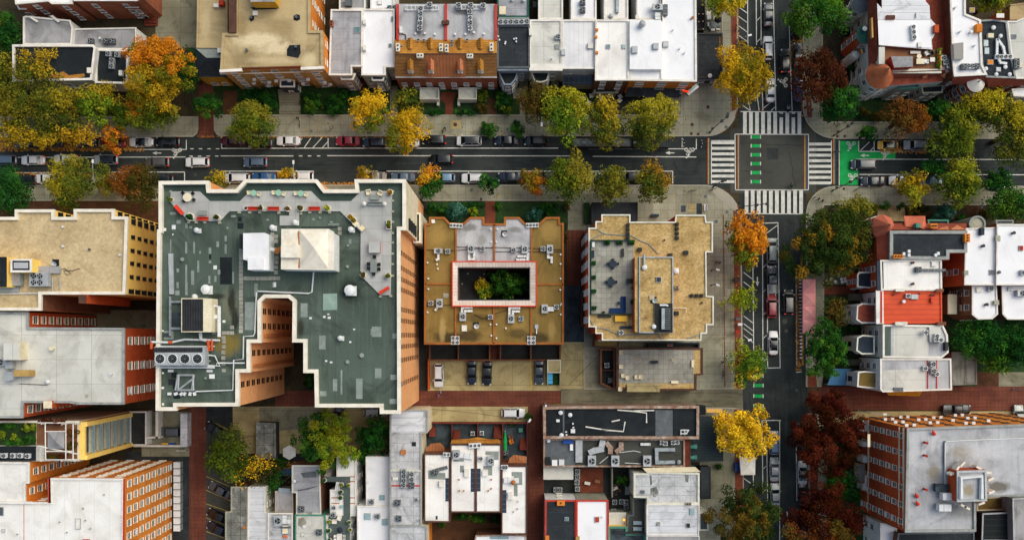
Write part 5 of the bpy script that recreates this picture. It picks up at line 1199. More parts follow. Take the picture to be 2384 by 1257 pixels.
b=bld('row_house','white rear wing with chamfered corners behind the tall white roofed house','house',[(2264,664),(2320,664),(2323,731),(2310,742),(2278,743),(2264,732)],10,'brick_brown','white_roof',(.2,.2,'white_trim'),'WS');PI(b,2294,709,3,.6,'black_metal');CH(b,2320,704,9,9,.6,'stone_grey',0);PP(b,'roof_hatch',RC(2274,668,2287,680),10.2,9.5,'white_trim');acs([(2303,672)],9.8,'the chamfered white rear wing')
b=bld('row_house','second chamfered white rear wing at the right edge','house',[(2333,664),(2480,664),(2480,743),(2346,743),(2335,731)],10,'brick_brown','white_roof',(.2,.2,'white_trim'),'');SK(b,2350,673,11,9,'steel');acs([(2374,683)],9.8,'the second chamfered white rear wing',rec=ACBIG)
b=bld('rear_porch','timber rear porch with a white canopy between the red brick wall and the white wing','porch',[(2210,685),(2262,685),(2262,731),(2210,731)],5,'redwood','timber_deck',(.1,.1,'timber_deck'),'');PP(b,'canopy',RC(2208,685,2228,731),5.8,5.4,'cream');acs([(2238,677),(2259,684)],5,'the timber rear porch','pair of condensers on the rear porch',rec=ACD)
TALL=[(370,422.4),(485,421.7),(487,441.8),(549,441.8),(570.5,418.4),(737.5,418.4),(756,442),(828,442),(826,418.4),(944,418.4),(944,535),(931,535),(932,962),(885,962),(885,947),(734,947),(732.5,867),(707,867),(707,796),(681,796),(682,702),(671,692.5),(617,692.5),(606.5,703),(606.5,797),(581,797),(581,866),(555,866),(555,944.5),(410,945),(410,955),(363,955),(366.5,535),(370,535)]
b=bld('apartment_tower','tall peach walled apartment tower with a green roof, cream parapet and deep light court','apartment block',TALL,32,'peach','green_roof',(.85,.52,'cream_coping'),'',fh=3.3)
def TOWER_WINDOWS(b):
 me,m2=win_mesh(.78,1.9,'peach'),win_mesh(1.0,1.9,'peach')
 zs=[28.6-3.3*i for i in range(9)]
 for x,ys,m_ in ((931,(586.5,599,621.5,648,673,719.5,746,780,807,839,866,894.5),me),(606.5,(724,759),m2),(581,(822,848),m2),(555,(896,916),m2)):
  for z in zs:
   for j,y in enumerate(ys):
    if (x<900 and j==1 and x!=606.5)or (x>900 and y in (599,866)):continue
    q=W(x+max(0,y-535)*.00235*(x>900),y,32);put_window(b,q[0]+.02,q[1],z,-math.pi/2,m_,130)
 for z in zs[:5]:
  for x in (622,634,646,658,668):q=W(x,692.5,32);put_window(b,q[0],q[1],z,math.pi,m2,99)
 p,q=W(944,440,32),W(944,535,32)
 for k in range(4):put_window(b,p[0]+.08,W(0,515,32)[1],26.8-3.4*k,-math.pi/2,win_mesh(1.8,1.2,'dark'),99)
 PP(b,'lower_wing',RC(962,496,980,566),13,0,'cream','dark_yard');w=ccw(poly(RC(962,496,980,566),13));MB().ring(w,inset(w,.3),12.9,13.5).build('parapet','cream_coping',b.root)
 flush(b);b.extra=[]
 for x,y0,z in ((606.5,781,30),(581,852,30)):
  q=W(x,y0,32);MB().box(q[0]+.25,q[1],0,.3,.5,z).build('drainpipe','rust',b.root)
tw=b
TOWER_WINDOWS(b)
for ax in ((943.2,440,533),):
 p,q=W(944,420,32),W(944,535,32);MB().add([(p[0]+.06,p[1],11),(p[0]+.06,q[1],11),(p[0]+.06,q[1],31.4),(p[0]+.06,p[1],31.4)],[(0,1,2,3)]).build('cream_facing','cream',b.root)
PT(b,[[(377,429),(480,428),(482,447),(552,447),(574,424),(734,424),(752,447),(833,447),(831,424),(938,424),(938,445),(905,445),(840,445),(817,467),(748,468),(724,445),(581,445),(559,468),(489,468),(465,446),(397,446),(378,446)]],'green_roof_side',.006)
DZ=b.z+.28
deck=[(397.4,445.8),(465,446),(488.6,468.5),(558.8,468.5),(581,445),(724,445),(747.5,468.5),(817,468.5),(840,445),(912.8,445),(909.8,687),(885.4,687),(838.6,640.5),(839.6,540),(791.8,492),(696,492),(696,525),(651,525),(651,502),(673,502),(673,492),(533.7,492),(512,515),(440,515),(396.8,472)]
MB().prism(poly(deck,DZ),b.z+.02,DZ).build('roof_terrace','deck_paver',b.root)
mb=MB()
for x,y in [(440,518),(458,518),(478,518),(512,519),(558,495),(582,495),(605,495),(650,496),(701,498),(722,495),(746,495),(768,495),(914,446),(914,468),(914,493),(914,517),(914,543),(914,565),(914,591),(914,615),(914,642),(910,689),(886,690)]:
 mb.box(*W(x,y,b.z),b.z,.5,.35,b.z+.3)
mb.build('deck_support','stone_grey',b.root)
Z=b.z
PP(b,'penthouse',[(566,543),(616,542),(626,546),(626,629),(580,629),(576,607),(566,604)],Z+3.4,Z,'white_wall','white_roof');PP(b,'penthouse',RC(577,600,612,628),Z+3.9,Z+3,'white_trim','white_roof');PP(b,'vent_box',RC(616,562,628,574),Z+2.6,Z,'steel_white')
PP(b,'louvre',RC(557,545,565,577),Z+2.2,Z,'dark_louvre')
ph=PP(b,'penthouse',[(655,533),(766,533),(766,539),(778,543),(778,629),(654,627)],Z+4.6,Z,'white_wall','cream_coping');hz=Z+4.62
cx,cy=729,569
pr=[(697,536),(764,536),(764,625),(698,625)]
F3(b,'hipped_roof',[[(pr[i][0],pr[i][1],hz+.02),(pr[(i+1)%4][0],pr[(i+1)%4][1],hz+.02),(cx+2,cy+8,hz+1.5)]for i in range(4)],'cream_coping');b.z=hz
PT(b,[[(693,538),(698,538),(698,624),(694,624),(696,600),(691,590),(695,570)],[(692,542),(699,540),(698,552),(694,554)]],'rust');PP(b,'roof_hatch',RC(654,570,696,600),hz+.7,hz-1,'cream_coping','cream_coping');b.z=Z
mb=MB().sheet(poly([(640,578),(654,574),(656,582),(646,592),(638,588)],Z+3),Z+3);mb.build('flue_cowl','rust',b.root);PN(b,[(626,578),(634,582),(642,582)],.35,2.2)
mech=PP(b,'plant_room',[(422,694),(474,694),(493,695),(493,773),(422,773)],Z+3.2,Z,'cream','cream');b.z=Z+3.2;PT(b,[RC(424,696,473,771)],'dark_louvre');b.z=Z;VN(b,458,691,6,1.6)
PN(b,[(482,712),(494,712),(510,714),(510,784)],.3,1.6);PN(b,[(478,738),(508,738)],.45,1.4);PN(b,[(396,690),(396,782)],.22,.5,'galvanised');PN(b,[(398,703),(422,703)],.22,.5,'galvanised');PN(b,[(398,765),(422,765)],.22,.5,'galvanised')
DV(b,397,590,399,685,'steel',.75,.35,'duct_cover');
PN(b,[(600,678),(718,683),(726,680),(730,634)],.13,.4);PN(b,[(597,680),(593,775),(590,782),(567,783),(566,836),(544,838),(542,908),(456,911)],.12,.3);PN(b,[(570,845),(505,845),(504,853)],.12,.4)
PN(b,[(353,796),(398,797),(430,790),(512,792)],.18,.9);PN(b,[(353,796),(352,812)],.24,.9,'pipe_orange');PN(b,[(392,797),(402,797)],.24,.93,'pipe_orange');PN(b,[(484,792),(486,812)],.24,.95,'pipe_orange');PN(b,[(493,790),(494,815),(482,815)],.2,.95,'pipe_orange');PN(b,[(466,775),(468,790),(480,792)],.3,1.0);PN(b,[(480,850),(512,852),(500,828),(480,826)],.12,.6)
for x,y,r in ((461,537,6),(636.6,531,6.5),(482,674,11),(689,518.6,6),(818.6,535,6.5),(816,676,12.5),(794,787,6)):
 PP(b,'vent_curb',RC(x-r*.9,y-r*.8,x+r*1.1,y+r),Z+.4,Z,'steel_white');VN(b,x,y,r,1.1)
for x,y,r in ((426,604,5),(470,834,3),(480,880,3),(811,572,3),(745.5,507.5,3),(810,621,4),(843,827,6),(810,842,5),(489,840,3)):PI(b,x,y,r*.7,.3,'slate_pale')
random.seed(11)
PT(b,[RC(512,599,540,662),RC(553,519,567,533),RC(554,505,563,516),RC(487,592,492,603),RC(700,528,790,531)],'black_roof',name='roof_patch')
lp=[RC(396,558,399,588),RC(431,563,436,590),RC(450,563,454,590),RC(464,584,468,591),RC(504,562,510,575),RC(523,569,528,591),RC(486,577,492,591),RC(459,607,464,634),RC(431,616,436,656),RC(445,630,452,663),RC(431,656,437,687),RC(411,657,416,671),RC(411,625,417,634),RC(497,619,505,626),RC(507,628,513,639),RC(486,607,492,613),RC(485,642,490,660),RC(499,642,504,656),RC(541,633,545,660),RC(408,676,418,687),RC(396,494,410,500),RC(411,513,421,521),RC(431,520,437,532),RC(441,527,447,532),RC(538,501,549,506),RC(527,528,532,533),RC(523,549,528,562),RC(394,443,400,448),RC(377,456,382,460),RC(376,498,381,503),RC(764,521,790,524),RC(768,515,775,519),RC(812,557,818,568),RC(848,595,852,600),RC(866,760,888,784),RC(863,765,868,780),RC(914,776,924,788),RC(873,857,888,880),RC(829,881,844,928),RC(907,928,926,940),RC(909,872,924,884),RC(793,861,797,918),RC(775,882,785,910),RC(745,910,760,922),RC(743,781,758,813),RC(700,706,716,738),RC(620,510,626,514),RC(727,508,733,513),RC(636,597,646,612),RC(640,555,646,565),RC(634,657,642,669),RC(382,770,404,790),RC(570,703,595,768),RC(592,660,600,690)]
PT(b,lp,mat('patch_grey','#76807a','#8a948e',.8,fine=.1))
PT(b,[RC(400,524,409,534),RC(381,531,387,538),RC(401,544,404,548),RC(497,618,505,627),RC(637,657,643,668),RC(487,676,493,683),RC(518,745,525,751),RC(720,738,726,743),RC(752,735,758,740),RC(763,737,770,742),RC(391,860,404,866),RC(481,860,495,866),RC(487,871,500,881),RC(762,730,767,733),RC(822,765,827,768),RC(813,794,818,798),RC(757,838,762,842),RC(768,841,774,845),RC(377,768,381,772),RC(377,866,382,870),RC(376,900,382,905),RC(377,938,382,943)],'steel_white',.02)
PT(b,[[(752,684),(785,683),(785,721),(752,722)]],mat('patch_pale_green','#7f968c','#93a89e',.8,fine=.08),.018)
def PAV(x,y):global pvn;pvn+=.0015;MB().prism(poly(RC(x-4.5,y-4.2,x+4.5,y+4.2),Z+.06),Z,Z+.05+pvn).build('paver','paver_grey',b.root)
pvn=0
for i in range(21):
 x,y=561+random.uniform(-.6,.6),583+i*9.4
 PAV(x,y)
for i in range(9):PAV(571+i*9.6,648)
for x,y in ((634,545),(643,551),(643,562),(644,600),(644,611),(643,622),(643,634),(630,612),(791,533),(791,543),(540,762),(500,757),(521,775),(530,775),(540,775),(521,795),(521,807),(520,820),(520,833),(520,846),(521,862),(498,774),(520,786)):PAV(x,y)
ch=T('rooftop_chiller','long grey rooftop chiller with four round fans at the left edge of the green roof','rooftop unit',(*W(420,832,Z),Z))
q=[W(x,0,Z+2.4)[0]for x in (360,478)];yc=W(0,829,Z+2.4)[1];yw=S(42,Z)
MB().box((q[0]+q[1])/2,yc,Z+.6,q[1]-q[0],yw,Z+2.4).build('casing','steel',ch)
MB().box((q[0]+q[1])/2-.3,yc+yw*.34,Z+2.4,(q[1]-q[0])*.96,yw*.26,Z+2.44).build('louvre','dark_louvre',ch)
for k in range(4):
 fx,fy=W(373+k*29,835,Z+2.4);r=S(12,Z)
 fo=MB().cyl(fx,fy,Z+2.4,Z+2.46,r*.9,n=20).build('fan_opening','fan_dark',ch)
 MB().ring([(fx+r*math.cos(a*.314),fy+r*math.sin(a*.314))for a in range(20)],[(fx+r*.88*math.cos(a*.314),fy+r*.88*math.sin(a*.314))for a in range(20)],Z+2.4,Z+2.6).build('fan_ring','steel_white',fo,off=PO(ch))
 bl=MB().cyl(fx,fy,Z+2.46,Z+2.56,r*.22,n=10)
 for j in range(10):
  a=j*.628;bl.add([(fx+.2*r*math.cos(a),fy+.2*r*math.sin(a),Z+2.5),(fx+.85*r*math.cos(a),fy+.85*r*math.sin(a),Z+2.5),(fx+.85*r*math.cos(a+.25),fy+.85*r*math.sin(a+.25),Z+2.54)],[(0,1,2)])
 bl.build('fan_blades','steel_dark',fo,off=PO(ch))
mb=MB()
for x in (362,392,420,450,476):
 for y in (809,850):mb.box(*W(x,y,Z+.3),Z,.18,.18,Z+.7)
for y in (806,856,853):mb.tube([(*W(372 if y>850 else 362,y,Z+.6),Z+.6),(*W(500,y,Z+.6),Z+.6)],.1)
mb.build('support_frame','steel_white',ch)
fr=T('steel_gantry','open grey steel gantry near the lower left corner of the green roof','frame',(*W(432,890,Z),Z))
mb=MB()
for a,c in (((414,873),(451,873)),((414,908),(451,908)),((416,873),(414,908)),((449,873),(450,908)),((418,905),(448,882)),((414,873),(408,908)),((451,873),(446,908))):mb.tube([(*W(*a,Z+.9),Z+.9),(*W(*c,Z+.9),Z+.9)],.16,4)
for p in ((414,873),(451,873),(414,908),(451,908)):mb.box(*W(*p,Z+.5),Z,.16,.16,Z+.9)
mb.build('frame','steel',fr)
for i,x in enumerate((397,412,425,432,445,455)):
 l_=T('floodlight',f'{ORD[i]} from the left of the white floodlights below the steel frame on the green roof','floodlight',(*W(x,916,Z),Z),'floodlights on the green roof')
 MB().box(0,0,.3,.6,.45,.62,R(20*i)).build('lamp_head','steel_white',l_,off=(0,0,0));MB().box(0,.1,0,.08,.08,.35).build('stand','steel_dark',l_,off=(0,0,0))
PT(b,rects_ if False else [RC(399,866,412,880),RC(392,882,408,896),RC(404,920,420,928),RC(402,890,416,905)],'black_roof',.02,'roof_mat')
PT(b,[RC(413,704,424,715),RC(400,728,420,760),RC(380,775,398,785)],'slate_yard',.016)
RB=BR(1.95,'red_bright')
for i,(x,y,a,w_)in enumerate(((419.5,489,-48,'by the left chamfer of the roof terrace'),(474,510.6,180,'below the grey coffee table on the roof terrace'),(590.5,487,180,'first from the left on the straight terrace edge'),(638,487,180,'second from the left on the straight terrace edge'),(733,487,180,'right of the gangway on the straight terrace edge'),(895,676,32,'at the lower tip of the roof terrace'))):
 put(RB,'bench',f'red slatted bench {w_}','bench',x,y,DZ,a,'red benches on the roof terrace')
for i,(x,y,r,w_,pl)in enumerate(((400,466,.33,'small white round planter in the left corner of the terrace','olive_green'),(444.5,506,.55,'largest white round planter with a dark bush on the terrace','green'),(507,507,.4,'white round planter right of the lower red bench','brown_olive'),(609,486,.36,'white round planter between the two central red benches','brown_olive'),(671.7,487,.38,'white round planter left of the gangway','brown'),(701,487,.38,'white round planter right of the gangway','brown_olive'),(763.5,486,.42,'white round planter with yellow green plant right of the last central bench','chartreuse'),(908.8,449,.42,'tan round planter in the upper right corner of the terrace','orange'),(846,640.5,.42,'white round planter left of the dark dining chairs','brown_olive'),(904,643,.42,'white round planter right of the dark dining chairs','olive_green'))):
 put(PR(r*1.25,pl,'cream_coping',20+i),'planter',w_,'planter',x,y,DZ,0,'round planters on the roof terrace')
put(PR(.36,None,'steel_white'),'planter','empty white round planter left of the third red bench','planter',574,486,DZ,0,'round planters on the roof terrace')
put(PR(0,'gold','cream_coping',51,(1.7,.9)),'planter','long white planter with yellow flowers set at an angle beside two beige lounge chairs','planter',820,509.6,DZ,-45);put(PR(0,'lime','cream_coping',52,(.8,1.5)),'planter','upright white rectangular planter with green tuft at the right terrace edge','planter',906,524,DZ,0)
BK=CR('black_metal');BE=AR('cream');TD='dark chairs on the roof terrace'
put(TR('cream',.72),'round_table','large round cream table with four dark chairs on the left of the terrace','table',439.5,461,DZ)
for x,y,a,w_ in ((429,452,-45,'upper left'),(450.5,451,-135,'upper right'),(431,468,45,'lower left'),(453,466,150,'lower right')):put(BK,'chair',f'dark chair at the {w_} of the round cream table','chair',x,y,DZ,a,TD)
for i,(x,y)in enumerate(((593,451),(650.6,450.5),(702,452))):
 put(TR(mat('mint','#8fb8a0',fine=.06),.5),'round_table',f'{ORD[i]} from the left of three mint green round tables on the terrace','table',x,y,DZ,0,'mint tables on the roof terrace')
 for s,w_ in ((-1,'left'),(1,'right')):put(BE,'armchair',f'beige chair on the {w_} side of the {ORD[i]} mint green table','armchair',x+s*11,y+(2 if s>0 else -1),DZ,0 if s<0 else 160,'beige chairs at the mint tables',scale=.8)
for x,y,w,d,l_ in ((473.6,497,1.3,.75,'grey coffee table above the lower red bench'),(873.7,461.5,1.4,.7,'grey coffee table between the two beige armchairs at the top right')):put(TR('slate_pale',w=w,d=d),'coffee_table',l_,'table',x,y,DZ,0,'grey coffee tables on the roof terrace',scale=1)
put(BE,'armchair','beige armchair at the upper left of the top right coffee table','armchair',859,449,DZ,-80);put(BE,'armchair','beige armchair at the upper right of the top right coffee table','armchair',886,451,DZ,-115)
put(BR(2.4,'slate_pale'),'sofa','grey terrace sofa flanked by two white globe lamps','sofa',873.7,476,DZ,180)
for x,w_ in ((849.5,'left'),(897,'right')):
 l_=T('globe_lamp',f'white globe lamp at the {w_} end of the grey terrace sofa','lamp',(*W(x,476,DZ),DZ),'globe lamps on the terrace');MB().cyl(0,0,0,.5,.1,n=8).build('stand','steel_dark',l_,off=(0,0,0));MB().cyl(0,0,.45,.65,.2,.32,n=12).cyl(0,0,.65,.85,.32,.32,n=12).cyl(0,0,.85,1.0,.32,.1,n=12).build('globe','white_trim',l_,off=(0,0,0))
put(BE,'armchair','beige lounge chair left of the small white drum table by the angled planter','armchair',830,522,DZ,45);put(BE,'armchair','beige lounge chair right of the small white drum table by the angled planter','armchair',844,532,DZ,45);put(TR('white_trim',.28),'side_table','small white drum table between the angled beige lounge chairs','table',836,527.5,DZ)
k_=T('terrace_kiosk','square violet grey terrace kiosk with a red side panel','kiosk',(*W(874,577,DZ),DZ));MB().box(0,0,0,1.7,1.7,1.1).build('cabinet','red_wall',k_,off=(0,0,0));MB().box(0,0,1.1,1.85,1.85,1.2).build('counter','deck_paver',k_,off=(0,0,0))
put(TR('slate_pale',w=1.05,d=2.1),'dining_table','long greenish dining table with six dark chairs near the terrace tip','table',871,620,DZ)
for x,y,a,w_ in ((873,599,-90,'at the head'),(871,638,90,'at the foot'),(860,615,0,'on the left, upper'),(860,625,0,'on the left, lower'),(883,616,180,'on the right, upper'),(883,627,180,'on the right, lower')):put(BK,'chair',f'dark chair {w_} of the long dining table','chair',x,y,DZ,a,TD,scale=1.1)
def YELLOW_WINDOWS(b):
 for i in range(7):
  z=25.1-2.85*i
  for y,w_,h_ in ((513,.8,1.3),(549,.5,1.05),(581,.5,1.05),(611,.5,1.05),(643,.5,1.05),(677,.62,1.7)):
   q=W(296.6-(y-505)/30,y,28);put_window(b,q[0],q[1],z-(h_-1.05)*.6,-math.pi/2,win_mesh(w_,h_,'dark'))
  for x0,y in ((265.5,496),(125,497)):q=W(x0,y,28);put_window(b,q[0],q[1],z,-math.pi/2,win_mesh(.7,1.3,'dark'))
b=bld('apartment_building','yellow walled apartment block with a broad beige gravel roof','apartment block',[(-90,506),(35,506),(35,488.5),(125,488.5),(125,506),(172,506),(172,487.6),(265.5,487.6),(265.5,505),(296.6,505),(290.6,684.6),(95,684.6),(95,722),(-90,722)],28,'yellow_wall','gravel_pale',(.5,.45,'cream_coping'),'');YELLOW_WINDOWS(b)
mb=MB()
p,q=W(95,684.6,28),W(95,722,28);mb.add([(p[0]+.05,p[1],0),(q[0]+.05,q[1],0),(q[0]+.05,q[1],27.4),(p[0]+.05,p[1],27.4)],[(3,2,1,0)]);mb.build('rear_wall','brick_brown',b.root)
PP(b,'chimney',RC(183,686,201,706),28.6,10,'brick_rust','brown_coping')
Z=b.z
b.z=Z
PP(b,'penthouse',RC(-80,598,16,668),Z+3,Z,'yellow_wall','black_roof');PP(b,'penthouse',RC(24,603,74,634),Z+3,Z,'yellow_wall','white_trim');b.z=Z+3;PT(b,[RC(29,607,69,629)],'glass');PT(b,[RC(32,611,66,625)],'silver_roof',.03);b.z=Z
PP(b,'equipment_curb',RC(20,634,46,665),Z+1.5,Z,'grey_wall','grey_roof');PP(b,'equipment_curb',RC(76,620,138,636),Z+.8,Z,'grey_wall','grey_roof');PP(b,'walkway',RC(0,668,43,680),Z+.4,Z,'steel','steel')
o=T('rooftop_unit','grey rooftop unit with four fans on the beige gravel roof','rooftop unit',(*W(100,651,Z),Z));MB().box(0,0,.3,3.2,2.4,1.5).build('casing','steel',o,off=(0,0,0));MB().box(0,0,0,2.8,2.0,.3).build('base_frame','steel_dark',o,off=(0,0,0))
for i in range(4):
 fx,fy=-.85+1.05*(i%2),-.55+1.1*(i//2)
 f_=MB().cyl(fx,fy,1.5,1.55,.46,n=16).build('fan_opening','fan_dark',o,off=(0,0,0));bl=MB()
 for j in range(4):a=j*1.57+.4;bl.add([(fx,fy,1.57),(fx+.42*math.cos(a),fy+.42*math.sin(a),1.56),(fx+.42*math.cos(a+.5),fy+.42*math.sin(a+.5),1.58)],[(0,1,2)])
 bl.build('fan_blades','steel',f_,off=(0,0,0))
dish(130,612,Z,'black satellite dish mount with a white dish beside the beige roof plant',.5)
for x,y in ((149,529),(149,574),(210,581),(281,594)):PI(b,x,y,2,.4,'steel_dark' if x==210 else 'steel_white')
PN(b,[(140,628),(150,625),(165,636),(155,640),(148,630),(170,630),(186,625)],.05,.1,'black_metal','loose_cable');PN(b,[(0,684),(60,683),(140,683)],.1,.3);PN(b,[(138,644),(140,675)],.12,.3,'steel');PN(b,[(122,648),(122,680)],.12,.4,'steel')
b=bld('apartment_building','rust brick apartment block with a wide off white roof left of the tower','apartment block',[(-90,727),(65,727),(65,762.4),(289,764),(288,940.5),(182,940.5),(160,937),(53.4,936.5),(52,972),(-90,972)],27,'brick_rust','pale_roof',(.35,.3,'grey_coping'),'EN',fh=2.85,sp=3.4,ww=1.2,wh=1.4,style='pale',maxw=99)
Z=b.z
PP(b,'chimney',RC(101,933,121,950),27.6,8,'brick_rust','cream');PP(b,'chimney',RC(32,862,69,876),28.6,26,'brick_tan','brick_tan');PP(b,'penthouse',[(10,864),(36,866),(30,884),(8,889)],28.2,26,'steel','steel');PP(b,'penthouse',RC(8,798,45,838),29.5,26,'cream','pale_roof');PP(b,'equipment_curb',RC(12,842,28,858),28,26,'steel','steel')
VN(b,114,888,5,.8);PI(b,262,870,2);PI(b,204,920,2.2,.3,'stone_grey');PI(b,125,811,4,.8,'cream');PN(b,[(44,893),(110,896)],.05,.1,'black_metal','loose_cable');acs([(9,843)],Z,'the off white roof at the left edge',rec=ACBIG)
SK(b,45,805,12,10,'cream')
b=bld('terrace_building','cream framed apartment building with glass fronted balconies and a roof garden','apartment block',[(-90,980),(184,980),(184,1072),(-90,1072)],23,'cream','pale_roof',(.25,.3,'cream_coping'),'')
Z=b.z
xw=W(184,0,23)[0];y0,y1=W(0,982,23)[1],W(0,1070,23)[1]
fl_=MB()
for k in range(7):
 z0=22-k*3.1
 fl_.add([(xw+.03,y1+.9,z0-2.75),(xw+.03,y0-.9,z0-2.75),(xw+.03,y0-.9,z0-.35),(xw+.03,y1+.9,z0-.35)],[(0,1,2,3)])
fl_.build('balcony_glazing','glass_blue',b.root)
for k in range(7):
 z0=22-(k+1)*3.1+.3
 bl=MB().box(xw+.55,(y0+y1)/2,z0-.25,1.1,y0-y1-1.6,z0,m=0).build('balcony','stone_pale',b.root);MB().box(xw+1.1,(y0+y1)/2,z0,.06,y0-y1-1.6,z0+1.0).build('balustrade','glass_pale',bl,off=PO(b.root))
for yy in (y0-.4,y1+.4):MB().box(xw+.7,yy,0,1.4,.8,22.9).build('side_frame','yellow_wall',b.root)
MB().box(xw+.5,(y0+y1)/2,22.4,1.0,y0-y1,23.05).build('head_frame','yellow_wall',b.root)
PP(b,'garden_bed',RC(-80,984,84,1036),22.95,22,'cream','turf');PP(b,'penthouse',RC(-80,1038,84,1072),24.2,22,'white_wall','black_roof');PT(b,[RC(85,984,104,1036),RC(104,985,182,1068)],'timber_deck',.02,'terrace_deck')
pg=T('roof_pergola','white timber pergola with a grey pyramid canopy on the roof garden','pergola',(*W(135,1025,Z),Z));mb=MB()
for a,c in (((88,984),(184,984)),((88,1038),(184,1057)),((105,984),(106,1070)),((153,986),(153,1072)),((170,986),(170,1072)),((106,1004),(153,1004)),((106,1050),(170,1050)),((106,1070),(184,1070))):mb.tube([(*W(*a,Z+2.5),Z+2.5),(*W(*c,Z+2.5),Z+2.5)],.11,4)
mb.build('beams','white_trim',pg);mb=MB()
for p in ((106,985),(153,986),(184,985),(106,1070),(153,1070),(184,1070)):mb.box(*W(*p,Z+1),Z,.16,.16,Z+2.5)
mb.build('posts','white_trim',pg)
F3(B_:=type('X',(),{'root':pg})(),'canopy',[[(x0,y0_,Z+2.6),(x1,y1_,Z+2.6),(130,1028,Z+3.5)]for (x0,y0_),(x1,y1_)in (((111,1004),(150,1004)),((150,1004),(150,1044)),((150,1044),(111,1044)),((111,1044),(111,1004)))],'grey_roof')
acs([(-2,1059),(14,1059),(34,1059),(51,1059),(68,1060)],24.22,'the black strip roof beside the roof garden','condensers on the strip beside the roof garden',rec=ACBIG if False else AC2)
for i,(x,y,rx,ry,p,w_)in enumerate(((20,992,24,7,'mid_green','long green hedge row along the top of the roof garden'),(65,995,16,9,'lime','bright green clump at the upper right of the roof garden'),(40,1028,34,7,'mid_green','long green hedge row along the bottom of the roof garden'),(33,1016,6,7,'chartreuse','yellow green bush in the middle of the roof garden'),(5,1012,7,8,'lime','bright bush at the left edge of the roof garden'),(70,1022,9,8,'green','dark bush by the lower right of the roof garden'),(108,980,16,6,'red_brown','rust brown shrub left at the top of the pergola'),(140,982,14,7,'red_brown','rust brown shrub right at the top of the pergola'),(170,1008,12,8,'brown','brown shrub inside the upper right pergola bay'),(168,1038,12,10,'brown_olive','olive brown shrub inside the right pergola bay'),(120,1063,14,8,'brown_olive','olive shrub at the lower left of the pergola'),(146,1063,8,6,'red_brown','rusty shrub at the lower middle of the pergola'))):
 SH(w_,x,y,rx,ry,1.3,p,Z,'hedge' if 'hedge' in w_ else 'shrub','planting on the roof garden',1.4,.24)
b=bld('garage','open topped white walled garage forecourt with a sliding white gate','garage',[(302,958),(340,958),(340,1036),(302,1036)],3.2,'white_wall','dark_yard',(.3,.2,'white_trim'),'');PP(b,'partition_wall',RC(362,958,368,1020),2.6,0,'white_trim');PP(b,'partition_wall',RC(340,1016,372,1020),2.6,0,'white_trim');PP(b,'gate',RC(420,962,436,1040),2.4,0,'white_rib_x','white_rib_x');PP(b,'partition_wall',RC(310,1036,436,1040),2.2,0,'white_trim')
for i,(x,c)in enumerate(((388,'#d8a416'),(403,'#1a4a9a'))):
 t_=T('wheelie_bin',f'{"yellow" if i == 0 else "blue"} lidded bin pair against the garage forecourt wall','bin',(*W(x,1034,.14),.05),'bins at the garage forecourt');MB().frustum([(-.55,-.3),(.55,-.3),(.55,.3),(-.55,.3)],.08,[(-.62,-.36),(.62,-.36),(.62,.36),(-.62,.36)],.95).build('bin_body',c,t_,off=(0,0,0));MB().box(0,0,.95,1.3,.8,1.03).build('lid',c,t_,off=(0,0,0));MB().cyl(.45,.3,0,.1,.08,n=8).cyl(-.45,.3,0,.1,.08,n=8).build('wheel','rubber',t_,off=(0,0,0))
b=bld('apartment_building','orange brick apartment block with bright white roof at the bottom left','apartment block',[(-90,1074),(67,1076),(67,1124),(58,1124),(58,1169),(115,1169),(115,1113),(288,1114),(286,1360),(-90,1360)],24,'brick_orange','white_roof_b',(.3,.3,'white_trim'),'E',fh=2.85,sp=2.05,ww=1.05,wh=1.35,style='pale',maxw=99)
facades(b,'N',2.85,2.6,1.2,1.2,'pale',1.1,140)
DV(b,114,1112,115,1170,'red_coping',.5,.3);DV(b,288,1114,286,1330,'red_coping',.2,.33);PT(b,[RC(55,1172,56.5,1330)],'red_coping');DV(b,-60,1168,72,1170,'white_trim',.4,.5);SK(b,3,1189,13,20,'steel_dark');SK(b,183,1218,11,24,'white_trim',.3);SK(b,9,1234,8,8,'pale_roof')
for x,y in ((244,1150),(140,1214),(200,1210),(212,1229),(157,1238),(42,1242),(195,1182)):PI(b,x,y,1.3,.3,'stone_grey')
PP(b,'hatch',RC(190,1256,206,1262),24.3,23.5,'red_wall')
for i in range(10):
 y=1081+i*16.2;t_=T('utility_cabinet',f'pale grey utility cabinet at the foot of the orange brick block, {ORD[i] if i < 9 else "last"} from the top','cabinet',(*W(415,y,1),.03),'row of utility cabinets');MB().box(0,0,.1,1.25,1.15,1.75).build('cabinet_body','steel',t_,off=(0,0,0));MB().box(0,0,1.75,1.32,1.2,1.82).build('lid','steel_white',t_,off=(0,0,0));MB().box(.64,0,.4,.03,.9,1.5).build('door','galvanised',t_,off=(0,0,0));MB().box(0,0,0,1.1,1.0,.1).build('plinth','concrete_grey',t_,off=(0,0,0))
sh=T('sawhorse','white wooden barricade beside the brick alley below the garage forecourt','barricade',(*W(423,1049,.3),.05));MB().box(0,.1,.8,1.9,.08,.95).build('board','white_trim',sh,off=(0,0,0))
for x in (-.8,.8):MB().tube([(x,-.3,0),(x,.1,.85)],.04,4).tube([(x,.4,0),(x,.1,.85)],.04,4).build('trestle','white_trim',sh,off=(0,0,0))
CB=[(989,521),(999,521),(999.5,506),(1035,506),(1046,519),(1079,520),(1094,506),(1127,506),(1127,521),(1174,521),(1174,506),(1209,506),(1222,520),(1256,520),(1271,506),(1303,506),(1303,520),(1312,520),(1312,801),(988,801)]
HOLE=[(1066,622.5),(1234,622.5),(1234,699),(1066,699)]
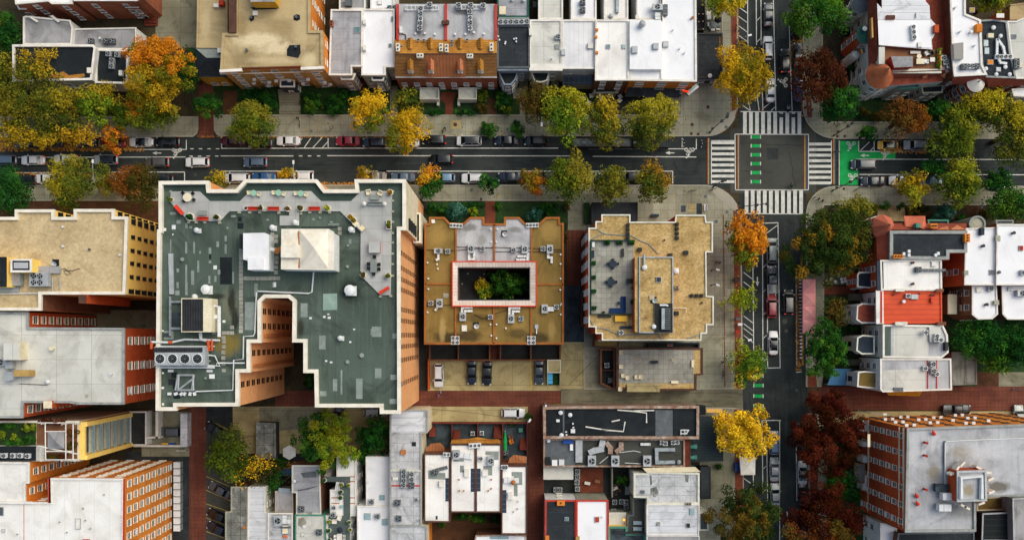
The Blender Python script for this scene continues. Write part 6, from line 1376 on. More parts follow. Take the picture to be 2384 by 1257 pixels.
b=bld('courtyard_building','square brown roofed apartment house around a planted inner courtyard','apartment block',CB,10.5,'brick_brown','brown_roof',(.3,.32,'orange_coping'),'',hole=HOLE)
Z=b.z
PT(b,[[(1063,524),(1080,524),(1097,509),(1125,509),(1125,523),(1148,524),(1148,608),(1063,608)],[(1153,524),(1177,524),(1177,509),(1206,509),(1219,523),(1236,523),(1236,608),(1153,608)]],'silver_roof',.01,'grey_membrane')
for a in ((1061.5,525,1061.5,610),(1150.5,522,1150.5,610),(1237.5,522,1237.5,610),(990,661,1054,661),(1248,662,1311,662),(1060.5,712,1060.5,800),(1149.5,712,1149.5,800),(1236.5,712,1236.5,800)):DV(b,*a,'orange_coping',.3,.3)
oo,ii=RC(1053.5,609.5,1248,712),RC(1066,622.5,1234,699)
F3(b,'court_coping',[[(*oo[0],11.1),(*oo[1],11.1),(*ii[1],10.7),(*ii[0],10.7)],[(*oo[2],11.1),(*oo[3],11.1),(*ii[3],10.7),(*ii[2],10.7)]],'cap_tile');F3(b,'court_coping',[[(*oo[1],11.1),(*oo[2],11.1),(*ii[2],10.7),(*ii[1],10.7)],[(*oo[3],11.1),(*oo[0],11.1),(*ii[0],10.7),(*ii[3],10.7)]],'cap_tile_y')
w=ccw(poly(oo,11.1));MB().ring(inset(w,-.14),inset(w,.06),Z,11.16).build('red_edge','red_bright',b.root);w=ccw(poly(ii,10.7));MB().ring(inset(w,-.05),inset(w,.1),10.2,10.74).build('gutter','steel_dark',b.root)
mb=MB();q0,q1=ccw(poly(RC(1078,636,1130,690),5)),0
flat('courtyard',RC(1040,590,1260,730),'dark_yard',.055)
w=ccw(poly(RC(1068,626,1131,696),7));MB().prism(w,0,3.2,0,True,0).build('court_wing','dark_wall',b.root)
for x,y in ((1089,637),(1127,638),(1076,661)):MB().cyl(*W(x,y,3.4),3.2,3.4,.12,n=8).build('light','cream',b.root)
for p in ((1008,511),):PP(b,'roof_hatch',[(1004,511),(1012,511),(1013,519),(1005,520)],10.4,9.9,'white_trim')
G1='rooftop units around the courtyard'
acs([(1062,526,AC4W),(1239,525,AC4W)],10.3,'the street parapet of the courtyard building','four fan exhaust banks on the courtyard building',desc='long white exhaust bank',name='exhaust_bank',rec=AC4W)
for x,w_ in ((1060,'left'),(1237,'right')):
 for i in range(4):inst(QUAD,'exhaust_fan',f'white round exhaust fan, {("upper left", "upper right", "lower left", "lower right")[i]} of the cluster of four at the {w_} bottom edge','exhaust fan',(*W(x-5+10*(i%2),787+10*(i//2),Z),Z),0,'exhaust fans on the courtyard building',scale=.62)
units=[(1021,585,ACBIG,'left wing upper',0),(1097,580,ACTALL,'grey membrane left half',0),(1222,581,ACTALL,'grey membrane right half',0),(1280,581,ACTALL,'right wing upper',0),(1024,706,ACTALL,'left wing lower',0),(1078,737,ACTALL,'lower roof, left bay',0),(1190,742,ACTALL,'lower roof, middle bay',0),(1268,719,ACTALL,'right wing lower',0)]
for x,y,rc,w_,a in units:inst(rc,'rooftop_unit',f'large grey single fan rooftop unit on the courtyard building, {w_}','rooftop unit',(*W(x,y,Z),Z),a,G1,scale=.82)
for x,y,w_ in ((1043,586,'beside the left wing upper unit'),(1123,580,'right of the left grey membrane unit'),(1196,583,'left of the right grey membrane unit'),(1264,580,'left of the right wing upper unit'),(1004,706,'left of the left wing lower unit'),(1142,738,'between the lower bays'),(1213,742,'right of the middle lower unit'),(1295,715,'right of the right wing lower unit')):inst(AC1,'air_conditioner',f'small square condenser on the courtyard building {w_}','air conditioner',(*W(x,y,Z),Z),0,'small condensers around the courtyard',scale=.95)
for pts,w_ in (([(1021,592),(1021,603),(1016,606)],'below the left wing upper unit'),([(1092,589),(1092,604),(1104,604),(1104,588)],'below the left grey membrane unit'),([(1228,590),(1228,606)],'below the right grey membrane unit'),([(1225,597),(1206,597)],'left of the duct under the right membrane unit'),([(1203,605),(1222,605)],'lowest beside the court coping'),([(1276,588),(1276,600),(1284,600),(1284,612)],'below the right wing upper unit'),([(1019,714),(1014,722)],'below the left wing lower unit'),([(1076,727),(1076,716),(1099,716)],'above the lower left unit'),([(1082,724),(1099,724)],'second above the lower left unit'),([(1186,732),(1186,717),(1210,717)],'above the lower middle unit'),([(1194,732),(1194,725),(1209,725)],'second above the lower middle unit'),([(1276,717),(1288,717)],'upper duct joining the right wing lower units'),([(1276,722),(1288,722)],'lower duct joining the right wing lower units')):
 DU('air_duct',pts,Z,.42,f'white elbow duct on the courtyard building, {w_}')
dish(1174,544,Z,'white satellite dish on a black mat on the grey membrane',.6);dish(1108,757,Z,'white satellite dish on a black mat on the lower brown roof',.6)
SK(b,1081,764,13,15,'stone_pale',.3);SK(b,1038,688,12,10,'stone_grey',.1);PP(b,'aerial_frame',RC(1245,755,1253,765),10.5,10.3,'steel');PN(b,[(1249,765),(1249,777)],.12,.3)
for x,y in ((1143,534),(1158,534),(1144,564),(1156,564),(1018,616),(1020,626),(998,649),(998,673),(1305,593),(1305,615),(1305,649),(1304,675),(1305,710),(1305,732),(1156,755),(1142,755),(1178,764),(1144,781),(1156,787),(996,727),(996,612),(1306,708)):PI(b,x,y,1.6,.5)
for a in ([(990,582),(1062,583),(1150,576),(1237,578),(1311,582)],[(1063,575),(1150,577)],[(1153,586),(1248,586),(1311,586)],[(1055,697),(1048,710),(990,712)],[(1104,731),(1120,740),(1140,742)],[(1150,731),(1186,720)]):PN(b,a,.06,.15,'brown_coping','conduit')
wl=T('yard_wall','low brick wall enclosing the back yards above the car park','wall',(*W(1150,837,1),0));mb=MB()
for a,c in (((997,838),(1305,838)),((1000,803),(1000,838)),((1067,803),(1067,837)),((1140,803),(1140,837)),((1165,803),(1165,837)),((1236,803),(1236,837)),((1304,803),(1304,837))):
 p,q=W(*a,1.6),W(*c,1.6);L_=math.hypot(q[0]-p[0],q[1]-p[1]);mb.box((p[0]+q[0])/2,(p[1]+q[1])/2,0,L_,.25,1.6+.003*len(mb.f)%.03,math.atan2(q[1]-p[1],q[0]-p[0]))
mb.build('brickwork','brick_brown',wl)
wl=T('yard_wall','red brick wall along the left end of the car park','wall',(*W(998,870,1),0));mb=MB();p,q=W(998,838,1.8),W(998,907,1.8);mb.box(p[0],(p[1]+q[1])/2,0,.3,abs(p[1]-q[1]),1.8);mb.build('brickwork','brick_rust',wl)
b=bld('bin_store','small open bin store with a beige roof at the right end of the car park','shelter',[(1275,838),(1305,838),(1305,867),(1275,867)],2.4,'stone_grey','concrete_slab',(.1,.1,'stone_pale'),'');PP(b,'enclosure',RC(1274,867,1276,897),1.5,0,'stone_grey');PP(b,'enclosure',RC(1303,867,1305,897),1.5,0,'stone_grey');PP(b,'floor',RC(1276,868,1303,896),.1,0,'turf')
for i,y in enumerate((871.5,880,889)):
 t_=T('wheelie_bin',f'light blue recycling bin in the bin store, {ORD[i]} from the top','bin',(*W(1281,y,.6),.1),'blue recycling bins');MB().frustum([(-.3,-.28),(.3,-.28),(.3,.28),(-.3,.28)],.08,[(-.42,-.33),(.42,-.33),(.42,.33),(-.42,.33)],1).build('bin_body',mat('bin_blue','#2f86b8',fine=.05),t_,off=(0,0,0));MB().box(0,0,1,.9,.7,1.07).build('lid',mat('bin_lid','#4aa6d6',fine=.05),t_,off=(0,0,0));MB().cyl(-.2,-.3,0,.12,.08,n=8).cyl(.2,-.3,0,.12,.08,n=8).build('wheel','rubber',t_,off=(0,0,0))
GB=[(1401,500),(1467,500),(1467,517),(1572,517),(1574,501),(1642,501),(1644,517),(1659,517),(1659,587),(1644,587),(1645,689),(1661,690),(1661,755.6),(1645.5,756),(1645.5,776),(1633,776),(1632,792),(1402,792),(1402,776),(1387,776),(1387,760.6),(1371,760.6),(1371,531),(1387,531),(1387,516),(1401,516)]
b=bld('apartment_building','stepped corner apartment block with golden gravel roof and paved roof terrace','apartment block',GB,17,'brick_rust','gravel_roof',(.3,.18,'stone_pale'),'W',fh=3.1)
Z=b.z
MB().prism(poly(RC(1377,560,1475,730),Z+.12),Z,Z+.12).build('roof_terrace','paver_grey',b.root);TZ=Z+.12
mb=MB()
for a in ((1376,559,1376,732),(1376,731,1478,731),(1376,559,1478,559)):p,q=W(a[0],a[1],Z+.9),W(a[2],a[3],Z+.9);mb.box((p[0]+q[0])/2,(p[1]+q[1])/2,Z,abs(p[0]-q[0])+.08,abs(p[1]-q[1])+.08,Z+.95)
mb.build('terrace_rail','verdigris_dark',b.root)
PZ=Z+3.4
PP(b,'penthouse',[(1478,599),(1489,597),(1567,597),(1567,775),(1487,775),(1478,772)],PZ,Z,'brick_rust','gravel_roof');b.z=PZ
w=ccw(poly([(1487,598),(1567,598),(1567,775),(1487,775)],PZ));MB().ring(w,inset(w,.22),PZ-.02,PZ+.3).build('parapet','galvanised',b.root);F3(b,'tiled_strip',[[(1478,602,PZ-.6),(1486,600,PZ+.05),(1486,774,PZ+.05),(1478,772,PZ-.6)]],'red_slate')
PP(b,'plant_well',RC(1524,706,1566,774),PZ+.5,PZ,'stone_grey','dark_yard');VN(b,1500,623,6,.7);PN(b,[(1500,592),(1500,620)],.2,.4,'steel');SK(b,1533,651,12,12,'slate',.35);SK(b,1517,693,12,11,'gravel_pale',.2);VN(b,1522,760,5.5,.6);PI(b,1506,738,1.8,.4,'rust');dish(1521,698,PZ,'small white dish on the gravel penthouse roof',.5)
pu=T('rooftop_unit','long dark slatted rooftop unit in the well of the gravel penthouse','rooftop unit',(*W(1547,742,PZ+.5),PZ+.5));MB().box(-.35,0,0,.55,3.7,.8).build('casing','galvanised',pu,off=(0,0,0));mb=MB()
for k in range(12):mb.box(.45,-1.8+k*.32,.1,1.0,.2,.7+.004*k)
mb.build('coil_fins','steel_dark',pu,off=(0,0,0));MB().tube([(-.9,2.4,.4),(.3,2.4,.5),(.5,2.2,.5)],.2).build('pipe','steel_white',pu,off=(0,0,0));b.z=Z
for pts in ([(1385,529),(1400,541),(1412,545),(1470,549),(1490,560),(1510,568),(1533,592)],[(1372,559),(1395,548),(1405,545)],[(1372,742),(1384,762),(1412,766),(1440,780),(1490,778),(1530,778),(1542,790)],[(1600,788),(1634,778)]):PN(b,pts,.1,.1,'slate_pale','cable')
for x,y,sx,sy in ((1490,581,9,9),(1598,588,10,9),(1561,593,10,6),(1576,729,9,9)):PP(b,'roof_hatch',RC(x-sx/2,y-sy/2,x+sx/2,y+sy/2),Z+.7,Z,'black_metal')
for x0,y0,x1,y1,w_ in ((1462.5,524,1462.5,554,'on the upper left gravel roof'),(1577,522,1577,554,'on the upper right gravel roof'),(1611,688,1634,688,'on the right gravel roof')):
 t_=T('exhaust_bank',f'row of black exhaust boxes {w_}','exhaust fan',(*W(x0,y0,Z),Z),'black exhaust rows on the gravel roof');n_=4 if y1>y0 else 3
 for k in range(n_):q=W(x0+(x1-x0)*k/(n_-1),y0+(y1-y0)*k/(n_-1),Z+.7);MB().box(*q,Z,.55,.6,Z+.75).cyl(*q,Z+.75,Z+.85,.2,n=10).build('exhaust_box','black_metal',t_)
VN(b,1573,631,6.5,.9);PP(b,'vent_curb',RC(1568,624,1580,637),Z+.4,Z,'white_trim');PN(b,[(1568,717),(1598,717),(1597,727)],.1,.5,'cream');PI(b,1546,560,2,.4,'brown_coping');PI(b,1633,705,2,.4,'brown_coping')
hs=T('rooftop_unit','tangled dark pipe manifold beside the gravel penthouse','pipework',(*W(1573,671,Z),Z));mb=MB();random.seed(4)
for k in range(9):x,y=W(1573+random.uniform(-7,7),671+random.uniform(-7,7),Z);x2,y2=W(1573+random.uniform(-7,7),671+random.uniform(-7,7),Z);mb.tube([(x,y,Z+.2+.06*k),(x2,y2,Z+.25+.06*k)],.07,5)
mb.build('pipes','steel_dark',hs)
for i,(x,y,w_)in enumerate(((1413,566,'upper left of the top edge'),(1442,566,'centre of the top edge'),(1469,566,'right end of the top edge'),(1382,613,'left edge, first below the corner'),(1382,646,'left edge, second below the corner'),(1382,678,'left edge, third below the corner'),(1383,717,'left edge, lowest'),(1472,703,'right edge beside the blue sofa'))):put(PR(0,'green','verdigris_dark',70+i,(1.1 if y<570 else .75,.7)),'planter',f'square box planter with shrub on the paved terrace, {w_}','planter',x,y,TZ,0,'box planters on the paved terrace')
for i,(x,y)in enumerate(((1426,615),(1422,657))):
 put(TR('slate',.68),'round_table',f'{("upper", "lower")[i]} dark round table on the paved roof terrace','table',x,y,TZ,0,'dark tables on the paved terrace')
 for k,w_ in enumerate(('right','top','left','bottom')):a=k*90;put(CR('slate'),'chair',f'dark chair on the {w_} of the {("upper", "lower")[i]} dark round table','chair',x+10.5*math.cos(R(a)),y-8.5*math.sin(R(a)),TZ,a+180,'dark chairs on the paved terrace')
sf=T('corner_sofa','navy blue L shaped corner sofa at the lower right of the paved terrace','sofa',(*W(1442,712,TZ),TZ));p0=sf.location
MB().prism(poly(RC(1446,690,1457,727),TZ+.4),TZ,TZ+.4).prism(poly(RC(1420,717,1446,727),TZ+.4),TZ,TZ+.39).build('seat',mat('sofa_blue','#16305a',fine=.1),sf);MB().prism(poly(RC(1454.5,690,1458,728.5),TZ+.8),TZ,TZ+.8).prism(poly(RC(1420,725,1454.5,728.5),TZ+.8),TZ,TZ+.78).build('backrest','sofa_blue',sf)
put(TR('slate',.35),'side_table','round dark side table inside the corner of the blue sofa','table',1440,706,TZ);put(BR(1.5,'black_metal',False),'lounger','black lounger at the top right of the paved terrace','lounger',1449,589,TZ,90);put(TR('black_metal',w=1.5,d=.9),'table','black rectangular table against the penthouse wall','table',1467,655,TZ);put(BR(1.4,'slate',False),'bench','grey bench at the upper left edge of the paved terrace','bench',1380,592,TZ,90);put(PR(.3,None,'black_metal'),'planter','round black pot right of the lower dark table','planter',1473,671,TZ);put(PR(.25,None,'black_metal'),'planter','small black pot near the lower rail of the paved terrace','planter',1405,727,TZ)
put(TR(mat('yellow_top','#d8a83a',fine=.06),w=2.2,d=1.0),'table','yellow topped table on the gravel below the blue sofa','table',1445,742,Z);put(BR(2.3,'black_metal',False),'bench','row of black boxes left of the yellow table','bench',1408,736,Z);put(BR(2.2,'slate',False),'grill_cover','grey covered grill below the yellow table','grill',1457,762,Z,0);inst(AC2,'air_conditioner','white condenser on the lower left gravel roof','air conditioner',(*W(1445,774,Z),Z));put(BR(.9,'steel_white',False),'bench','small white bench in the top left corner of the paved terrace','bench',1381,570,TZ,90)
b=bld('terrace_annex','single storey annex with a pale paved roof terrace and gravel border','building',[(1437,810),(1636,810),(1636,872),(1621,873),(1621,908),(1500,908),(1437,904)],4.2,'stone_grey','gravel_roof',(.25,.3,'brown_coping'),'');Z=b.z
MB().prism(poly([(1440,812),(1615,812),(1615,892),(1440,892)],Z+.08),Z,Z+.08).build('roof_terrace','paver_grey',b.root);TZ=Z+.08
PP(b,'wall_cap',RC(1460,894,1536,912),Z+.6,Z-1,'stone_pale','concrete_slab')
put(BR(1.4,'slate',True),'sofa','dark covered seat in the middle of the annex terrace','sofa',1523,842,TZ,0);
for x,y,w_ in ((1445,820,'topmost at the left'),(1445,853,'second at the left edge'),(1450,874,'upper of the angled left pair'),(1460,879,'lower of the angled left pair'),(1481,877,'left of the middle pair'),(1491,877,'right of the middle pair'),(1443,905,'in the lower left corner')):put(AR('cream'),'armchair',f'white padded chair on the annex terrace, {w_}','armchair',x,y,TZ,90,'white chairs on the annex terrace',scale=.9)
put(BR(1.4,'cream',False),'bench','cream bench at the right side of the annex terrace','bench',1612,846,TZ,90);put(BR(1.4,'cream',False),'bench','cream bench at the lower side of the annex terrace','bench',1570,889,TZ,0)
for x in (1488,1565):SK(b,x,838,6,6,'brick_tan',.2)
b=bld('service_yard','walled sunken service yard with dark stair beside the annex terrace','yard wall',[(1398,812),(1432,812),(1432,905),(1424,905),(1398,893)],2.2,'brick_brown','dark_yard',(1.9,.3,'brick_brown'),'');DV(b,1400,862,1431,862,'brown_coping',.2,1.6)
acs([(1412,850),(1420,885,ACD)],.35,'the sunken service yard','condensers in the service yard')
b=bld('light_well','brown roofed stair wing at the lower left of the gravel block','building',[(1384,778),(1401,778),(1401,792),(1440,793),(1440,808),(1384,808)],5,'brick_brown','brown_roof',(.2,.2,'brown_coping'),'');SK(b,1396,787,8,14,'white_trim')
b=bld('light_well','narrow sunken patio behind the gravel block with a red mat','yard wall',[(1510,798),(1628,798),(1628,812),(1510,812)],1.6,'stone_grey','dark_yard',(1.2,.2,'slate'),'');SK(b,1560,803,12,5,'red_wall',.02)
b=bld('side_porch','narrow brick side porch clinging to the left wall of the gravel block','porch',[(1354,680),(1371,680),(1371,758),(1354,758)],6,'brick_brown','dark_yard',(.4,.2,'brown_coping'),'')
for y,c in ((688,'steel_white'),(704,'brick_orange'),(716,'steel_white'),(735,'steel_dark')):PP(b,'storage_box',RC(1363,y-5,1370,y+5),6,5.4,c)
b=bld('side_porch','tall narrow stair turret on the upper left wall of the gravel block','porch',[(1362,536),(1371,536),(1371,606),(1362,612)],9,'brick_brown','slate',(.2,.15,'brown_coping'),'')
b=bld('sidewalk_shelter','large black fabric covered pavement enclosure behind the olive trees','shelter',[(1378,472),(1484,472),(1484,513),(1470,513),(1402,511),(1378,520)],3,'dark_wall','charcoal_roof',(.1,.12,'black_metal'),'');PP(b,'planter_edge',RC(1360,472,1372,520),1.0,0,'turf')
b=bld('yard_garage','small garage with a mossy dark corrugated roof among the yards','garage',[(597,983),(641,985),(642,1066),(597,1067)],3.2,'dark_wall','weathered_roof',(.1,.15,'weathered_roof'),'')
PA(673,1053,.05,1.45,'white_wall','pale grey octagonal parasol left of the big green yellow tree',6)
b=bld('row_house','weathered grey tarred roof at the lower left of the yards','house',[(538,1133),(577,1133),(575,1330),(525,1330),(525,1191),(538,1190)],7,'brick_brown','weathered_roof',(.2,.2,'stone_grey'),'');PI(b,571,1226,3,.6,'rust')
b=bld('row_house','white painted corrugated roof streaked with dirt beside the tarred roof','house',[(578,1133),(617,1133),(617,1192),(622,1193),(622,1330),(576,1330)],7.2,'stone_pale','white_rib_x',(.2,.15,'white_trim'),'E')
b=bld('row_house','small pinkish grey roof with a blue gutter below the yellow leaved tree','house',[(641,1143),(681,1143),(682,1193),(641,1193)],6.5,'stone_grey','grey_roof',(.2,.2,'pink_wall'),'');DV(b,648,1140,676,1142,'blue_grey_wall',.8,.3,'gutter')
b=bld('row_house','white roof crowded with a condenser, ducts and a boxed unit with an orange light','house',[(624,1194),(681,1194),(681,1330),(624,1330)],7.6,'stone_grey','worn_white',(.2,.2,'white_trim'),'');acs([(650,1209,ACTALL)],7.4,'the white roof with the orange lit box',rec=ACTALL);DU('roof_duct',[(664,1198),(664,1212),(676,1212)],7.4,.8,'white ducting beside the condenser above the orange lit box');SK(b,665,1231,14,20,'cream',.4);SK(b,665,1247,10,8,mat('lit_orange','#d8621e',fine=.1),.4);DU('roof_duct',[(655,1226),(676,1226)],7.4,.3,'upper dark rail around the boxed white skylight','steel_dark')
b=bld('row_house','long grey coated roof with dark water stains under the green yellow tree','house',[(680,1083),(744,1083),(747,1196),(690,1196),(690,1146),(680,1146)],7.8,'brick_brown','grey_roof_y',(.2,.2,'stone_pale'),'');PT(b,[[(700,1100),(735,1096),(738,1110),(706,1112)],[(692,1140),(720,1134),(740,1130),(738,1132),(718,1139),(694,1143)]],'steel_dark',name='water_stain');VN(b,686,1119,4,.6);acs([(703,1183)],7.6,'the long stained grey roof',rec=ACD);SK(b,722,1193,12,8,'slate_pale')
b=bld('row_house','pale seamed roof with a round mould stain at the bottom centre left','house',[(687,1198),(757,1198),(760,1330),(687,1330)],8,'verdigris','pale_roof',(.2,.2,'verdigris'),'');PT(b,[[(694,1206),(708,1203),(714,1216),(704,1228),(694,1222)]],mat('mould','#7d7a68','#9a978a',.8,fine=.15),name='mould_stain');acs([(744,1237)],7.8,'the pale seamed roof with the mould stain',rec=ACD);VN(b,708,1225,4,.3);SK(b,705,1243,7,9,'white_trim')
b=bld('row_house','white house with a teal decked roof terrace and white outside stair','house',[(784,1062),(829,1062),(829,1200),(815,1200),(815,1330),(758,1330),(758,1200),(769,1200),(769,1140),(780,1140),(784,1120)],7.5,'white_wall','white_roof_b',(.2,.2,'white_trim'),'E',maxw=8);Z=b.z
MB().prism(poly([(754,1109),(815,1109),(815,1330),(765,1330),(765,1202),(800,1200),(800,1160),(792,1160),(792,1121),(754,1121)],Z+.25),Z+.02,Z+.25).build('roof_deck','timber_deck_grey',b.root);TZ=Z+.25
ST(b,765,1078,780,1106,9,5.5,'white_trim','y',1);SK(b,806,1081,11,8,'stone_pale')
for y in (1109,1120,1158,1171):DV(b,815,y,826,y,'rust',.15,.12,'brace')
for y in (1158,1171):DV(b,770,y,790,y,'rust',.15,.12,'brace')
acs([(779,1180,AC2),(777,1197)],Z,'the white edge of the teal deck','condensers beside the teal deck',rec=AC1)
for i,(x,y,p)in enumerate(((756,1117,'mid_green'),(796,1127,'lime'),(795,1143,'green'),(794,1156,'mid_green'),(812,1128,'olive_green'),(769,1212,'lime'),(813,1214,'mid_green'),(767,1233,'mid_green'),(816,1231,'lime'),(769,1256,'green'))):put(PR(.42,p,'white_trim',110+i),'planter',f'{("pot with leafy plant at the upper left corner", "first pot along the inner edge", "second pot along the inner edge", "third pot along the inner edge", "pot at the upper right edge", "pot left of the white loungers", "pot right of the white loungers", "left pot below the loungers", "right pot below the loungers", "bottom left pot")[i]} of the teal deck','planter',x,y,TZ,0,'plant pots on the teal deck')
for x,y,a,w_ in ((780,1212,0,'left'),(791,1204,70,'right')):put(AR('white_trim'),'armchair',f'{w_} white lounge chair on the teal deck','armchair',x,y,TZ,a,'white lounge chairs on the teal deck')
put(TR('white_trim',w=1.0,d=2.0),'dining_table','white dining table on the teal deck at the bottom edge','table',792,1252,TZ)
for s in (-1,1):
 for k,w_ in enumerate(('upper','lower')):put(CR('white_trim'),'chair',f'{w_} white chair on the {"left" if s < 0 else "right"} of the white dining table','chair',792+s*10,1246+k*8,TZ,0 if s<0 else 180,'white chairs on the teal deck')
put(BR(.8,'glass_pale',False),'side_table','pale glass table next to the deck condensers','table',796,1178,TZ);PA(791,1233,TZ,.6,'slate','closed dark parasol in the middle of the teal deck',6,1.6)
b=bld('row_house','clean white roof with a dark skylight and one condenser near the long grey roof','house',[(852,1063),(906.5,1063),(906.5,1177),(853,1177)],8.2,'white_wall','white_roof',(.15,.15,'white_trim'),'');SK(b,890,1157,12,12,'glass_pale');acs([(866,1166)],8,'the clean white roof with the dark skylight');PI(b,859,1121,1.5)
b=bld('row_house','wide white roof with two grey skylights at the bottom edge','house',[(832,1177),(906.5,1178),(906.5,1330),(832,1330)],8.6,'white_wall','white_roof',(.2,.2,'white_trim'),'');SK(b,856,1201,15,15,'glass_pale');SK(b,896,1214,12,15,'glass_pale');acs([(880,1200)],8.4,'the wide white roof with two skylights')
b=bld('commercial_building','long worn grey white roof running down from the tower corner','building',[(908,955),(988,954),(996,956),(995,1007),(981,1008),(981,1224),(994,1226),(993,1330),(908,1330)],10.5,'cream','worn_white',(.2,.25,'grey_coping'),'');PT(b,[RC(911,957,985,1006)],'white_rib_x',.01);DV(b,909,1095,979,1095,'stone_pale',.3,.3);DV(b,909,1130,979,1130,'red_coping',.25,.15);DV(b,909,1224,980,1224,'grey_coping',.25,.3);SK(b,964,1033,11,11,'black_metal',.1);SK(b,921,1113,14,9,'white_trim',.3)
acs([(941,1096),(941,1106),(941,1117),(940,1127),(959,1102),(959,1114),(959,1129,ACD)],10.3,'the long worn roof between its cross walls','condenser cluster on the long worn roof');acs([(927,1168),(929,1205)],10.3,'the lower half of the long worn roof','pair of condensers on the lower worn roof',rec=ACD);PI(b,970,1162,2.5,.5,'steel_dark');CH(b,939,1052,10,9,.5,'rust',0)
TH='white_roof_b'
b=bld('town_house','left white roofed town house with a dark solar strip and brown curved porch','town house',[(987.5,1056),(1048,1056),(1047.5,1215),(987.5,1214)],9.5,'brick_brown',TH,(.2,.2,'brown_coping'),'');inst(ACD,'rooftop_unit','dark condenser with side box on the left town house roof','rooftop unit',(*W(1013,1098,9.3),9.3));DU('roof_duct',[(1016,1093),(1040,1087)],9.3,.6,'dark duct beside the left town house condenser','steel_dark');PT(b,[[(997,1094),(1022,1094),(1022,1100),(1037,1100),(1037,1116),(997,1114)]],'slate_pale');PT(b,[RC(1037,1112,1047,1166)],'solar',.05,'solar_panel');PP(b,'roof_hatch',RC(1022,1119,1033,1133),9.9,9.2,'white_trim');acs([(1040,1057,AC2W)],9.5,'the top edge of the left town house',desc='white twin fan box',rec=AC2W);SK(b,1017,1204,5,9,'black_metal',.1)
F3(b,'curved_porch',[[(992,1052,5.5),(1036,1052,5.5),(1034,1038,4.5),(1024,1030,4.5),(1004,1032,4.5),(992,1042,4.5)]],'copper_brown')
b=bld('town_house','second white roofed town house, sharing its right party wall with solar panels','town house',[(1049,1034),(1107,1034),(1107,1192),(1049,1192)],9.7,'brick_brown',TH,(.2,.2,'brown_coping'),'');inst(ACTALL,'rooftop_unit','grey unit with a wide white duct on the second town house roof','rooftop unit',(*W(1063,1057,9.5),9.5),0,None,scale=.85);DU('roof_duct',[(1074,1058),(1098,1062)],9.5,1.0,'wide white duct on the second town house roof');PT(b,[RC(1056,1068,1080,1074),RC(1071,1083,1080,1099)],'slate_pale');PT(b,[RC(1096,1090,1106,1144)],'solar',.05,'solar_panel');PP(b,'roof_hatch',RC(1081,1092,1092,1110),10.1,9.4,'white_trim');acs([(1106,1036,AC3W)],9.75,'the shared top edge of the middle town houses',desc='white three fan box',rec=AC3W)
b=bld('town_house','third white roofed town house with grey walk pads and solar strip on its left','town house',[(1108,1034),(1167,1034),(1166,1192),(1108,1192)],9.65,'brick_brown',TH,(.2,.2,'brown_coping'),'');inst(ACTALL,'rooftop_unit','grey fan unit on the third town house roof','rooftop unit',(*W(1143,1071,9.45),9.45),0,None,scale=.85);inst(AC2,'air_conditioner','small white condenser left of the grey fan unit on the third town house','air conditioner',(*W(1120,1066,9.45),9.45));PT(b,[[(1130,1050),(1161,1050),(1161,1070),(1150,1070),(1150,1060),(1130,1058)],[(1125,1084),(1146,1084),(1146,1106),(1136,1106),(1136,1092),(1125,1092)]],'slate_pale');PT(b,[RC(1109,1090,1119,1143)],'solar',.05,'solar_panel');PP(b,'roof_hatch',RC(1123,1094,1136,1108),10,9.4,'white_trim')
for x,y in ((1069,1115),(1070,1141),(1080,1141),(1137,1141),(1144,1136),(1144,1115)):PI(b,x,y,1.5,.4,'rust')
F3(b,'copper_cornice',[[(1049,1032,9.6),(1165,1032,9.6),(1163,1022,8),(1140,1022,8),(1110,1017,8),(1092,1021,8),(1052,1023,8)]],'shingle_orange')
b=bld('town_house','right white roofed town house with a tan round vent beside the brick alley','town house',[(1168,1084),(1227,1084),(1226.5,1243),(1167.5,1243)],9.5,'brick_brown',TH,(.2,.2,'brown_coping'),'');PT(b,[[(1191,1098),(1216,1098),(1216,1128),(1205,1128),(1205,1154),(1196,1154),(1196,1108),(1191,1108)]],'slate_pale');DU('roof_duct',[(1176,1117),(1205,1117)],9.3,1.0,'white duct box on the right town house roof');VN(b,1195,1121,5.5,1.4,'rust');PT(b,[RC(1169,1140,1179,1193)],'solar',.05,'solar_panel');PP(b,'roof_hatch',RC(1182,1146,1194,1162),9.9,9.2,'white_trim');acs([(1171,1086,AC2),(1178,1086,AC2)],9.5,'the top edge of the right town house','pair of white fans on the right town house',rec=AC2)
F3(b,'curved_porch',[[(1182,1080,5.5),(1226,1080,5.5),(1226,1062,4.5),(1196,1058,4.5),(1186,1066,4.5)]],'copper_brown')
for x,y in ((1206,1166),(1205,1183),(1196,1190)):PI(b,x,y,1.3,.3,'stone_grey')
b=bld('house_wing','white and glass roofed house wing at the bottom edge between the alleys','house',[(1108,1246),(1190,1244),(1225,1246),(1225,1330),(1090,1330)],7,'brick_brown','white_roof',(.2,.2,'rust_coping'),'');PT(b,[RC(1140,1246,1184,1254)],'glass_pale',.02,'glazing')
b=bld('house_wing','orange brick side wing below the left town house','house',[(994,1218),(1000,1218),(1000,1330),(994,1330)],6,'brick_orange','brick_orange',None,'')
b=bld('garden_fence','redwood fence enclosing the four back patios above the town houses','fence',[(994,983),(1228,983),(1228,986),(994,986)],1.7,'redwood','redwood',None,'')
for x,y0,y1 in ((1052,986,1030),(1112,986,1030),(1170,986,1075),(1227,986,1060)):DV(type('X',(),{'root':b.root,'z':.1})(),x,y0,x,y1,'redwood',.15,1.6,'fence_panel')
for x0,x1,y0,y1 in ((1000,1015,990,1014),(1056,1072,1000,1020),(1150,1168,990,1018),(1210,1226,1020,1045)):ST(b,x0,y0,x1,y1,6,1.6,'redwood','y',1)
acs([(1122,1007),(1101,1008)],.1,'the back patios above the town houses','condensers on the back patios',rec=AC2);acs([(1178,1053)],.1,'the right back patio',rec=ACD)
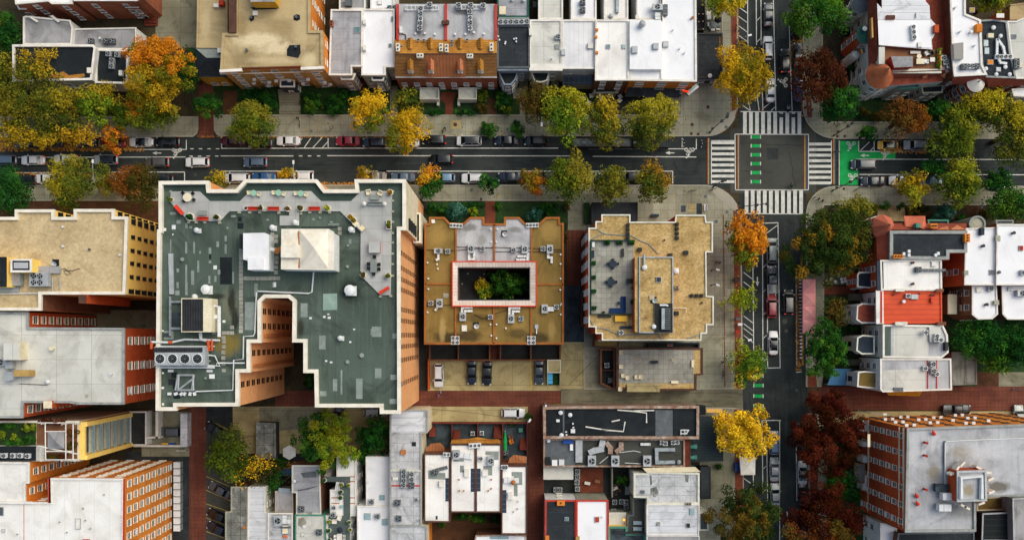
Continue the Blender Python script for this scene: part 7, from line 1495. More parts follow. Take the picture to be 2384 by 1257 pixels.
bt=T('patio_parasol','closed bright green parasol shaped like a bottle on the right back patio','parasol',(*W(1176,1025,.4),.05));q=[W(1176,1050,.5),W(1176,1015,.5),W(1176,1004,.5)]
mb=MB();mb.tube([(*q[0],.5),(*W(1176,1024,.5),.5)],.38,10);mb.tube([(*W(1176,1024,.5),.5),(*q[2],.55)],.36,10,r1=.12);mb.build('fabric','green_paint',bt);MB().tube([(*q[2],.55),(*W(1176,1001,.5),.55)],.05).build('pole','steel_white',bt)
for x,y,c,w_ in ((1189,1017,'timber_deck','upper'),(1190,1027,'brick_orange','lower')):put(AR(c),'armchair',f'{w_} orange cushioned chair beside the bottle green parasol','armchair',x,y,.1,200,'orange patio chairs')
put(TR('verdigris',w=.8,d=.8),'table','turquoise square table in the right back patio corner','table',1212,1000,.1);put(BR(1.5,'turf',False),'bench','dark green bench at the top of the right back patio','bench',1194,989,.1)
b=bld('commercial_building','long black roofed building with white loose strips beside the driveway','building',[(1265,948),(1312,946),(1622,945),(1627,945),(1627,1021),(1266,1020)],7.6,'rust_coping','black_roof',(.55,.45,'rust_coping'),'');Z=b.z;DV(b,1312,950,1312,1017,'steel_dark',.3,.15);PT(b,[RC(1526,954,1566,1016)],'steel_dark');PT(b,[RC(1600,954,1623,1016)],'black_roof')
for x,y in ((1305,960),(1327,965),(1307,1012)):VN(b,x,y,5,.7)
for pts in ([(1437,954),(1475,957),(1505,961),(1505,984)],[(1475,956),(1523,955)],[(1424,981),(1443,977)],[(1363,993),(1412,1001),(1451,1004),(1455,981)],[(1400,999),(1415,1002)]):PN(b,pts,.14,.1,'white_trim','loose_strip')
for x,y,sx,sy in ((1299,979,8,6),(1334,1003,10,9),(1334,986,3,4),(1335,995,4,3),(1318,1005,4,3),(1319,1012,4,3)):PP(b,'vent_box',RC(x-sx/2,y-sy/2,x+sx/2,y+sy/2),Z+.5,Z,'steel_white')
mb=MB()
for a,c in (((1585,1000),(1585,1012)),((1594,1000),(1594,1012)),((1585,1001),(1603,1001)),((1585,1009),(1600,1009)),((1597,1010),(1604,1000))):mb.tube([(*W(*a,Z+.4),Z+.4),(*W(*c,Z+.4),Z+.4)],.12,4)
mb.build('aerial','steel_white',b.root)
b=bld('restaurant_building','dark roof packed with ducts and three grey cooling units below the black roof','building',[(1266,1022),(1594,1022),(1594,1086),(1266,1086)],6.2,'stone_grey','asphalt_old',(.4,.25,'rust_coping'),'');Z=b.z;PT(b,[RC(1268,1024,1338,1083)],'steel_dark',.01);VN(b,1277,1025,4.5,.6);MB
for x,w_ in ((1377,'left'),(1431,'middle'),(1505,'right')):inst(ACTALL,'rooftop_unit',f'{w_} of the three upright grey units on the duct packed restaurant roof','rooftop unit',(*W(x,1071,Z),Z),R(0),'upright grey units on the restaurant roof',scale=1.05)
DU('air_duct',[(1370,1053),(1380,1048),(1398,1044),(1402,1026)],Z,1.1,'wide grey duct bending from the left upright unit','steel',1.0);DU('air_duct',[(1410,1028),(1420,1040),(1420,1052)],Z,.9,'stained wide duct above the middle upright unit','rust_coping',.9);DU('air_duct',[(1445,1028),(1445,1042),(1434,1050)],Z,.9,'curved stained duct right of the middle upright unit','rust_coping',.9);DU('air_duct',[(1528,1078),(1527,1045),(1568,1045)],Z,.65,'U shaped shiny duct, upper arm, on the restaurant roof','galvanised',.9);DU('air_duct',[(1528,1075),(1568,1074)],Z,.65,'U shaped shiny duct, lower arm, on the restaurant roof','galvanised',.8);DU('air_duct',[(1492,1033),(1512,1033)],Z,.5,'short white duct near the top of the restaurant roof');VN(b,1579,1074,5,.9,'galvanised')
PP(b,'equipment_curb',RC(1340,1024,1356,1076),Z+.6,Z,'steel','steel');mb=MB()
for k in range(9):q=W(1358,1027+k*5.6,Z+.3);mb.box(*q,Z+.2,.45,.06,Z+.28)
mb.build('ladder','steel_dark',b.root);acs([(1540,1029,AC2),(1566,1029,AC2),(1548,1031,AC2),(1575,1028,AC2)],Z,'the top right of the restaurant roof','small white fans on the restaurant roof',rec=AC2)
for x,y,sx,sy,c,w_ in ((1322,1027,22,9,'#1a4a9a','blue tarpaulin bundle'),(1291,1076,12,13,'#dcdede','left white storage box'),(1307,1075,12,13,'#c8cacb','right white storage box'),(1275,1072,12,18,'#14171a','black storage box'),(1330,1040,7,14,'#e0e2e3','white sack heap')):
 t_=T('storage_box',f'{w_} on the left end of the restaurant roof','box',(*W(x,y,Z),Z),'clutter on the restaurant roof');a,c_=S(sx,Z),S(sy,Z);MB().box(0,0,0,a,c_,.6).build('box_body',c,t_,off=(0,0,0));MB().box(0,0,.6,a*1.03,c_*1.03,.66).build('lid',c,t_,off=(0,0,0))
for a in ([(1442,1053),(1475,1049),(1491,1052)],[(1455,1077),(1492,1079)],[(1396,1078),(1416,1062)]):PN(b,a,.07,.25,'steel_white')
b=bld('awning_annex','annex with corrugated dark green awning facing the avenue and two fan sculptures','building',[(1594,1022),(1607,1022),(1607,1088),(1594,1088)],5.5,'brick_rust','redwood',(.1,.1,'brown_coping'),'');F3(b,'awning',[[(1627,968,4.2),(1684,968,4.0),(1684,1073,4.0),(1607,1075,4.2),(1607,1022,4.2),(1627,1022,4.2)]],mat('awning_green','#2a3436','#333e40',.3,fine=.08,seam=('y',.55,.1,'#1c2426')))
for y in (1040,1065):
 q=W(1615,y,5);MB().tube([(*W(1604,y,5),5),(*W(1622,y-1,5),5)],.3,8,r1=.5).build('wind_cowl','verdigris',b.root)
F3(b,'entrance_canopy',[[(1600,1075,4.3),(1620,1086,4.0),(1608,1087,3.6)]],'verdigris_dark')
b=bld('storage_shed','small cream flat roof at the corner of the alley below the restaurant','shed',[(1266,1088),(1334,1088),(1334,1115),(1266,1115)],4.5,'stone_grey','pale_roof',(.1,.15,'pale_roof'),'');acs([(1294,1138),(1303,1138)],.1,'the small dark yard below the cream shed','pair of condensers in the small yard');acs([(1344,1096),(1344,1108),(1343,1121),(1344,1136)],1.0,'the left wall of the red tiled patio','four condensers beside the red patio')
for x,y,c,w_ in ((1367,1123,'white_trim','left white'),(1390,1119,'timber_deck','right tan')):put(TR(c,w=1.1,d=.6),'table',f'{w_} table on the red tiled patio','table',x,y,.1,-10,'tables on the red patio')
b=bld('row_house','black roofed house with red coping beside the brick alley at the bottom','house',[(1270,1164),(1341,1164),(1341,1330),(1268,1330)],8.2,'white_wall','charcoal_roof',(.25,.25,'red_coping'),'N',sp=3,maxw=10);SK(b,1319,1207,10,9,'skylight_glass');CH(b,1306,1170,16,10,.8,'brick_orange',1);CH(b,1274,1252,7,10,.8,'brick_orange',0)
b=bld('row_house','snow white roof with red coping and a small red square hatch','house',[(1342,1164),(1416,1164),(1416,1330),(1342,1330)],8.4,'stone_grey','white_roof',(.25,.25,'red_coping'),'');SK(b,1390,1208,10,13,'red_wall',.3);PI(b,1402,1202,1.5);CH(b,1345,1253,7,8,.8,'brick_tan',0)
b=bld('commercial_building','white roof with black mould streaks behind the patio diners','building',[(1476,1102),(1507,1102),(1507,1098),(1628,1101),(1628,1172),(1507,1172),(1507,1158),(1476,1157)],8,'stone_pale','worn_white',(.3,.3,'stone_pale'),'');F3(b,'sloped_parapet',[[(1496,1089,7),(1618,1086,7),(1632,1098,8.1),(1506,1100,8.1)]],'cream');SK(b,1496,1144,10,9,'steel_dark');CH(b,1603,1172,12,5,.6,'stone_grey',2);PT(b,[[(1512,1106),(1517,1106),(1518,1126),(1514,1130)],[(1514,1136),(1528,1132),(1534,1148),(1524,1158),(1514,1150)],[(1594,1104),(1604,1106),(1602,1122),(1596,1120)]],'weathered_roof',name='mould_stain')
b=bld('row_house','ribbed white roof with three dark skylights at the bottom right centre','house',[(1506,1174),(1628,1174),(1627,1245),(1506,1245)],8.2,'stone_pale','white_rib_x',(.2,.15,'white_trim'),'');SK(b,1611,1190,11,15,'glass_pale');SK(b,1533,1218,8,9,'stone_grey');SK(b,1602,1222,9,11,'black_metal');bay(b,[(1628,1192),(1649,1192),(1649,1234),(1628,1234)],5.5,'stone_pale','slate_yard','stone_pale','')
b=bld('row_house','grey ribbed roof strip at the bottom right centre edge','house',[(1506,1247),(1628,1247),(1628,1330),(1506,1330)],7.8,'stone_pale','grey_roof',(.2,.15,'white_trim'),'')
b=bld('house_wing','dark grey wing with two long skylights between the small white hut and the ribbed roof','house',[(1474,1160),(1505,1160),(1505,1240),(1460,1240),(1462,1200),(1474,1198)],5.5,'stone_grey','asphalt_old',(.2,.2,'steel_dark'),'');SK(b,1484,1216,20,8,'glass_pale');SK(b,1484,1230,20,8,'glass_pale')
b=bld('garden_hut','small white hut roof with a warm light at its corner','hut',[(1419,1193),(1457,1193),(1457,1223),(1419,1223)],4,'stone_grey','pale_roof',(.1,.1,'white_trim'),'');PP(b,'light',RC(1451,1208,1455,1212),4.3,3.9,mat('warm_light','#ffc060',fine=0,emit=('#ffb040',1.5)))
b=bld('roof_deck_house','house with a teal and yellow edged roof deck at the bottom centre','house',[(1417,1226),(1460,1226),(1460,1242),(1502,1242),(1502,1330),(1417,1330)],6,'yellow_wall','slate_yard',(.3,.3,'verdigris'),'')
DV(b,1430,1238,1500,1243,'dark_wall',.3,.9)
acs([(1430,1167),(1446,1166),(1457,1166,AC2),(1457,1178),(1428,1188),(1442,1188,ACD),(1460,1188,ACD)],.1,'the dark plant yard below the patio diners','condensers in the dark plant yard',rec=AC1)
for x,y in ((1460,1135),(1460,1145)):put(TR('slate_pale',w=1.0,d=.8),'table',f'{"upper" if y < 1140 else "lower"} grey table right of the patio diners','table',x,y,.1,0,'grey patio tables')
put(TR('white_trim',w=1.1,d=.6),'table','white table with diners in the dark patio','table',1431,1135,.1,20)
b=bld('garden_wall','low wall around the dark patio with dining people','wall',[(1424,1089),(1427,1089),(1427,1157),(1424,1157)],2,'stone_grey','stone_grey',None,'')
b=bld('entrance_canopy','dark flat pavement canopy beside the mould streaked white roof','canopy',[(1632,1087),(1654,1087),(1654,1160),(1632,1160)],3.2,'dark_wall','charcoal_roof',(.1,.1,'black_metal'),'')
b=bld('entrance_gate','dark iron entrance frame with warm lights at the driveway corner','gate',[(1628,944),(1642,944),(1642,965),(1628,965)],3,'dark_wall','black_roof',(.1,.1,'black_metal'),'');PP(b,'light_strip',RC(1645,951,1682,960),3.0,2.8,mat('warm_strip','#c9a060',fine=.3,emit=('#d8a040',.25)))
RB_=[(2113,997),(2470,985),(2470,1152),(2272,1155),(2272,1236),(2108,1238)]
b=bld('apartment_building','large red brown apartment block with stained grey roof at the bottom right','apartment block',RB_,22,'brick_rust','silver_roof',(.35,.35,'grey_coping'),'W',fh=3.0,sp=2.7,ww=.85,wh=1.6,style='pale',maxw=70);Z=b.z
facades(b,'N',3.0,3.3,.9,1.2,'dark',1.1,99)
for i in range(22):
 x=2122+(i*67)%262;q=W(x,997-(x-2113)*.0336,22);z=19.6-3*((i*5)%6);MB().box(q[0],q[1]+.35,z,.6,.5,z+.4).build('window_air_conditioner','steel_white',b.root)
p,q=W(2113,997,22),W(2470,985,22);MB().add([(p[0],p[1]+.05,0),(q[0],q[1]+.05,0),(q[0],q[1]+.05,21.5),(p[0],p[1]+.05,21.5)],[(0,1,2,3)]).build('side_wall','brick_orange',b.root)
for x in (2096,2103):F3(b,'downpipe',[[(2108,1000,21.6),(2108,1002,21.6),(2108,1232,21.6),(2108,1234,21.6)]],'cream')
p,q=W(2113,997,22),W(2108,1238,22)
for z,hh in ((20.7,.35),(18.9,.25),(4,.4)):MB().box((p[0]+q[0])/2-.08,(p[1]+q[1])/2,z,.2,abs(p[1]-q[1])-.1,z+hh).build('string_course','cream',b.root)
PP(b,'raised_roof',[(2200,1026),(2470,1018),(2470,1148),(2275,1152),(2200,1150)],22.1,21,'grey_wall','silver_roof');b.z=22.1
b.z=Z
for x,y,a in ((2174,1010,60),(2134,1155,60),(2136,1173,30)):q=W(x,y,Z);MB().tube([(q[0]-.6,q[1]+.7,Z+.9),(q[0],q[1],Z+.25)],.12,6,r1=.35).build('flue_cowl','red_bright',b.root)
for x,y in ((2151,1029),(2150,1059),(2150,1137)):PI(b,x,y,2.6,1.2,'red_wall')
MZ=25.3
PP(b,'lift_house',[(2226,1095),(2295,1093),(2296,1165),(2226,1167)],MZ,21,'brick_rust','silver_roof');b.z=MZ;w=ccw(poly([(2226,1095),(2295,1093),(2296,1165),(2226,1167)],MZ));MB().ring(w,inset(w,.35),MZ-.1,MZ+.35).build('parapet','steel',b.root)
PN(b,[(2237,1160),(2237,1112),(2285,1108),(2285,1160)],.42,.5,'steel_white','cable_tray');b.z=Z
for i,(x,y,a)in enumerate(((2216,1101,20),(2226,1090,60),(2238,1079,45),(2276,1088,-30),(2298,1099,0),(2304,1114,30),(2306,1144,20),(2282,1170,20),(2240,1176,-30),(2248,1180,-30))):
 t_=T('antenna',f'white panel antenna fixed around the lift house, {ORD[i] if i < 9 else "last"} clockwise from its left corner'.replace('fixed around','around'),'antenna',(*W(x,y,24),22.1 if x<2296 else 22),'panel antennas around the lift house');MB().box(0,0,.8,1.1,.35,2.5,R(a)).build('panel','cream_coping',t_,off=(0,0,0));MB().box(0,0,0,.1,.1,.9).build('mast','steel_dark',t_,off=(0,0,0))
DU('rooftop_unit',[(2190,1152),(2212,1152)],22.1,1.2,'upper long white equipment box beside the lift house','steel_white',1.6);DU('rooftop_unit',[(2182,1178),(2202,1178)],22.0,1.2,'lower long white equipment box beside the lift house','steel_white',1.5);PP(b,'service_platform',[(2178,1126),(2212,1128),(2212,1142),(2178,1144)],22.9,22,'slate','slate_yard');PN(b,[(2200,1150),(2200,1032),(2203,1027),(2290,1023),(2384,1020)],.09,.5,'steel_white')
F3(b,'bay_trim',[[(2020,1010,18),(2026,1010,18),(2026,1040,18),(2020,1040,18)]],'cream')
for y0,y1 in ((992,1038),(1052,1072),(1088,1115),(1130,1192)):
 k=1.0;bx=W(2113,0,22)[0];mb=MB().box(bx-.5,(W(0,y0,22)[1]+W(0,y1,22)[1])/2,0,1.0,S(y1-y0,22)*.62,3.4)
 mb.build('ground_floor_bay','white_wall',b.root)
b=bld('entry_shed','rusty corrugated shed roof on posts under the dark red trees','shed',[(1990,1078),(2014,1080),(2012,1124),(1990,1122)],4,'dark_wall','wood_roof',(.1,.1,'copper_brown'),'')
b=bld('white_house','white house with a curved white roof below the red brown apartment block','house',[(2050,1217),(2062,1219),(2088,1230),(2078,1330),(2050,1330)],9,'white_wall','white_roof',(.2,.2,'white_trim'),'W',fh=3)
b=bld('rear_wing','black roofed rear wing along the foot of the apartment block','building',[(2092,1241),(2268,1238),(2268,1330),(2080,1330)],11,'brick_brown','charcoal_roof',(.2,.2,'steel_dark'),'')
b=bld('rear_wing','dark metal roof right of the downpipe at the bottom right','building',[(2288,1195),(2356,1192),(2360,1258),(2286,1258)],8,'dark_wall',mat('dark_metal_roof','#1c2224','#262c2e',.3,fine=.1,seam=('y',1.1,.12,'#343c3e')),(.2,.2,'steel'),'')
b=bld('rear_wing','grey panelled wing at the bottom right edge','building',[(2358,1160),(2470,1156),(2470,1330),(2362,1330)],10,'grey_wall','grey_roof',(.2,.2,'steel'),'')
b=bld('rear_wing','low yellow brown roofed light court wing behind the apartment block','building',[(2275,1158),(2344,1156),(2344,1186),(2275,1188)],6,'brick_tan','brown_roof',(.2,.2,'cream'),'')
GT='street and yard trees'
for t in [('huge orange tree with green fringe beside the concrete drive',366,176,80,98,16,'gold',dict(accent=(['#b8701a','#c07c20','#aa6e1a'],100,.4),clump=.24)),('olive and orange lower crown leaning over the pavement below the huge orange tree',352,258,58,48,12,'olive_green',dict(accent=(['#c07a1c','#b8701a'],120,.35))),('thin yellowing tree reaching over the left black roof',85,165,62,48,13,'olive',dict(dens=.42,lobes=.3,accent=(['#a0841e'],60,.4))),('dense olive tree at the left edge below the black roof',40,238,66,52,12,'olive',dict(accent=(['#8a7a1e','#7a6e1c'],200,.3))),('olive tree between the white house front and the pavement',135,245,58,50,12,'olive',dict(dens=.85,accent=(['#8a7c20'],20,.25))),('yellow green tree in front of the red doorway',228,240,48,46,11,'lime',dict(dens=.9,accent=(['#8a7c20','#96801e'],80,.3))),('yellow olive street tree over the parked cars at the far left',42,308,48,36,10,'olive',dict(dens=.7,accent=(['#9a821e'],-90,.5))),('yellow olive street tree over the parked slate car',108,312,42,34,10,'olive',dict(dens=.7,accent=(['#a0841e'],-90,.4))),('thin golden street tree shedding leaves over the kerb',180,306,46,32,10,'olive',dict(dens=.65,accent=(['#a8841e'],-90,.5))),('small bright orange tree over the parked red car',266,318,26,30,8,'orange',dict(dens=.7,lobes=.3)),('small olive tree beside the huge orange tree trunk',292,272,32,28,9,'olive_green',{}),('green garden tree at the mouth of the brick alley',490,248,33,28,8,'mid_green',{}),('round olive green street tree over the dark red parked car',588,290,56,52,11,'olive_green',dict(accent=(['#7a7624'],80,.25))),('left of two bright yellow trees, above the parked red car',858,262,46,48,11,'yellow',dict(accent=(['#5a6a1e'],-60,.25))),('right of two bright yellow trees, spreading over the kerb',944,302,52,52,11,'yellow',dict(accent=(['#6a701e'],200,.2))),('olive tree behind the right bright yellow tree',948,240,36,28,10,'olive',dict(dens=.75)),('brownish olive tree in the front gardens beside the charcoal roof house',1256,240,46,46,11,'brown_olive',dict(dens=.9)),('large yellow green tree left of three in front of the white roofs',1318,268,58,66,13,'lime',dict(accent=(['#8f8a22','#86801e'],60,.3))),('narrow yellow olive tree, middle of three in front of the white roofs',1408,288,42,56,12,'olive',dict(accent=(['#a08a22','#98821e'],60,.35))),('large round olive tree right of three in front of the white roofs',1510,285,62,64,13,'olive',dict(accent=(['#948a24','#8a801e'],70,.35))),('large olive street tree in the south kerb row left of the corner',1326,415,52,58,12,'olive_green',dict(accent=(['#7d7424'],40,.3))),('medium olive street tree between two larger ones south of the road',1420,430,42,46,11,'olive',{}),('brown tinged olive street tree nearest the south west corner plaza',1520,428,40,50,11,'olive',dict(accent=(['#8a6a20'],60,.35))),('small orange street tree south of the road',1240,424,27,32,8,'orange_top',dict(lobes=.3)),('green street tree with an orange top over the light blue car',1002,424,37,36,9,'mid_green',dict(accent=(['#c07a1c','#b88a22'],120,.4))),('small dark green street tree beside the white parked car',1138,426,22,22,7,'green',{}),('sparse small yellow tree behind the tower parapet on the right',852,406,24,16,9,'gold',dict(dens=.6)),('sparse small yellow tree behind the tower parapet in the middle',668,405,24,14,9,'yellow',dict(dens=.6)),('sparse small yellow green tree in the left notch of the tower parapet',508,420,28,24,9,'olive',dict(dens=.55,accent=(['#a08a22'],90,.4))),('large olive yellow tree in front of the yellow apartment block',170,426,58,62,12,'olive',dict(accent=(['#8a801e'],160,.25))),('rust brown tree between the yellow block and the tower',318,432,52,52,12,'brown_olive',dict(accent=(['#7a4a1e','#6c421e'],150,.35))),('small yellow olive tree beside the street lamp on the left',246,412,22,34,8,'olive',dict(dens=.7)),('dark green tree at the left edge below the road',22,446,48,56,11,'green',{}),('golden yellow tree on the avenue beside the dark annex roof',1732,172,66,66,12,'gold',dict(accent=(['#c09a20','#b8901c'],180,.3),dens=1.1)),('yellow green tree on the avenue at the top edge',1690,2,48,36,11,'lime',dict(accent=(['#b09a22'],-60,.35))),('wide dark green tree at the top between avenue and turret house',1898,32,78,56,13,'mid_green',dict(accent=(['#4f7a1e'],60,.2))),('reddish brown tree over the avenue cars near the corner',1902,182,62,62,12,'red_brown',{}),('vivid green tree in front of the copper cone turret',1950,244,48,52,11,'green',dict(clump=.2)),('small dark green shrub like tree on the north east corner pavement',2018,312,25,18,6,'green',{}),('brown orange tree above the yellow parked car',2106,278,50,46,11,'brown',dict(accent=(['#7a4a1a'],-30,.3))),('dark olive tree over the parked cars right of the silver one',2220,310,58,62,12,'olive_green',dict(accent=(['#7a7a20'],20,.25))),('dark green tree between the brown orange tree and the house fronts',2190,262,36,28,10,'green',dict(dens=.8)),('yellow green tree in front of the white topped turret',2302,250,56,50,13,'olive',dict(accent=(['#a89a22','#b09a20'],100,.45))),('big yellow olive tree at the right edge beside the road',2360,312,56,76,13,'olive',dict(accent=(['#a09022','#988a1e'],40,.35))),('small green street tree in the right part of the south kerb row',2175,395,30,26,8,'green',{}),('yellow street tree on the south kerb right of the cycle box',2121,436,36,38,9,'gold',dict(accent=(['#8a8a22'],-90,.3))),('olive street tree south of the road before the red corner house',2226,428,52,58,11,'olive_green',dict(accent=(['#8a8a22'],60,.3))),('dark green tree at the right edge south of the road',2322,424,36,30,9,'green',{}),('leafy green tree at the right edge beside the pale sign',2345,478,48,46,10,'mid_green',{}),('green tree behind the row houses at the top right',2310,4,48,28,10,'lime',{}),('bright orange tree with a green lower side at the south west corner',1737,556,50,62,11,'olive_green',dict(accent=(['#c97e1c','#c08022','#b8721a','#d08a22'],40,.72),clump=.2)),('huge olive and amber tree on the avenue opposite the orange tree',1925,572,98,86,15,'amber_olive',dict(clump=.24)),('thin olive tree above the huge amber tree',1985,488,46,34,10,'olive',dict(dens=.6)),('dark green tree between the huge amber tree and the red corner house',1985,560,42,70,11,'dark_olive',{}),('small feathery chartreuse street tree on the avenue',1727,696,38,34,8,'chartreuse',dict(dens=.5,lobes=.35,clump=.16)),('green and yellow street tree at the driveway corner',1738,846,41,50,9,'lime',dict(accent=(['#b8a022','#3a661e'],-100,.4),lobes=.3)),('brilliant yellow tree over the white tent',1731,1005,72,63,12,'bright',dict(clump=.21)),('large dark red tree on the avenue before the apartment block',1922,1012,90,92,14,'maroon',dict(clump=.24)),('small dark red tree above the large dark red one',1933,940,30,34,9,'maroon',{}),('large dark olive tree with amber tips at the bottom of the avenue',1736,1202,80,84,13,'dark_olive',dict(clump=.22)),('dark red brown tree at the bottom of the avenue',1915,1208,92,76,14,'maroon',dict(accent=(['#6a3a1a','#5a4a1c'],-80,.3))),('dark shaded tree between the two dark red trees',1955,1120,40,44,10,'green',dict(dens=.8)),('dense green tree above the blue canopy',1920,816,54,68,11,'mid_green',dict(clump=.18)),('thin olive brown tree below the red canopy house steps',1945,728,34,36,9,'brown_olive',dict(dens=.6)),('dark green tree in the back yards right of the timber shed',2280,790,62,50,11,'green',{}),('dark green tree at the right edge in the back yards',2362,800,48,54,11,'green',{}),('mid green bush like tree beside the timber shed',2322,838,38,30,8,'mid_green',dict(accent=(['#4a7a20'],60,.4))),('large green yellow tree among the back yards under the tower',757,1022,76,70,14,'mid_green',dict(accent=(['#7f8a22','#8a8a22','#6a8020'],10,.55),clump=.19)),('olive green tree over the diagonal parked cars',535,1058,58,54,11,'olive_green',dict(dens=.8,lobes=.32)),('sparse yellow leaved tree above the tarred roof',605,1098,54,44,10,'yellow',dict(dens=.2,lobes=.35,accent=(['#3a3a1c','#4a3f1c'],-60,.45))),('dark green creeper tree below the sparse yellow tree',636,1112,26,34,7,'green',dict(dens=.6)),('dark green tree between the yard and the long worn roof',872,1012,42,46,10,'green',dict(clump=.18)),('dark green tree below the big green yellow tree',848,1060,26,20,8,'green',{}),('dark shaded tree at the far left beside the white annex',18,78,34,44,9,'green',dict(accent=(['#6a6a1e'],180,.2))),('olive tree at the far left edge beside the black roof',2,160,34,46,10,'olive',dict(dens=.8)),('dark green tree behind the huge orange tree on its right',438,170,22,60,11,'green',dict(dens=.8)),('green tree on the right side of the inner courtyard',1190,664,46,36,8,'mid_green',dict(lobes=.28,clump=.17)),('yellow green small tree on the left side of the inner courtyard',1128,674,22,25,6,'lime',dict(lobes=.3,accent=(['#a08a20'],120,.4))),]:
 lab,x,y,rx,ry,h,pal,kw=t
 tree('street_tree' if 'street' in lab or 'avenue' in lab else 'broadleaf_tree',lab,x,y,rx,ry,h,pal,GT,**kw)
GS='garden shrubs and hedges'
for lab,x,y,rx,ry,h,p in [('round green shrub on the pavement above the black parked sedan',1138,300,19,19,3,'mid_green'),('green shrub on the pavement above the black parked estate',1206,300,18,18,3,'green'),('dark hedge block left of the stone steps',625,240,24,24,2.2,'green'),('loose dark shrub beside the arched door',585,222,28,14,2,'green'),('dark garden shrub right of the stone steps',728,240,26,26,2.5,'mid_green'),('dark shrub farther right of the stone steps',780,245,26,24,2.5,'green'),('green shrub behind the left bright yellow tree',806,225,20,14,2.5,'green'),('clipped hedge left of the mansion brick path',1010,263,24,5,1,'green'),('clipped hedge right of the mansion brick path',1084,263,26,5,1,'green'),('shrub beside the left mansion porch',960,222,22,16,2,'olive_green'),('shrub beside the right mansion porch',1122,226,14,16,2,'olive_green'),('small olive bush in front of the mansion',1122,252,14,12,2,'brown_olive'),('dark shrub left of the charcoal house steps',1172,238,26,20,2,'green'),('pale shrub left of the charcoal house steps near the pavement',1180,256,18,10,1.5,'olive_green'),('bright bush against the charcoal house bay',1163,220,9,12,2,'mid_green'),('blue green spruce left of the brick path to the courtyard building',1064,494,25,20,4,'bluegreen'),('blue green spruce right of the brick path to the courtyard building',1246,502,21,17,4,'bluegreen'),('round dark bush in the left front garden of the courtyard building',1031,490,12,15,2,'green'),('dark hedge at the left end of the courtyard front garden',1008,484,9,13,1.8,'green'),('bright yellow green shrub in the left courtyard front garden',1103,494,14,12,1.8,'lime'),('dark hedge along the top of the left courtyard garden',1100,478,34,5,1,'green'),('round dark bush in the right front garden of the courtyard building',1284,488,18,15,2.2,'green'),('dark bush beside the right blue green spruce',1262,484,12,9,2,'green'),('dark bush beside the brick path to the courtyard building',1158,480,7,8,1.6,'mid_green'),('low dark hedge at the bottom of the inner courtyard',1160,688,22,8,2,'mid_green'),('dark green hedge beside the tower corner',966,482,16,20,3,'green'),('shrub by the path on the right of the courtyard building',1316,555,4,12,1.5,'dark_olive'),('dark bush by the slate yard',1320,480,6,10,1.5,'dark_olive'),('left round bush beside the turret house forecourt',2060,481,10,9,1.6,'mid_green'),('right round bush beside the turret house forecourt',2094,481,9,8,1.6,'green'),('dark hedge mass in front of the red corner house',2135,492,26,14,2,'dark_olive'),('blue grey conifer in front of the red corner house',2198,496,26,22,4,'bluegreen'),('dark bush right of the blue grey conifer',2236,508,12,14,2.5,'green'),('dark shrub at the left of the turret forecourt',2030,484,14,12,2,'olive'),('dark bush in the turret house front garden',2010,264,18,10,2,'dark_olive'),('dark brown bush left of the turret house steps',2042,272,22,9,1.8,'brown_olive'),('dark bush behind the white wing of the turret house',1988,155,14,20,3,'green'),('shrub row in the back patio below the town houses',1112,1206,22,12,2,'mid_green'),('dark shrub at the left of the patio below the town houses',1076,1200,18,10,2,'green'),('small shrub at the right of the patio below the town houses',1152,1206,12,12,2,'green'),('round bush beside the dark stairs below the town houses',1030,1220,8,6,1.5,'mid_green'),('dark shrub in the shaded yard at the tower foot',722,886,14,16,3,'green'),('green shrub by the alley corner pole',1230,970,8,8,2,'mid_green'),('green plant hedge in the dark dining patio',1450,1118,20,12,2.5,'mid_green'),('small bright bush on the grey pavement yard',1674,1085,6,7,1.4,'mid_green'),('golden weeds at the alley mouth by the black roof',1298,943,16,3,.8,'gold'),('dark ivy bush beside the yard parasol',652,1074,14,14,2.5,'green'),('dark bush at the left edge near the pavement',118,302,12,16,2.5,'mid_green'),('dark green shrub between the cars and the yellow block',268,434,14,18,4,'mid_green'),('bush in front of the red corner house by the shaded path',2290,500,12,10,2,'dark_olive'),('green shrub beside the pale grey bay house',1990,764,10,8,2,'green'),('dark bush between the bay houses',1978,792,12,12,2.5,'dark_olive'),('bright green shrub at the foot of the apartment block',1994,1150,12,16,3,'mid_green'),('green shrub below the dark red tree at the alley',2004,985,12,14,3,'green')]:
 SH(lab,x,y,rx,ry,h,p,name='hedge' if 'hedge' in lab else 'shrub',group=GS)
def litter(name,quads,n,cols,seed,z=.07,lab=''):
 rg=np.random.default_rng(seed);mb=MB()
 for (x0,y0,x1,y1)in quads:
  k=int(n*(x1-x0)*(y1-y0)/900)
  for _ in range(max(k,6)):
   px,py=rg.uniform(x0,x1),np.clip(rg.normal((y0+y1)/2,(y1-y0)/3.2),y0,y1);x,y=W(px,py,z);s=rg.uniform(.1,.26);a=rg.uniform(0,6.28)
   mb.add([(x+s*math.cos(a+q*1.57)*(1 if q%2 else .6),y+s*math.sin(a+q*1.57)*(1 if q%2 else .6),z+rg.uniform(0,.03))for q in range(4)],[(0,1,2,3)],int(rg.integers(0,len(cols))))
 o=mb.build(name,cols);o['kind']='stuff';o['label']=lab or 'orange and yellow fallen leaves drifted along the kerbs';o['category']='leaves';return o
litter('fallen_leaves',[(-60,338,335,352),(-60,322,330,340),(35,402,335,414),(460,317,1000,320),(2050,343,2110,356),(1840,95,1868,150),(1867,60,1900,270),(1853,620,1864,860),(820,424,960,430),(1717,0,1720,225),(180,285,310,318),(640,1075,700,1100),(1000,462,1320,466),(2100,352,2160,358),(745,425,940,436)],170,['#a8661c','#b8842a','#8a5a20','#c08a2a'],5)
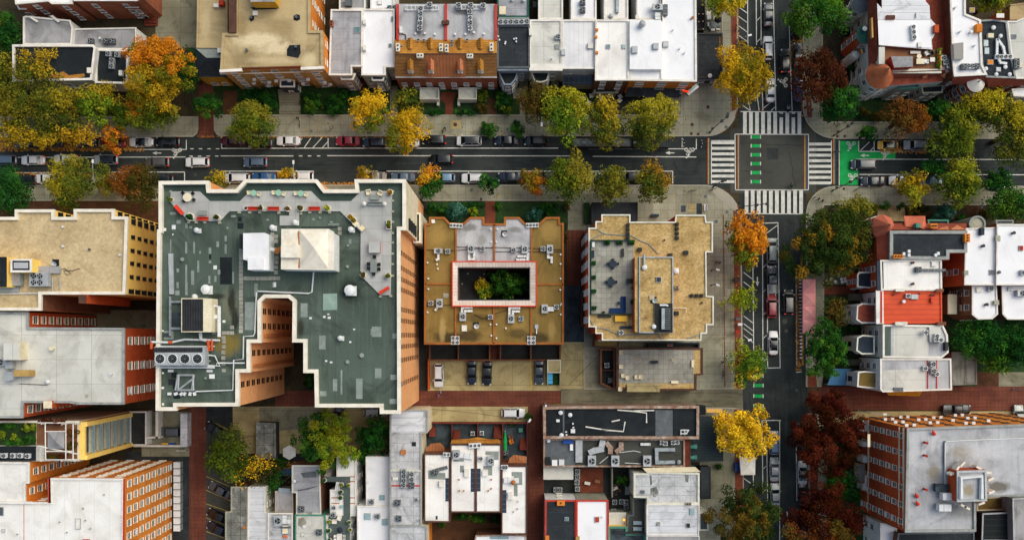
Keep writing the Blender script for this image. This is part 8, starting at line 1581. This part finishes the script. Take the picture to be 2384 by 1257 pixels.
litter('fallen_leaves',[(1000,270,1620,315),(700,270,820,315),(950,436,1640,468),(1655,500,1725,900)],4,['#8a7a4a','#a8842a','#6a5a3a'],6,.175,'sparse dull leaves strewn over the pavements')
for c in [('suv',62,333,180,'slate','slate car half hidden by the yellow olive tree at the far left kerb'),('sedan',118,332,180,'slate','dark car under the golden tree, second from the left on the north kerb'),('suv',205,332,180,'grey','grey estate parked just left of the red car on the leaf covered kerb'),('sedan',264,332,180,'red','red car covered by the small orange tree'),('sedan',328,331,180,'white','white sedan with dark glass roof parked right of the red car'),('suv',391,330,180,'black','black car parked at the end of the bay before the brick alley'),('sedan',541,328,180,'maroon','maroon car half hidden under the round olive tree'),('suv',606,333,180,'black','black car hidden below the round olive tree'),('sedan',671,328,180,'white','white sedan with a sunroof parked beside the hatched kerb area'),('sedan',809,328,180,'red','bright red sedan parked under the left yellow tree'),('suv',872,332,180,'navy','dark car hidden under the two yellow trees'),('sedan',948,332,180,'pale silver','pale car almost covered by the right yellow tree'),('suv',1011,326,180,'black','black car with red lights parked right of the yellow trees'),('van',1092,328,180,'white','white car with a black roof parked on the north kerb'),('sedan',1179,327,180,'navy','navy black sedan right of the white car with the black roof'),('suv',1248,328,180,'black','black car with a pale roof bar left of the dining shelter'),('hatch',2067,338,180,'yellow','yellow hatchback with a black roof'),('suv',2132,338,180,'silver','silver estate parked right of the yellow hatchback'),('suv',2200,340,180,'grey','grey car hidden under the dark olive tree on the north kerb'),('suv',11,373,180,'blue-grey','blue grey car cut by the left edge of the road'),('sedan',76,373,180,'white','white sedan driving second from the left'),('sedan',152,371,180,'white','white saloon driving, partly hidden by the olive tree'),('suv',246,372,180,'silver','silver car driving with a dark panoramic roof'),('suv',366,378,180,'taupe','taupe car driving beside the rust brown tree'),('suv',459,378,180,'white','white estate with dark sunroof driving left of the grey one'),('suv',594,378,180,'blue-grey','blue grey estate with roof rails driving in the middle of the left road'),('suv',1027,371,180,'black','black car driving alone in the middle of the road'),('van',2010,383,180,'slate','dark slate minivan waiting at the green cycle box'),('suv',57,419,180,'black','black car on the south kerb beside the dark green tree'),('sedan',107,416,180,'white','white car on the south kerb left of the olive tree'),('sedan',240,416,180,'pale silver','pale car on the south kerb under the small yellow tree'),('suv',376,419,180,'black','black car on the south kerb next to the rust brown tree'),('van',552,415,180,'white','white car parked behind the tower parapet, left of the blue one'),('sedan',614,413,180,'blue','blue car parked behind the tower parapet'),('suv',702,411,180,'white','white car behind the tower parapet, right of the yellow twigs'),('sedan',872,411,180,'beige','beige car behind the right notch of the tower parapet'),('sedan',938,413,180,'blue-grey','blue grey car at the tower corner on the south kerb'),('hatch',1036,414,180,'pale blue','light blue car half under the orange topped tree'),('suv',1102,415,180,'white','white van like car left of the small dark green street tree'),('sedan',1187,412,180,'navy','navy car right of the small dark green street tree'),('suv',1276,412,180,'black','black car hidden between orange and olive street trees'),('sedan',1390,412,180,'pale blue','pale blue car between the two olive street trees'),('suv',1470,412,180,'black','black car before the last olive street tree'),('sedan',2032,422,180,'navy','navy car on the south kerb below the waiting minivan'),('sedan',2098,420,180,'white','white car on the south kerb under the yellow street tree'),('sedan',2328,430,180,'pale silver','pale car on the south kerb at the right edge'),('suv',2168,422,180,'pale blue','pale blue car between yellow and olive trees on the south kerb'),('sedan',1789,34,90,'slate','slate sedan parked at the top of the avenue'),('suv',1788,112,90,'white','white car with black windscreen parked in the avenue beside the gold tree'),('sedan',1794,210,90,'white','white sedan parked nearest the north crossing'),('suv',1828,142,90,'black','black car with grey roof driving up the avenue'),('sedan',1858,127,90,'dark green','dark green sedan parked beside the reddish brown tree'),('sedan',1860,208,90,'blue','blue car hidden under the reddish brown tree'),('suv',1856,62,90,'black','black car in the shade of the wide green tree'),('van',1797,583,90,'sage','pale sage car parked right of the orange corner tree'),('pickup',1797,651,90,'slate','slate pickup parked between the sage car and the dark red one'),('suv',1797,712,90,'red','dark red car parked in the avenue'),('van',1836,703,90,'taupe','taupe minivan driving up the avenue beside the pink canopy'),('sedan',1801,798,90,'white','white sedan with black glass roof, last in the avenue bay'),('suv',1802,1030,90,'pale blue','light blue car right of the brilliant yellow tree'),('sedan',1803,1092,90,'silver','silver sedan with a dark sunroof below the light blue car'),('sedan',1805,1152,92,'silver','lower silver sedan at the bottom of the avenue bay'),('sedan',1869,1100,90,'pale silver','white sedan with black roof beside the dark red tree'),('sedan',1870,1147,90,'navy','dark navy car below the white sedan on the right kerb'),('sedan',1862,1010,90,'black','black car hidden under the large dark red tree'),('suv',1021,874,-90,'white','silver white car at the left of the beige car park'),('sedan',1098,867,-90,'navy','navy car, left of the middle pair in the beige car park'),('sedan',1134,869,-92,'black','black car, right of the middle pair in the beige car park'),('sedan',1255,867,-90,'slate','slate car beside the yellow line of the beige car park'),('suv',1195,961,0,'white','white car parked alone above the back patios'),('suv',396,1005,180,'grey','grey car in the walled garage forecourt'),('pickup',508,1004,150,'black','black pickup parked diagonally beside the brick alley'),('sedan',511,1140,150,'grey','upper dark car in the diagonal lot'),('sedan',508,1201,155,'black','middle black car in the diagonal lot'),('sedan',508,1231,155,'navy','lower dark car in the diagonal lot'),('suv',786,972,80,'navy','dark car parked under the tower edge beside the big green yellow tree'),('suv',874,960,0,'pale silver','pale car nose peeking below the tower corner'),('pickup',2227,953,0,'black','black pickup with cargo in its bed in the right alley'),('suv',2372,970,90,'sage','pale green car at the right edge beside the alley')]:
 kind,x,y,a,pnt,lab=c
 car(kind,x,y,a,pnt,lab,roof='black' if ('black roof' in lab)else None,glass_roof=('glass roof' in lab or 'panoramic' in lab),lit=('driving' in lab or 'red lights' in lab))
ld=T('crate','yellow crate lying in the bed of the black pickup','crate',(*W(2212,954,1),.62));mb=MB().ring([(-.5,-.5),(.5,-.5),(.5,.5),(-.5,.5)],[(-.4,-.4),(.4,-.4),(.4,.4),(-.4,.4)],0,.4).box(0,0,0,.9,.9,.08);mb.build('crate_body',mat('crate_yellow','#b89a3a',fine=.15),ld,off=(0,0,0))
def signal(px,py,dx,dy,arm_px,label):
 x,y=W(px,py,.14);root=T('traffic_signal',label,'traffic light',(x,y,.14),'traffic signals at the crossing')
 MB().cyl(x,y,.14,6.4,.1,.07,n=8).cyl(x,y,.14,.5,.2,n=8).build('pole','black_metal',root)
 ex,ey=W(px+dx,py+dy,6.0)
 ex,ey=x+S(dx),y-S(dy)
 MB().tube([(x,y,6.0),(ex,ey,6.2)],.08).build('mast_arm','black_metal',root)
 for t in (.55,1.0):
  hx_,hy_=x+(ex-x)*t,y+(ey-y)*t
  h_=MB().box(hx_,hy_,5.3,.42,.42,6.3).build('signal_head','black_metal',root)
  for k,c in enumerate(('lamp_red','#c8901c','#1c7a3a')):
   MB().box(hx_+.22,hy_,5.4+k*.3,.04,.24,5.62+k*.3).build('lens',c,h_,off=PO(root))
 MB().box(x,y+.25,2.4,.35,.3,3.0).build('walk_signal','black_metal',root)
signal(1652,309,26,-22,30,'black traffic signal with slanting arm on the north west plaza corner');signal(1941,316,20,-14,20,'black traffic signal under the vivid green tree at the north east corner')
signal(1660,436,14,-6,10,'short black traffic signal on the kerb at the south west corner');signal(1716,490,52,-6,40,'black traffic signal reaching over the south crossing');signal(1938,444,34,-18,30,'black traffic signal slanting over the south east corner')
def lamp(px,py,dx,dy,label,hh=8.5,m='steel'):
 x,y=W(px,py,.14);root=T('street_lamp',label,'street lamp',(x,y,.14),'street lamps')
 MB().cyl(x,y,.14,hh,.09,.06,n=8).cyl(x,y,.14,.6,.18,.12,n=8).build('post',m,root)
 ex,ey=x+S(dx),y-S(dy);MB().tube([(x,y,hh-.1),((x+ex)/2,(y+ey)/2,hh+.25),(ex,ey,hh+.2)],.05).build('bracket',m,root);MB().box(ex,ey,hh+.1,.7,.35,hh+.28,math.atan2(ey-y,ex-x)).build('lamp_head','steel_white',root)
lamp(1258,286,0,26,'silver street lamp whose arm reaches over the black car by the dining shelter');lamp(260,432,0,-38,'street lamp left of the rust brown tree on the south pavement');lamp(706,432,0,-36,'street lamp behind the tower parapet',8.5);lamp(1716,795,12,-4,'street lamp by the avenue kerb below the chartreuse tree',6,'black_metal');lamp(1656,630,5,1,'globe topped black lamp at the first door of the gravel block',4,'black_metal');lamp(1656,664,5,2,'globe topped black lamp at the second door of the gravel block',4,'black_metal');lamp(1720,107,8,-2,'lamp post beside the gold tree on the avenue',6);lamp(1885,80,12,-10,'yellow tipped lamp post under the wide green tree',7,'black_metal');lamp(1998,955,30,2,'grey lamp post bracket at the left of the right alley',7);lamp(2358,905,2,10,'grey lamp at the right end of the right alley',7);lamp(1268,938,0,2,'slim lamp post at the corner of the long black roof',7);lamp(1228,978,4,-6,'utility lamp post at the patio corner by the white car',6)
def bollard(px,py,label):
 x,y=W(px,py,.5);root=T('bollard',label,'bollard',(x,y,.03),'white flexible bollards');MB().cyl(0,0,0,.9,.07,n=8).build('post','steel_white',root,off=(0,0,0));MB().cyl(0,0,0,.06,.16,n=8).build('base','rubber',root,off=(0,0,0));MB().cyl(0,0,.6,.75,.075,n=8).build('reflector','lamp_red',root,off=(0,0,0))
for i,(x,y)in enumerate(((1590,326),(1592,334),(1591,342),(1605,346),(1613,346),(1633,328),(1634,335),(1632,343))):bollard(x,y,f'white flexible bollard around the empty kerb bay, {ORD[i]} anticlockwise from its upper left')
b=bld('dining_shelter','long dark timber dining shelter in the kerb lane under the three trees','shelter',[(1332,321),(1470,321),(1470,342),(1332,342)],2.4,'dark_wall','wood_roof',(.1,.12,'dark_wall'),'');
for x in (1345,1360,1375,1440,1456):SK(b,x,332,8,6,'glass_pale',.06)
b=bld('dining_shelter','shorter dark dining shelter at the kerb below the large round olive tree','shelter',[(1474,322),(1560,322),(1560,342),(1474,342)],2.4,'dark_wall','charcoal_roof',(.1,.12,'dark_wall'),'');SK(b,1478,332,7,6,'steel_white',.1)
CW=TR('white_trim',w=.8,d=.8)
for i,(x,y,w_)in enumerate(((1358,231,'left of the porch under the large tree'),(1376,225,'beside the porch wall'),(1398,229,'below the stone porch'),(1443,227,'at the black awning edge'),(1442,236,'second below the black awning'),(1380,263,'lowest, half under the middle tree'),(1370,242,'between the porch and the middle tree'))):put(CW,'cafe_table',f'white cafe table on the restaurant terrace, {w_}','table',x,y,.1,10*i,'white cafe tables on the restaurant terrace')
for i,(x,y)in enumerate(((1648,34),(1664,44),(1650,60),(1670,68),(1658,70),(1649,44))):put(CW,'cafe_table',f'white patio table beside the black pavilion, {ORD[i]} in the irregular row from the top','table',x,y,.1,0,'white tables of the pavilion patio')
put(TR('slate_pale',w=2.2,d=1.4),'table','large grey table in the pavilion patio','table',1662,62,.1);PA(1672,46,.05,.8,'black_metal','small black parasol in the pavilion patio',6)
put(BR(1.9,'slate_pale',False),'bench','grey bench on the corner plaza by the black awning','bench',1548,235,.14);put(BR(.9,'slate_pale',False),'bench','short grey bench at the right of the plaza bench','bench',1569,236,.14)
put(BR(1.6,'slate',True),'bench','dark bench on the pavement above the gravel block','bench',1524,502,.14,0);put(BR(1.3,'steel_white',True),'bench','white framed news stand bench on the south west plaza','bench',1641,484,.14,90)
pc=T('market_canopy','row of four pink pyramid canopies in the avenue kerb lane','canopy',(*W(1872,712,2.6),.03),None)
x0,x1=W(1869,0,2.5)[0],W(1899,0,2.5)[0]
for k in range(4):
 ya,yb=W(0,650+k*31.6,2.5)[1],W(0,650+(k+1)*31.6,2.5)[1];mb=MB();c=((x0+x1)/2,(ya+yb)/2,3.3)
 mb.add([(x0,ya,2.5),(x1,ya,2.5),(x1,yb+.03,2.5),(x0,yb+.03,2.5),c],[(1,0,4),(2,1,4),(3,2,4),(0,3,4)]);mb.add([(x0,ya,2.1),(x0,yb+.03,2.1),(x0,yb+.03,2.5),(x0,ya,2.5)],[(0,1,2,3)]);mb.build('canopy',mat('canopy_pink','#eaa6a2','#e09492',.5,fine=.05),pc)
 for x in (x0+.05,x1-.05):MB().cyl(x,ya-.05,0,2.5,.04,n=6).build('pole','steel_white',pc)
br=T('street_barrier','black and white striped barrier along the pink canopies','barrier',(*W(1862,740,.5),.03))
for i in range(46):MB().box(*W(1863.5+(1 if i>23 else 0),648+i*4.1,.5),.03,.42,S(3.6),.7).build('barrier_block','steel_white' if i%2 else 'black_metal',br)
bt=T('blue_canopy','flat light blue canopy in the side yard beside the brick alley','canopy',(*W(1954,877,2.5),.05));MB().prism(poly([(1938,858),(1982,858),(1982,897),(1926,896),(1930,886)],2.5),2.4,2.5).build('fabric',mat('canopy_blue','#4f86b0','#5f96c0',.4,fine=.05),bt)
for p in ((1940,860),(1980,860),(1980,895),(1929,895)):MB().cyl(*W(*p,2.5),.05,2.4,.04,n=6).build('pole','steel_white',bt)
wt=T('white_tent','white square tent on the kerb below the brilliant yellow tree','tent',(*W(1740,1084,2.5),.14));p=poly([(1722,1064),(1759,1064),(1758,1105),(1725,1105)],2.4);c=(sum(q[0]for q in p)/4,sum(q[1]for q in p)/4)
MB().add([(x,y,2.4)for x,y in p]+[(*c,2.75)],[(0,1,4),(1,2,4),(2,3,4),(3,0,4)]).ring(ccw(p),inset(ccw(p),.02),1.9,2.4).build('canopy','white_trim',wt)
for x,y in p:MB().cyl(x*.999,y,.14,2.4,.04,n=6).build('pole','steel',wt)
for i,(x,y)in enumerate(sorted(((1921,652),(1933,650),(1942,656),(1949,643),(1956,650),(1964,648),(1958,657),(1965,655),(1975,652),(1977,658),(1980,641),(1950,634),(1944,632)))):put(TR('white_trim',.3),'cafe_table',f'small white round table on the grey mural house patio, {ORD[i] if i < 12 else "last"} from the left','table',x,y,.1,0,'white round tables on the grey patio')
for x,y,s_ in ((1723,659,1),):
 t_=T('litter_bin','round dark litter bin on the brick strip of the avenue','bin',(*W(1714,651,.5),.165));MB().cyl(0,0,0,1.0,.42,.5,n=14).build('bin_body','brown_coping',t_,off=(0,0,0));MB().ring([(.52*math.cos(a*.45),.52*math.sin(a*.45))for a in range(14)],[(.3*math.cos(a*.45),.3*math.sin(a*.45))for a in range(14)],1.0,1.1).build('rim','black_metal',t_,off=(0,0,0))
for x,y,w_,c in ((1715,742,'grey parking meter box on the brick strip','steel_dark'),(1720,755,'white parking machine below the grey meter box','steel_white'),(1714,772,'red hydrant like box on the brick strip','red_wall')):
 t_=T('parking_meter',w_,'parking meter',(*W(x,y,.5),.165));MB().box(0,0,0,.25,.25,.9).build('post','steel_dark',t_,off=(0,0,0));MB().box(0,0,.9,.85,.5,1.5).build('cabinet',c,t_,off=(0,0,0))
for x,y,w_ in ((2282,484,'pale turquoise yard sign on the soil path right of the conifer'),):
 t_=T('yard_sign',w_,'sign',(*W(x,y,.6),.06));MB().box(0,0,.5,1.4,.08,1.3,R(70)).build('board','glass_pale',t_,off=(0,0,0));MB().box(0,0,0,.08,.08,.5).build('post','steel_dark',t_,off=(0,0,0))
tc=T('traffic_cone','small orange traffic cone at the hatched end of the avenue bay','traffic cone',(*W(1773,254.5,.3),.03));MB().cyl(0,0,.04,.7,.2,.04,n=12).build('cone','pipe_orange',tc,off=(0,0,0));MB().box(0,0,0,.5,.5,.04).build('base','rubber',tc,off=(0,0,0))
b=bld('garden_shed','small blue roofed lean-to beside the long stained grey roof','shed',[(656,1092),(679,1092),(679,1107),(656,1107)],2.6,'stone_grey',mat('blue_sheet','#1f4a78','#2a5a8a',.6,fine=.1),(.05,.1,'slate'),'')
for pts,w_ in ((((1002,951,6),(1110,962,5.4),(1228,978,6)),'single dark overhead wire above the white car lot'),(((545,1023,6),(640,1005,5.4),(735,980,6)),'single dark overhead wire above the yard garage'),(((1322,898,5),(1360,860,4.6),(1398,822,5)),'dark overhead wire over the beige car park corner')):
 o=MB().tube([(*W(x,y,h),h)for x,y,h in pts],.035,5).build('overhead_wire','black_metal');tag(o,w_,'wire',None)
for p in [(693,276,'person in dark clothes walking on the pavement below the stone steps','walk',90,'#1c2030','#14161c'),(771,297,'person in a white top walking left of the yellow tree','walk',200,'#b8b8b8','#2a2c30'),(1036,300,'person in grey standing by the square tree grate','walk',90,'#50545a','#1c1e22'),(1120,464,'person in black walking before the courtyard garden','walk',0,'#16181c','#121418'),(1668,610,'person in a dark red jacket, left of the pair by the gravel block doors','walk',-90,'#7a1c1c','#17181c'),(1676,611,'person in black, right of the pair by the gravel block doors','walk',-90,'#181a1e','#111317'),(1896,460,'person in a pale hat colour top, first of the group at the south east corner','stand',-40,'#9a9ca0','#22242a'),(1905,464,'person in black, second of the group at the south east corner','walk',-30,'#15171b','#101216'),(1914,468,'person in black with white bag colour trousers, third of the south east group','walk',-30,'#1a1c20','#a8a8a4'),(1883,243,'person in a white top, uppermost of the group under the brown tree','stand',0,'#c8cacc','#1c1e22'),(1875,251,'person in black at the left of the group under the brown tree','stand',90,'#15171b','#15171b'),(1890,257,'person in grey at the right of the group under the brown tree','stand',180,'#5a5e64','#1a1c20'),(1877,270,'person in light blue at the kerb corner, lowest of that group','walk',90,'#9fb4cc','#22242a'),(1021,921,'person in lilac walking along the brick alley','walk',180,'#8a7ab8','#6a5a98'),(1026,912,'person in pale blue walking above the lilac one','walk',180,'#8aa0c0','#3a4454'),(1682,843,'person in dark red on the pavement beside the annex terrace','walk',90,'#5a1a1c','#15171b')]:
 lab=p[2].replace(' colour','')
 PE(p[0],p[1],lab,p[3],p[4],p[5],p[6],z=.06 if p[1]in (921,912)else .15)
GD='people dining on the dark patio'
for x,y,lab,a,t in ((1431,1128,'diner in a pale pink shirt at the top of the patio table',-90,'#c8a89a'),(1441,1140,'diner in an orange shirt at the right of the patio table',180,'#b86a3a'),(1433,1147,'diner in blue at the bottom of the patio table',90,'#3a5a8a'),(1428,1136,'diner in white at the left of the patio table',0,'#d0d0cc'),(1438,1127,'diner in dark clothes at the upper right of the patio table',-100,'#22252a')):
 PE(x,y,lab,'sit',a,t,'#1c2028',.06,GD)
 put(CR('timber_deck'),'chair','chair under the '+lab.replace(' of the patio table',''),'chair',x,y+.5,.06,a,'chairs of the patio diners')
PE(1835,253,'rider in a white shirt sitting on the black scooter before the north crossing','ride',90,'#c8cacc','#15171b',.05,None)
sc=T('scooter','black scooter carrying the rider in the white shirt','scooter',(*W(1835,253,.5),.03),None,R(90))
MB().tube([(-.7,0,.55),(-.3,0,.72),(.1,0,.45),(.45,0,.5),(.6,0,.95)],.14,8).build('body','black_metal',sc,off=(0,0,0));MB().tube([(.55,-.33,1.02),(.6,0,1.0),(.55,.33,1.02)],.025,5).build('handlebar','steel_dark',sc,off=(0,0,0));MB().box(-.35,0,.74,.6,.3,.84).build('seat','rubber',sc,off=(0,0,0))
for x in (-.6,.6):
 vs=[(x+.26*math.cos(k*.45),y,.26+.26*math.sin(k*.45))for y in (-.06,.06)for k in range(14)]
 MB().add(vs,[(i,(i+1)%14,14+(i+1)%14,14+i)for i in range(14)]+[list(range(14)),list(range(14,28))]).build('wheel','rubber',sc,off=(0,0,0))
for x,y,lab,a,c in ((1948,354,'teal bicycle ridden across the rainbow stripe beside the cycle box',180,'#2c5a6a'),(1842,434,'green bicycle ridden towards the south crossing',90,'#1c6a3a')):
 BI(x,y,lab,a,c,.06)
 PE(x,y,('cyclist in blue at the cycle box' if x>1900 else 'cyclist in green before the south crossing'),'ride',a,'#3a6a8a' if x>1900 else '#1f5a34','#15171b',.08,'cyclists on the crossing')
for x,y,lab,a in ((697,290,'dark bicycle parked below the stone steps',90),(1032,304,'bicycle beside the standing person near the tree grate',70),(1717,101,'bicycle parked on the brick strip beside the gold tree',90),(1714,66,'bicycle parked higher on the brick strip at the top of the avenue',80),(1995,441,'green share bicycle on the south east pavement',30),(1684,870,'bicycle leaning at the red curb line near the annex',90),(1716,805,'bicycle at the lamp post on the avenue',90),(1612,444,'red bicycle lying on the south west plaza',10),(1660,441,'black bicycle at the south west kerb',20)):BI(x,y,lab,a,'#8a2020' if 'red bicycle' in lab else '#2a7a3a' if 'green' in lab else '#20252c')
bp=T('blue_cart','dark blue cart beside the white tent','cart',(*W(1716,1086,.8),.14));MB().box(0,0,.3,1.0,1.7,1.1).build('cart_body','#16285a',bp,off=(0,0,0));MB().box(0,0,1.1,1.05,1.75,1.16).build('cover','#1c3a7a',bp,off=(0,0,0))
for y in (-.6,.6):MB().cyl(.5,y,0,.5,.25,n=10).build('wheel','rubber',bp,off=(0,0,0))
cam=bpy.data.cameras.new('drone_camera');co=bpy.data.objects.new('drone_camera',cam);COL.objects.link(co)
co.location=(0,0,H);co.rotation_euler=(0,0,0)
cam.sensor_width=36;cam.lens=36*F/2384;cam.shift_y=(CY-628.5)/2384;cam.clip_start=1;cam.clip_end=3000
SC.camera=co
SUN_EL,SUN_AZ=52,55
w=bpy.data.worlds.new('World');SC.world=w;w.use_nodes=True
nt=w.node_tree;bg=nt.nodes['Background']
sky=nt.nodes.new('ShaderNodeTexSky');sky.sky_type='NISHITA';sky.sun_disc=False;sky.sun_elevation=R(SUN_EL);sky.sun_rotation=R(SUN_AZ)
sky.air_density=1.0;sky.dust_density=4.0;sky.ozone_density=1.0
tn=nt.nodes.new('ShaderNodeMix');tn.data_type='RGBA';tn.blend_type='MULTIPLY';tn.inputs[0].default_value=1;tn.inputs[7].default_value=(1.0,1.01,.94,1)
nt.links.new(sky.outputs[0],tn.inputs[6]);nt.links.new(tn.outputs[2],bg.inputs[0]);bg.inputs[1].default_value=.15
sl=bpy.data.lights.new('sun','SUN');so=bpy.data.objects.new('sun',sl);COL.objects.link(so)
sl.energy=1.65;sl.angle=R(55);sl.color=(1,.97,.87)
so.rotation_euler=(R(90-SUN_EL),0,-R(SUN_AZ)+math.pi)
so.location=(0,0,120)
SC.view_settings.view_transform='Standard';SC.view_settings.look='None';SC.view_settings.exposure=0;SC.view_settings.gamma=1
SC.render.engine='CYCLES';SC.cycles.max_bounces=6;SC.cycles.diffuse_bounces=4
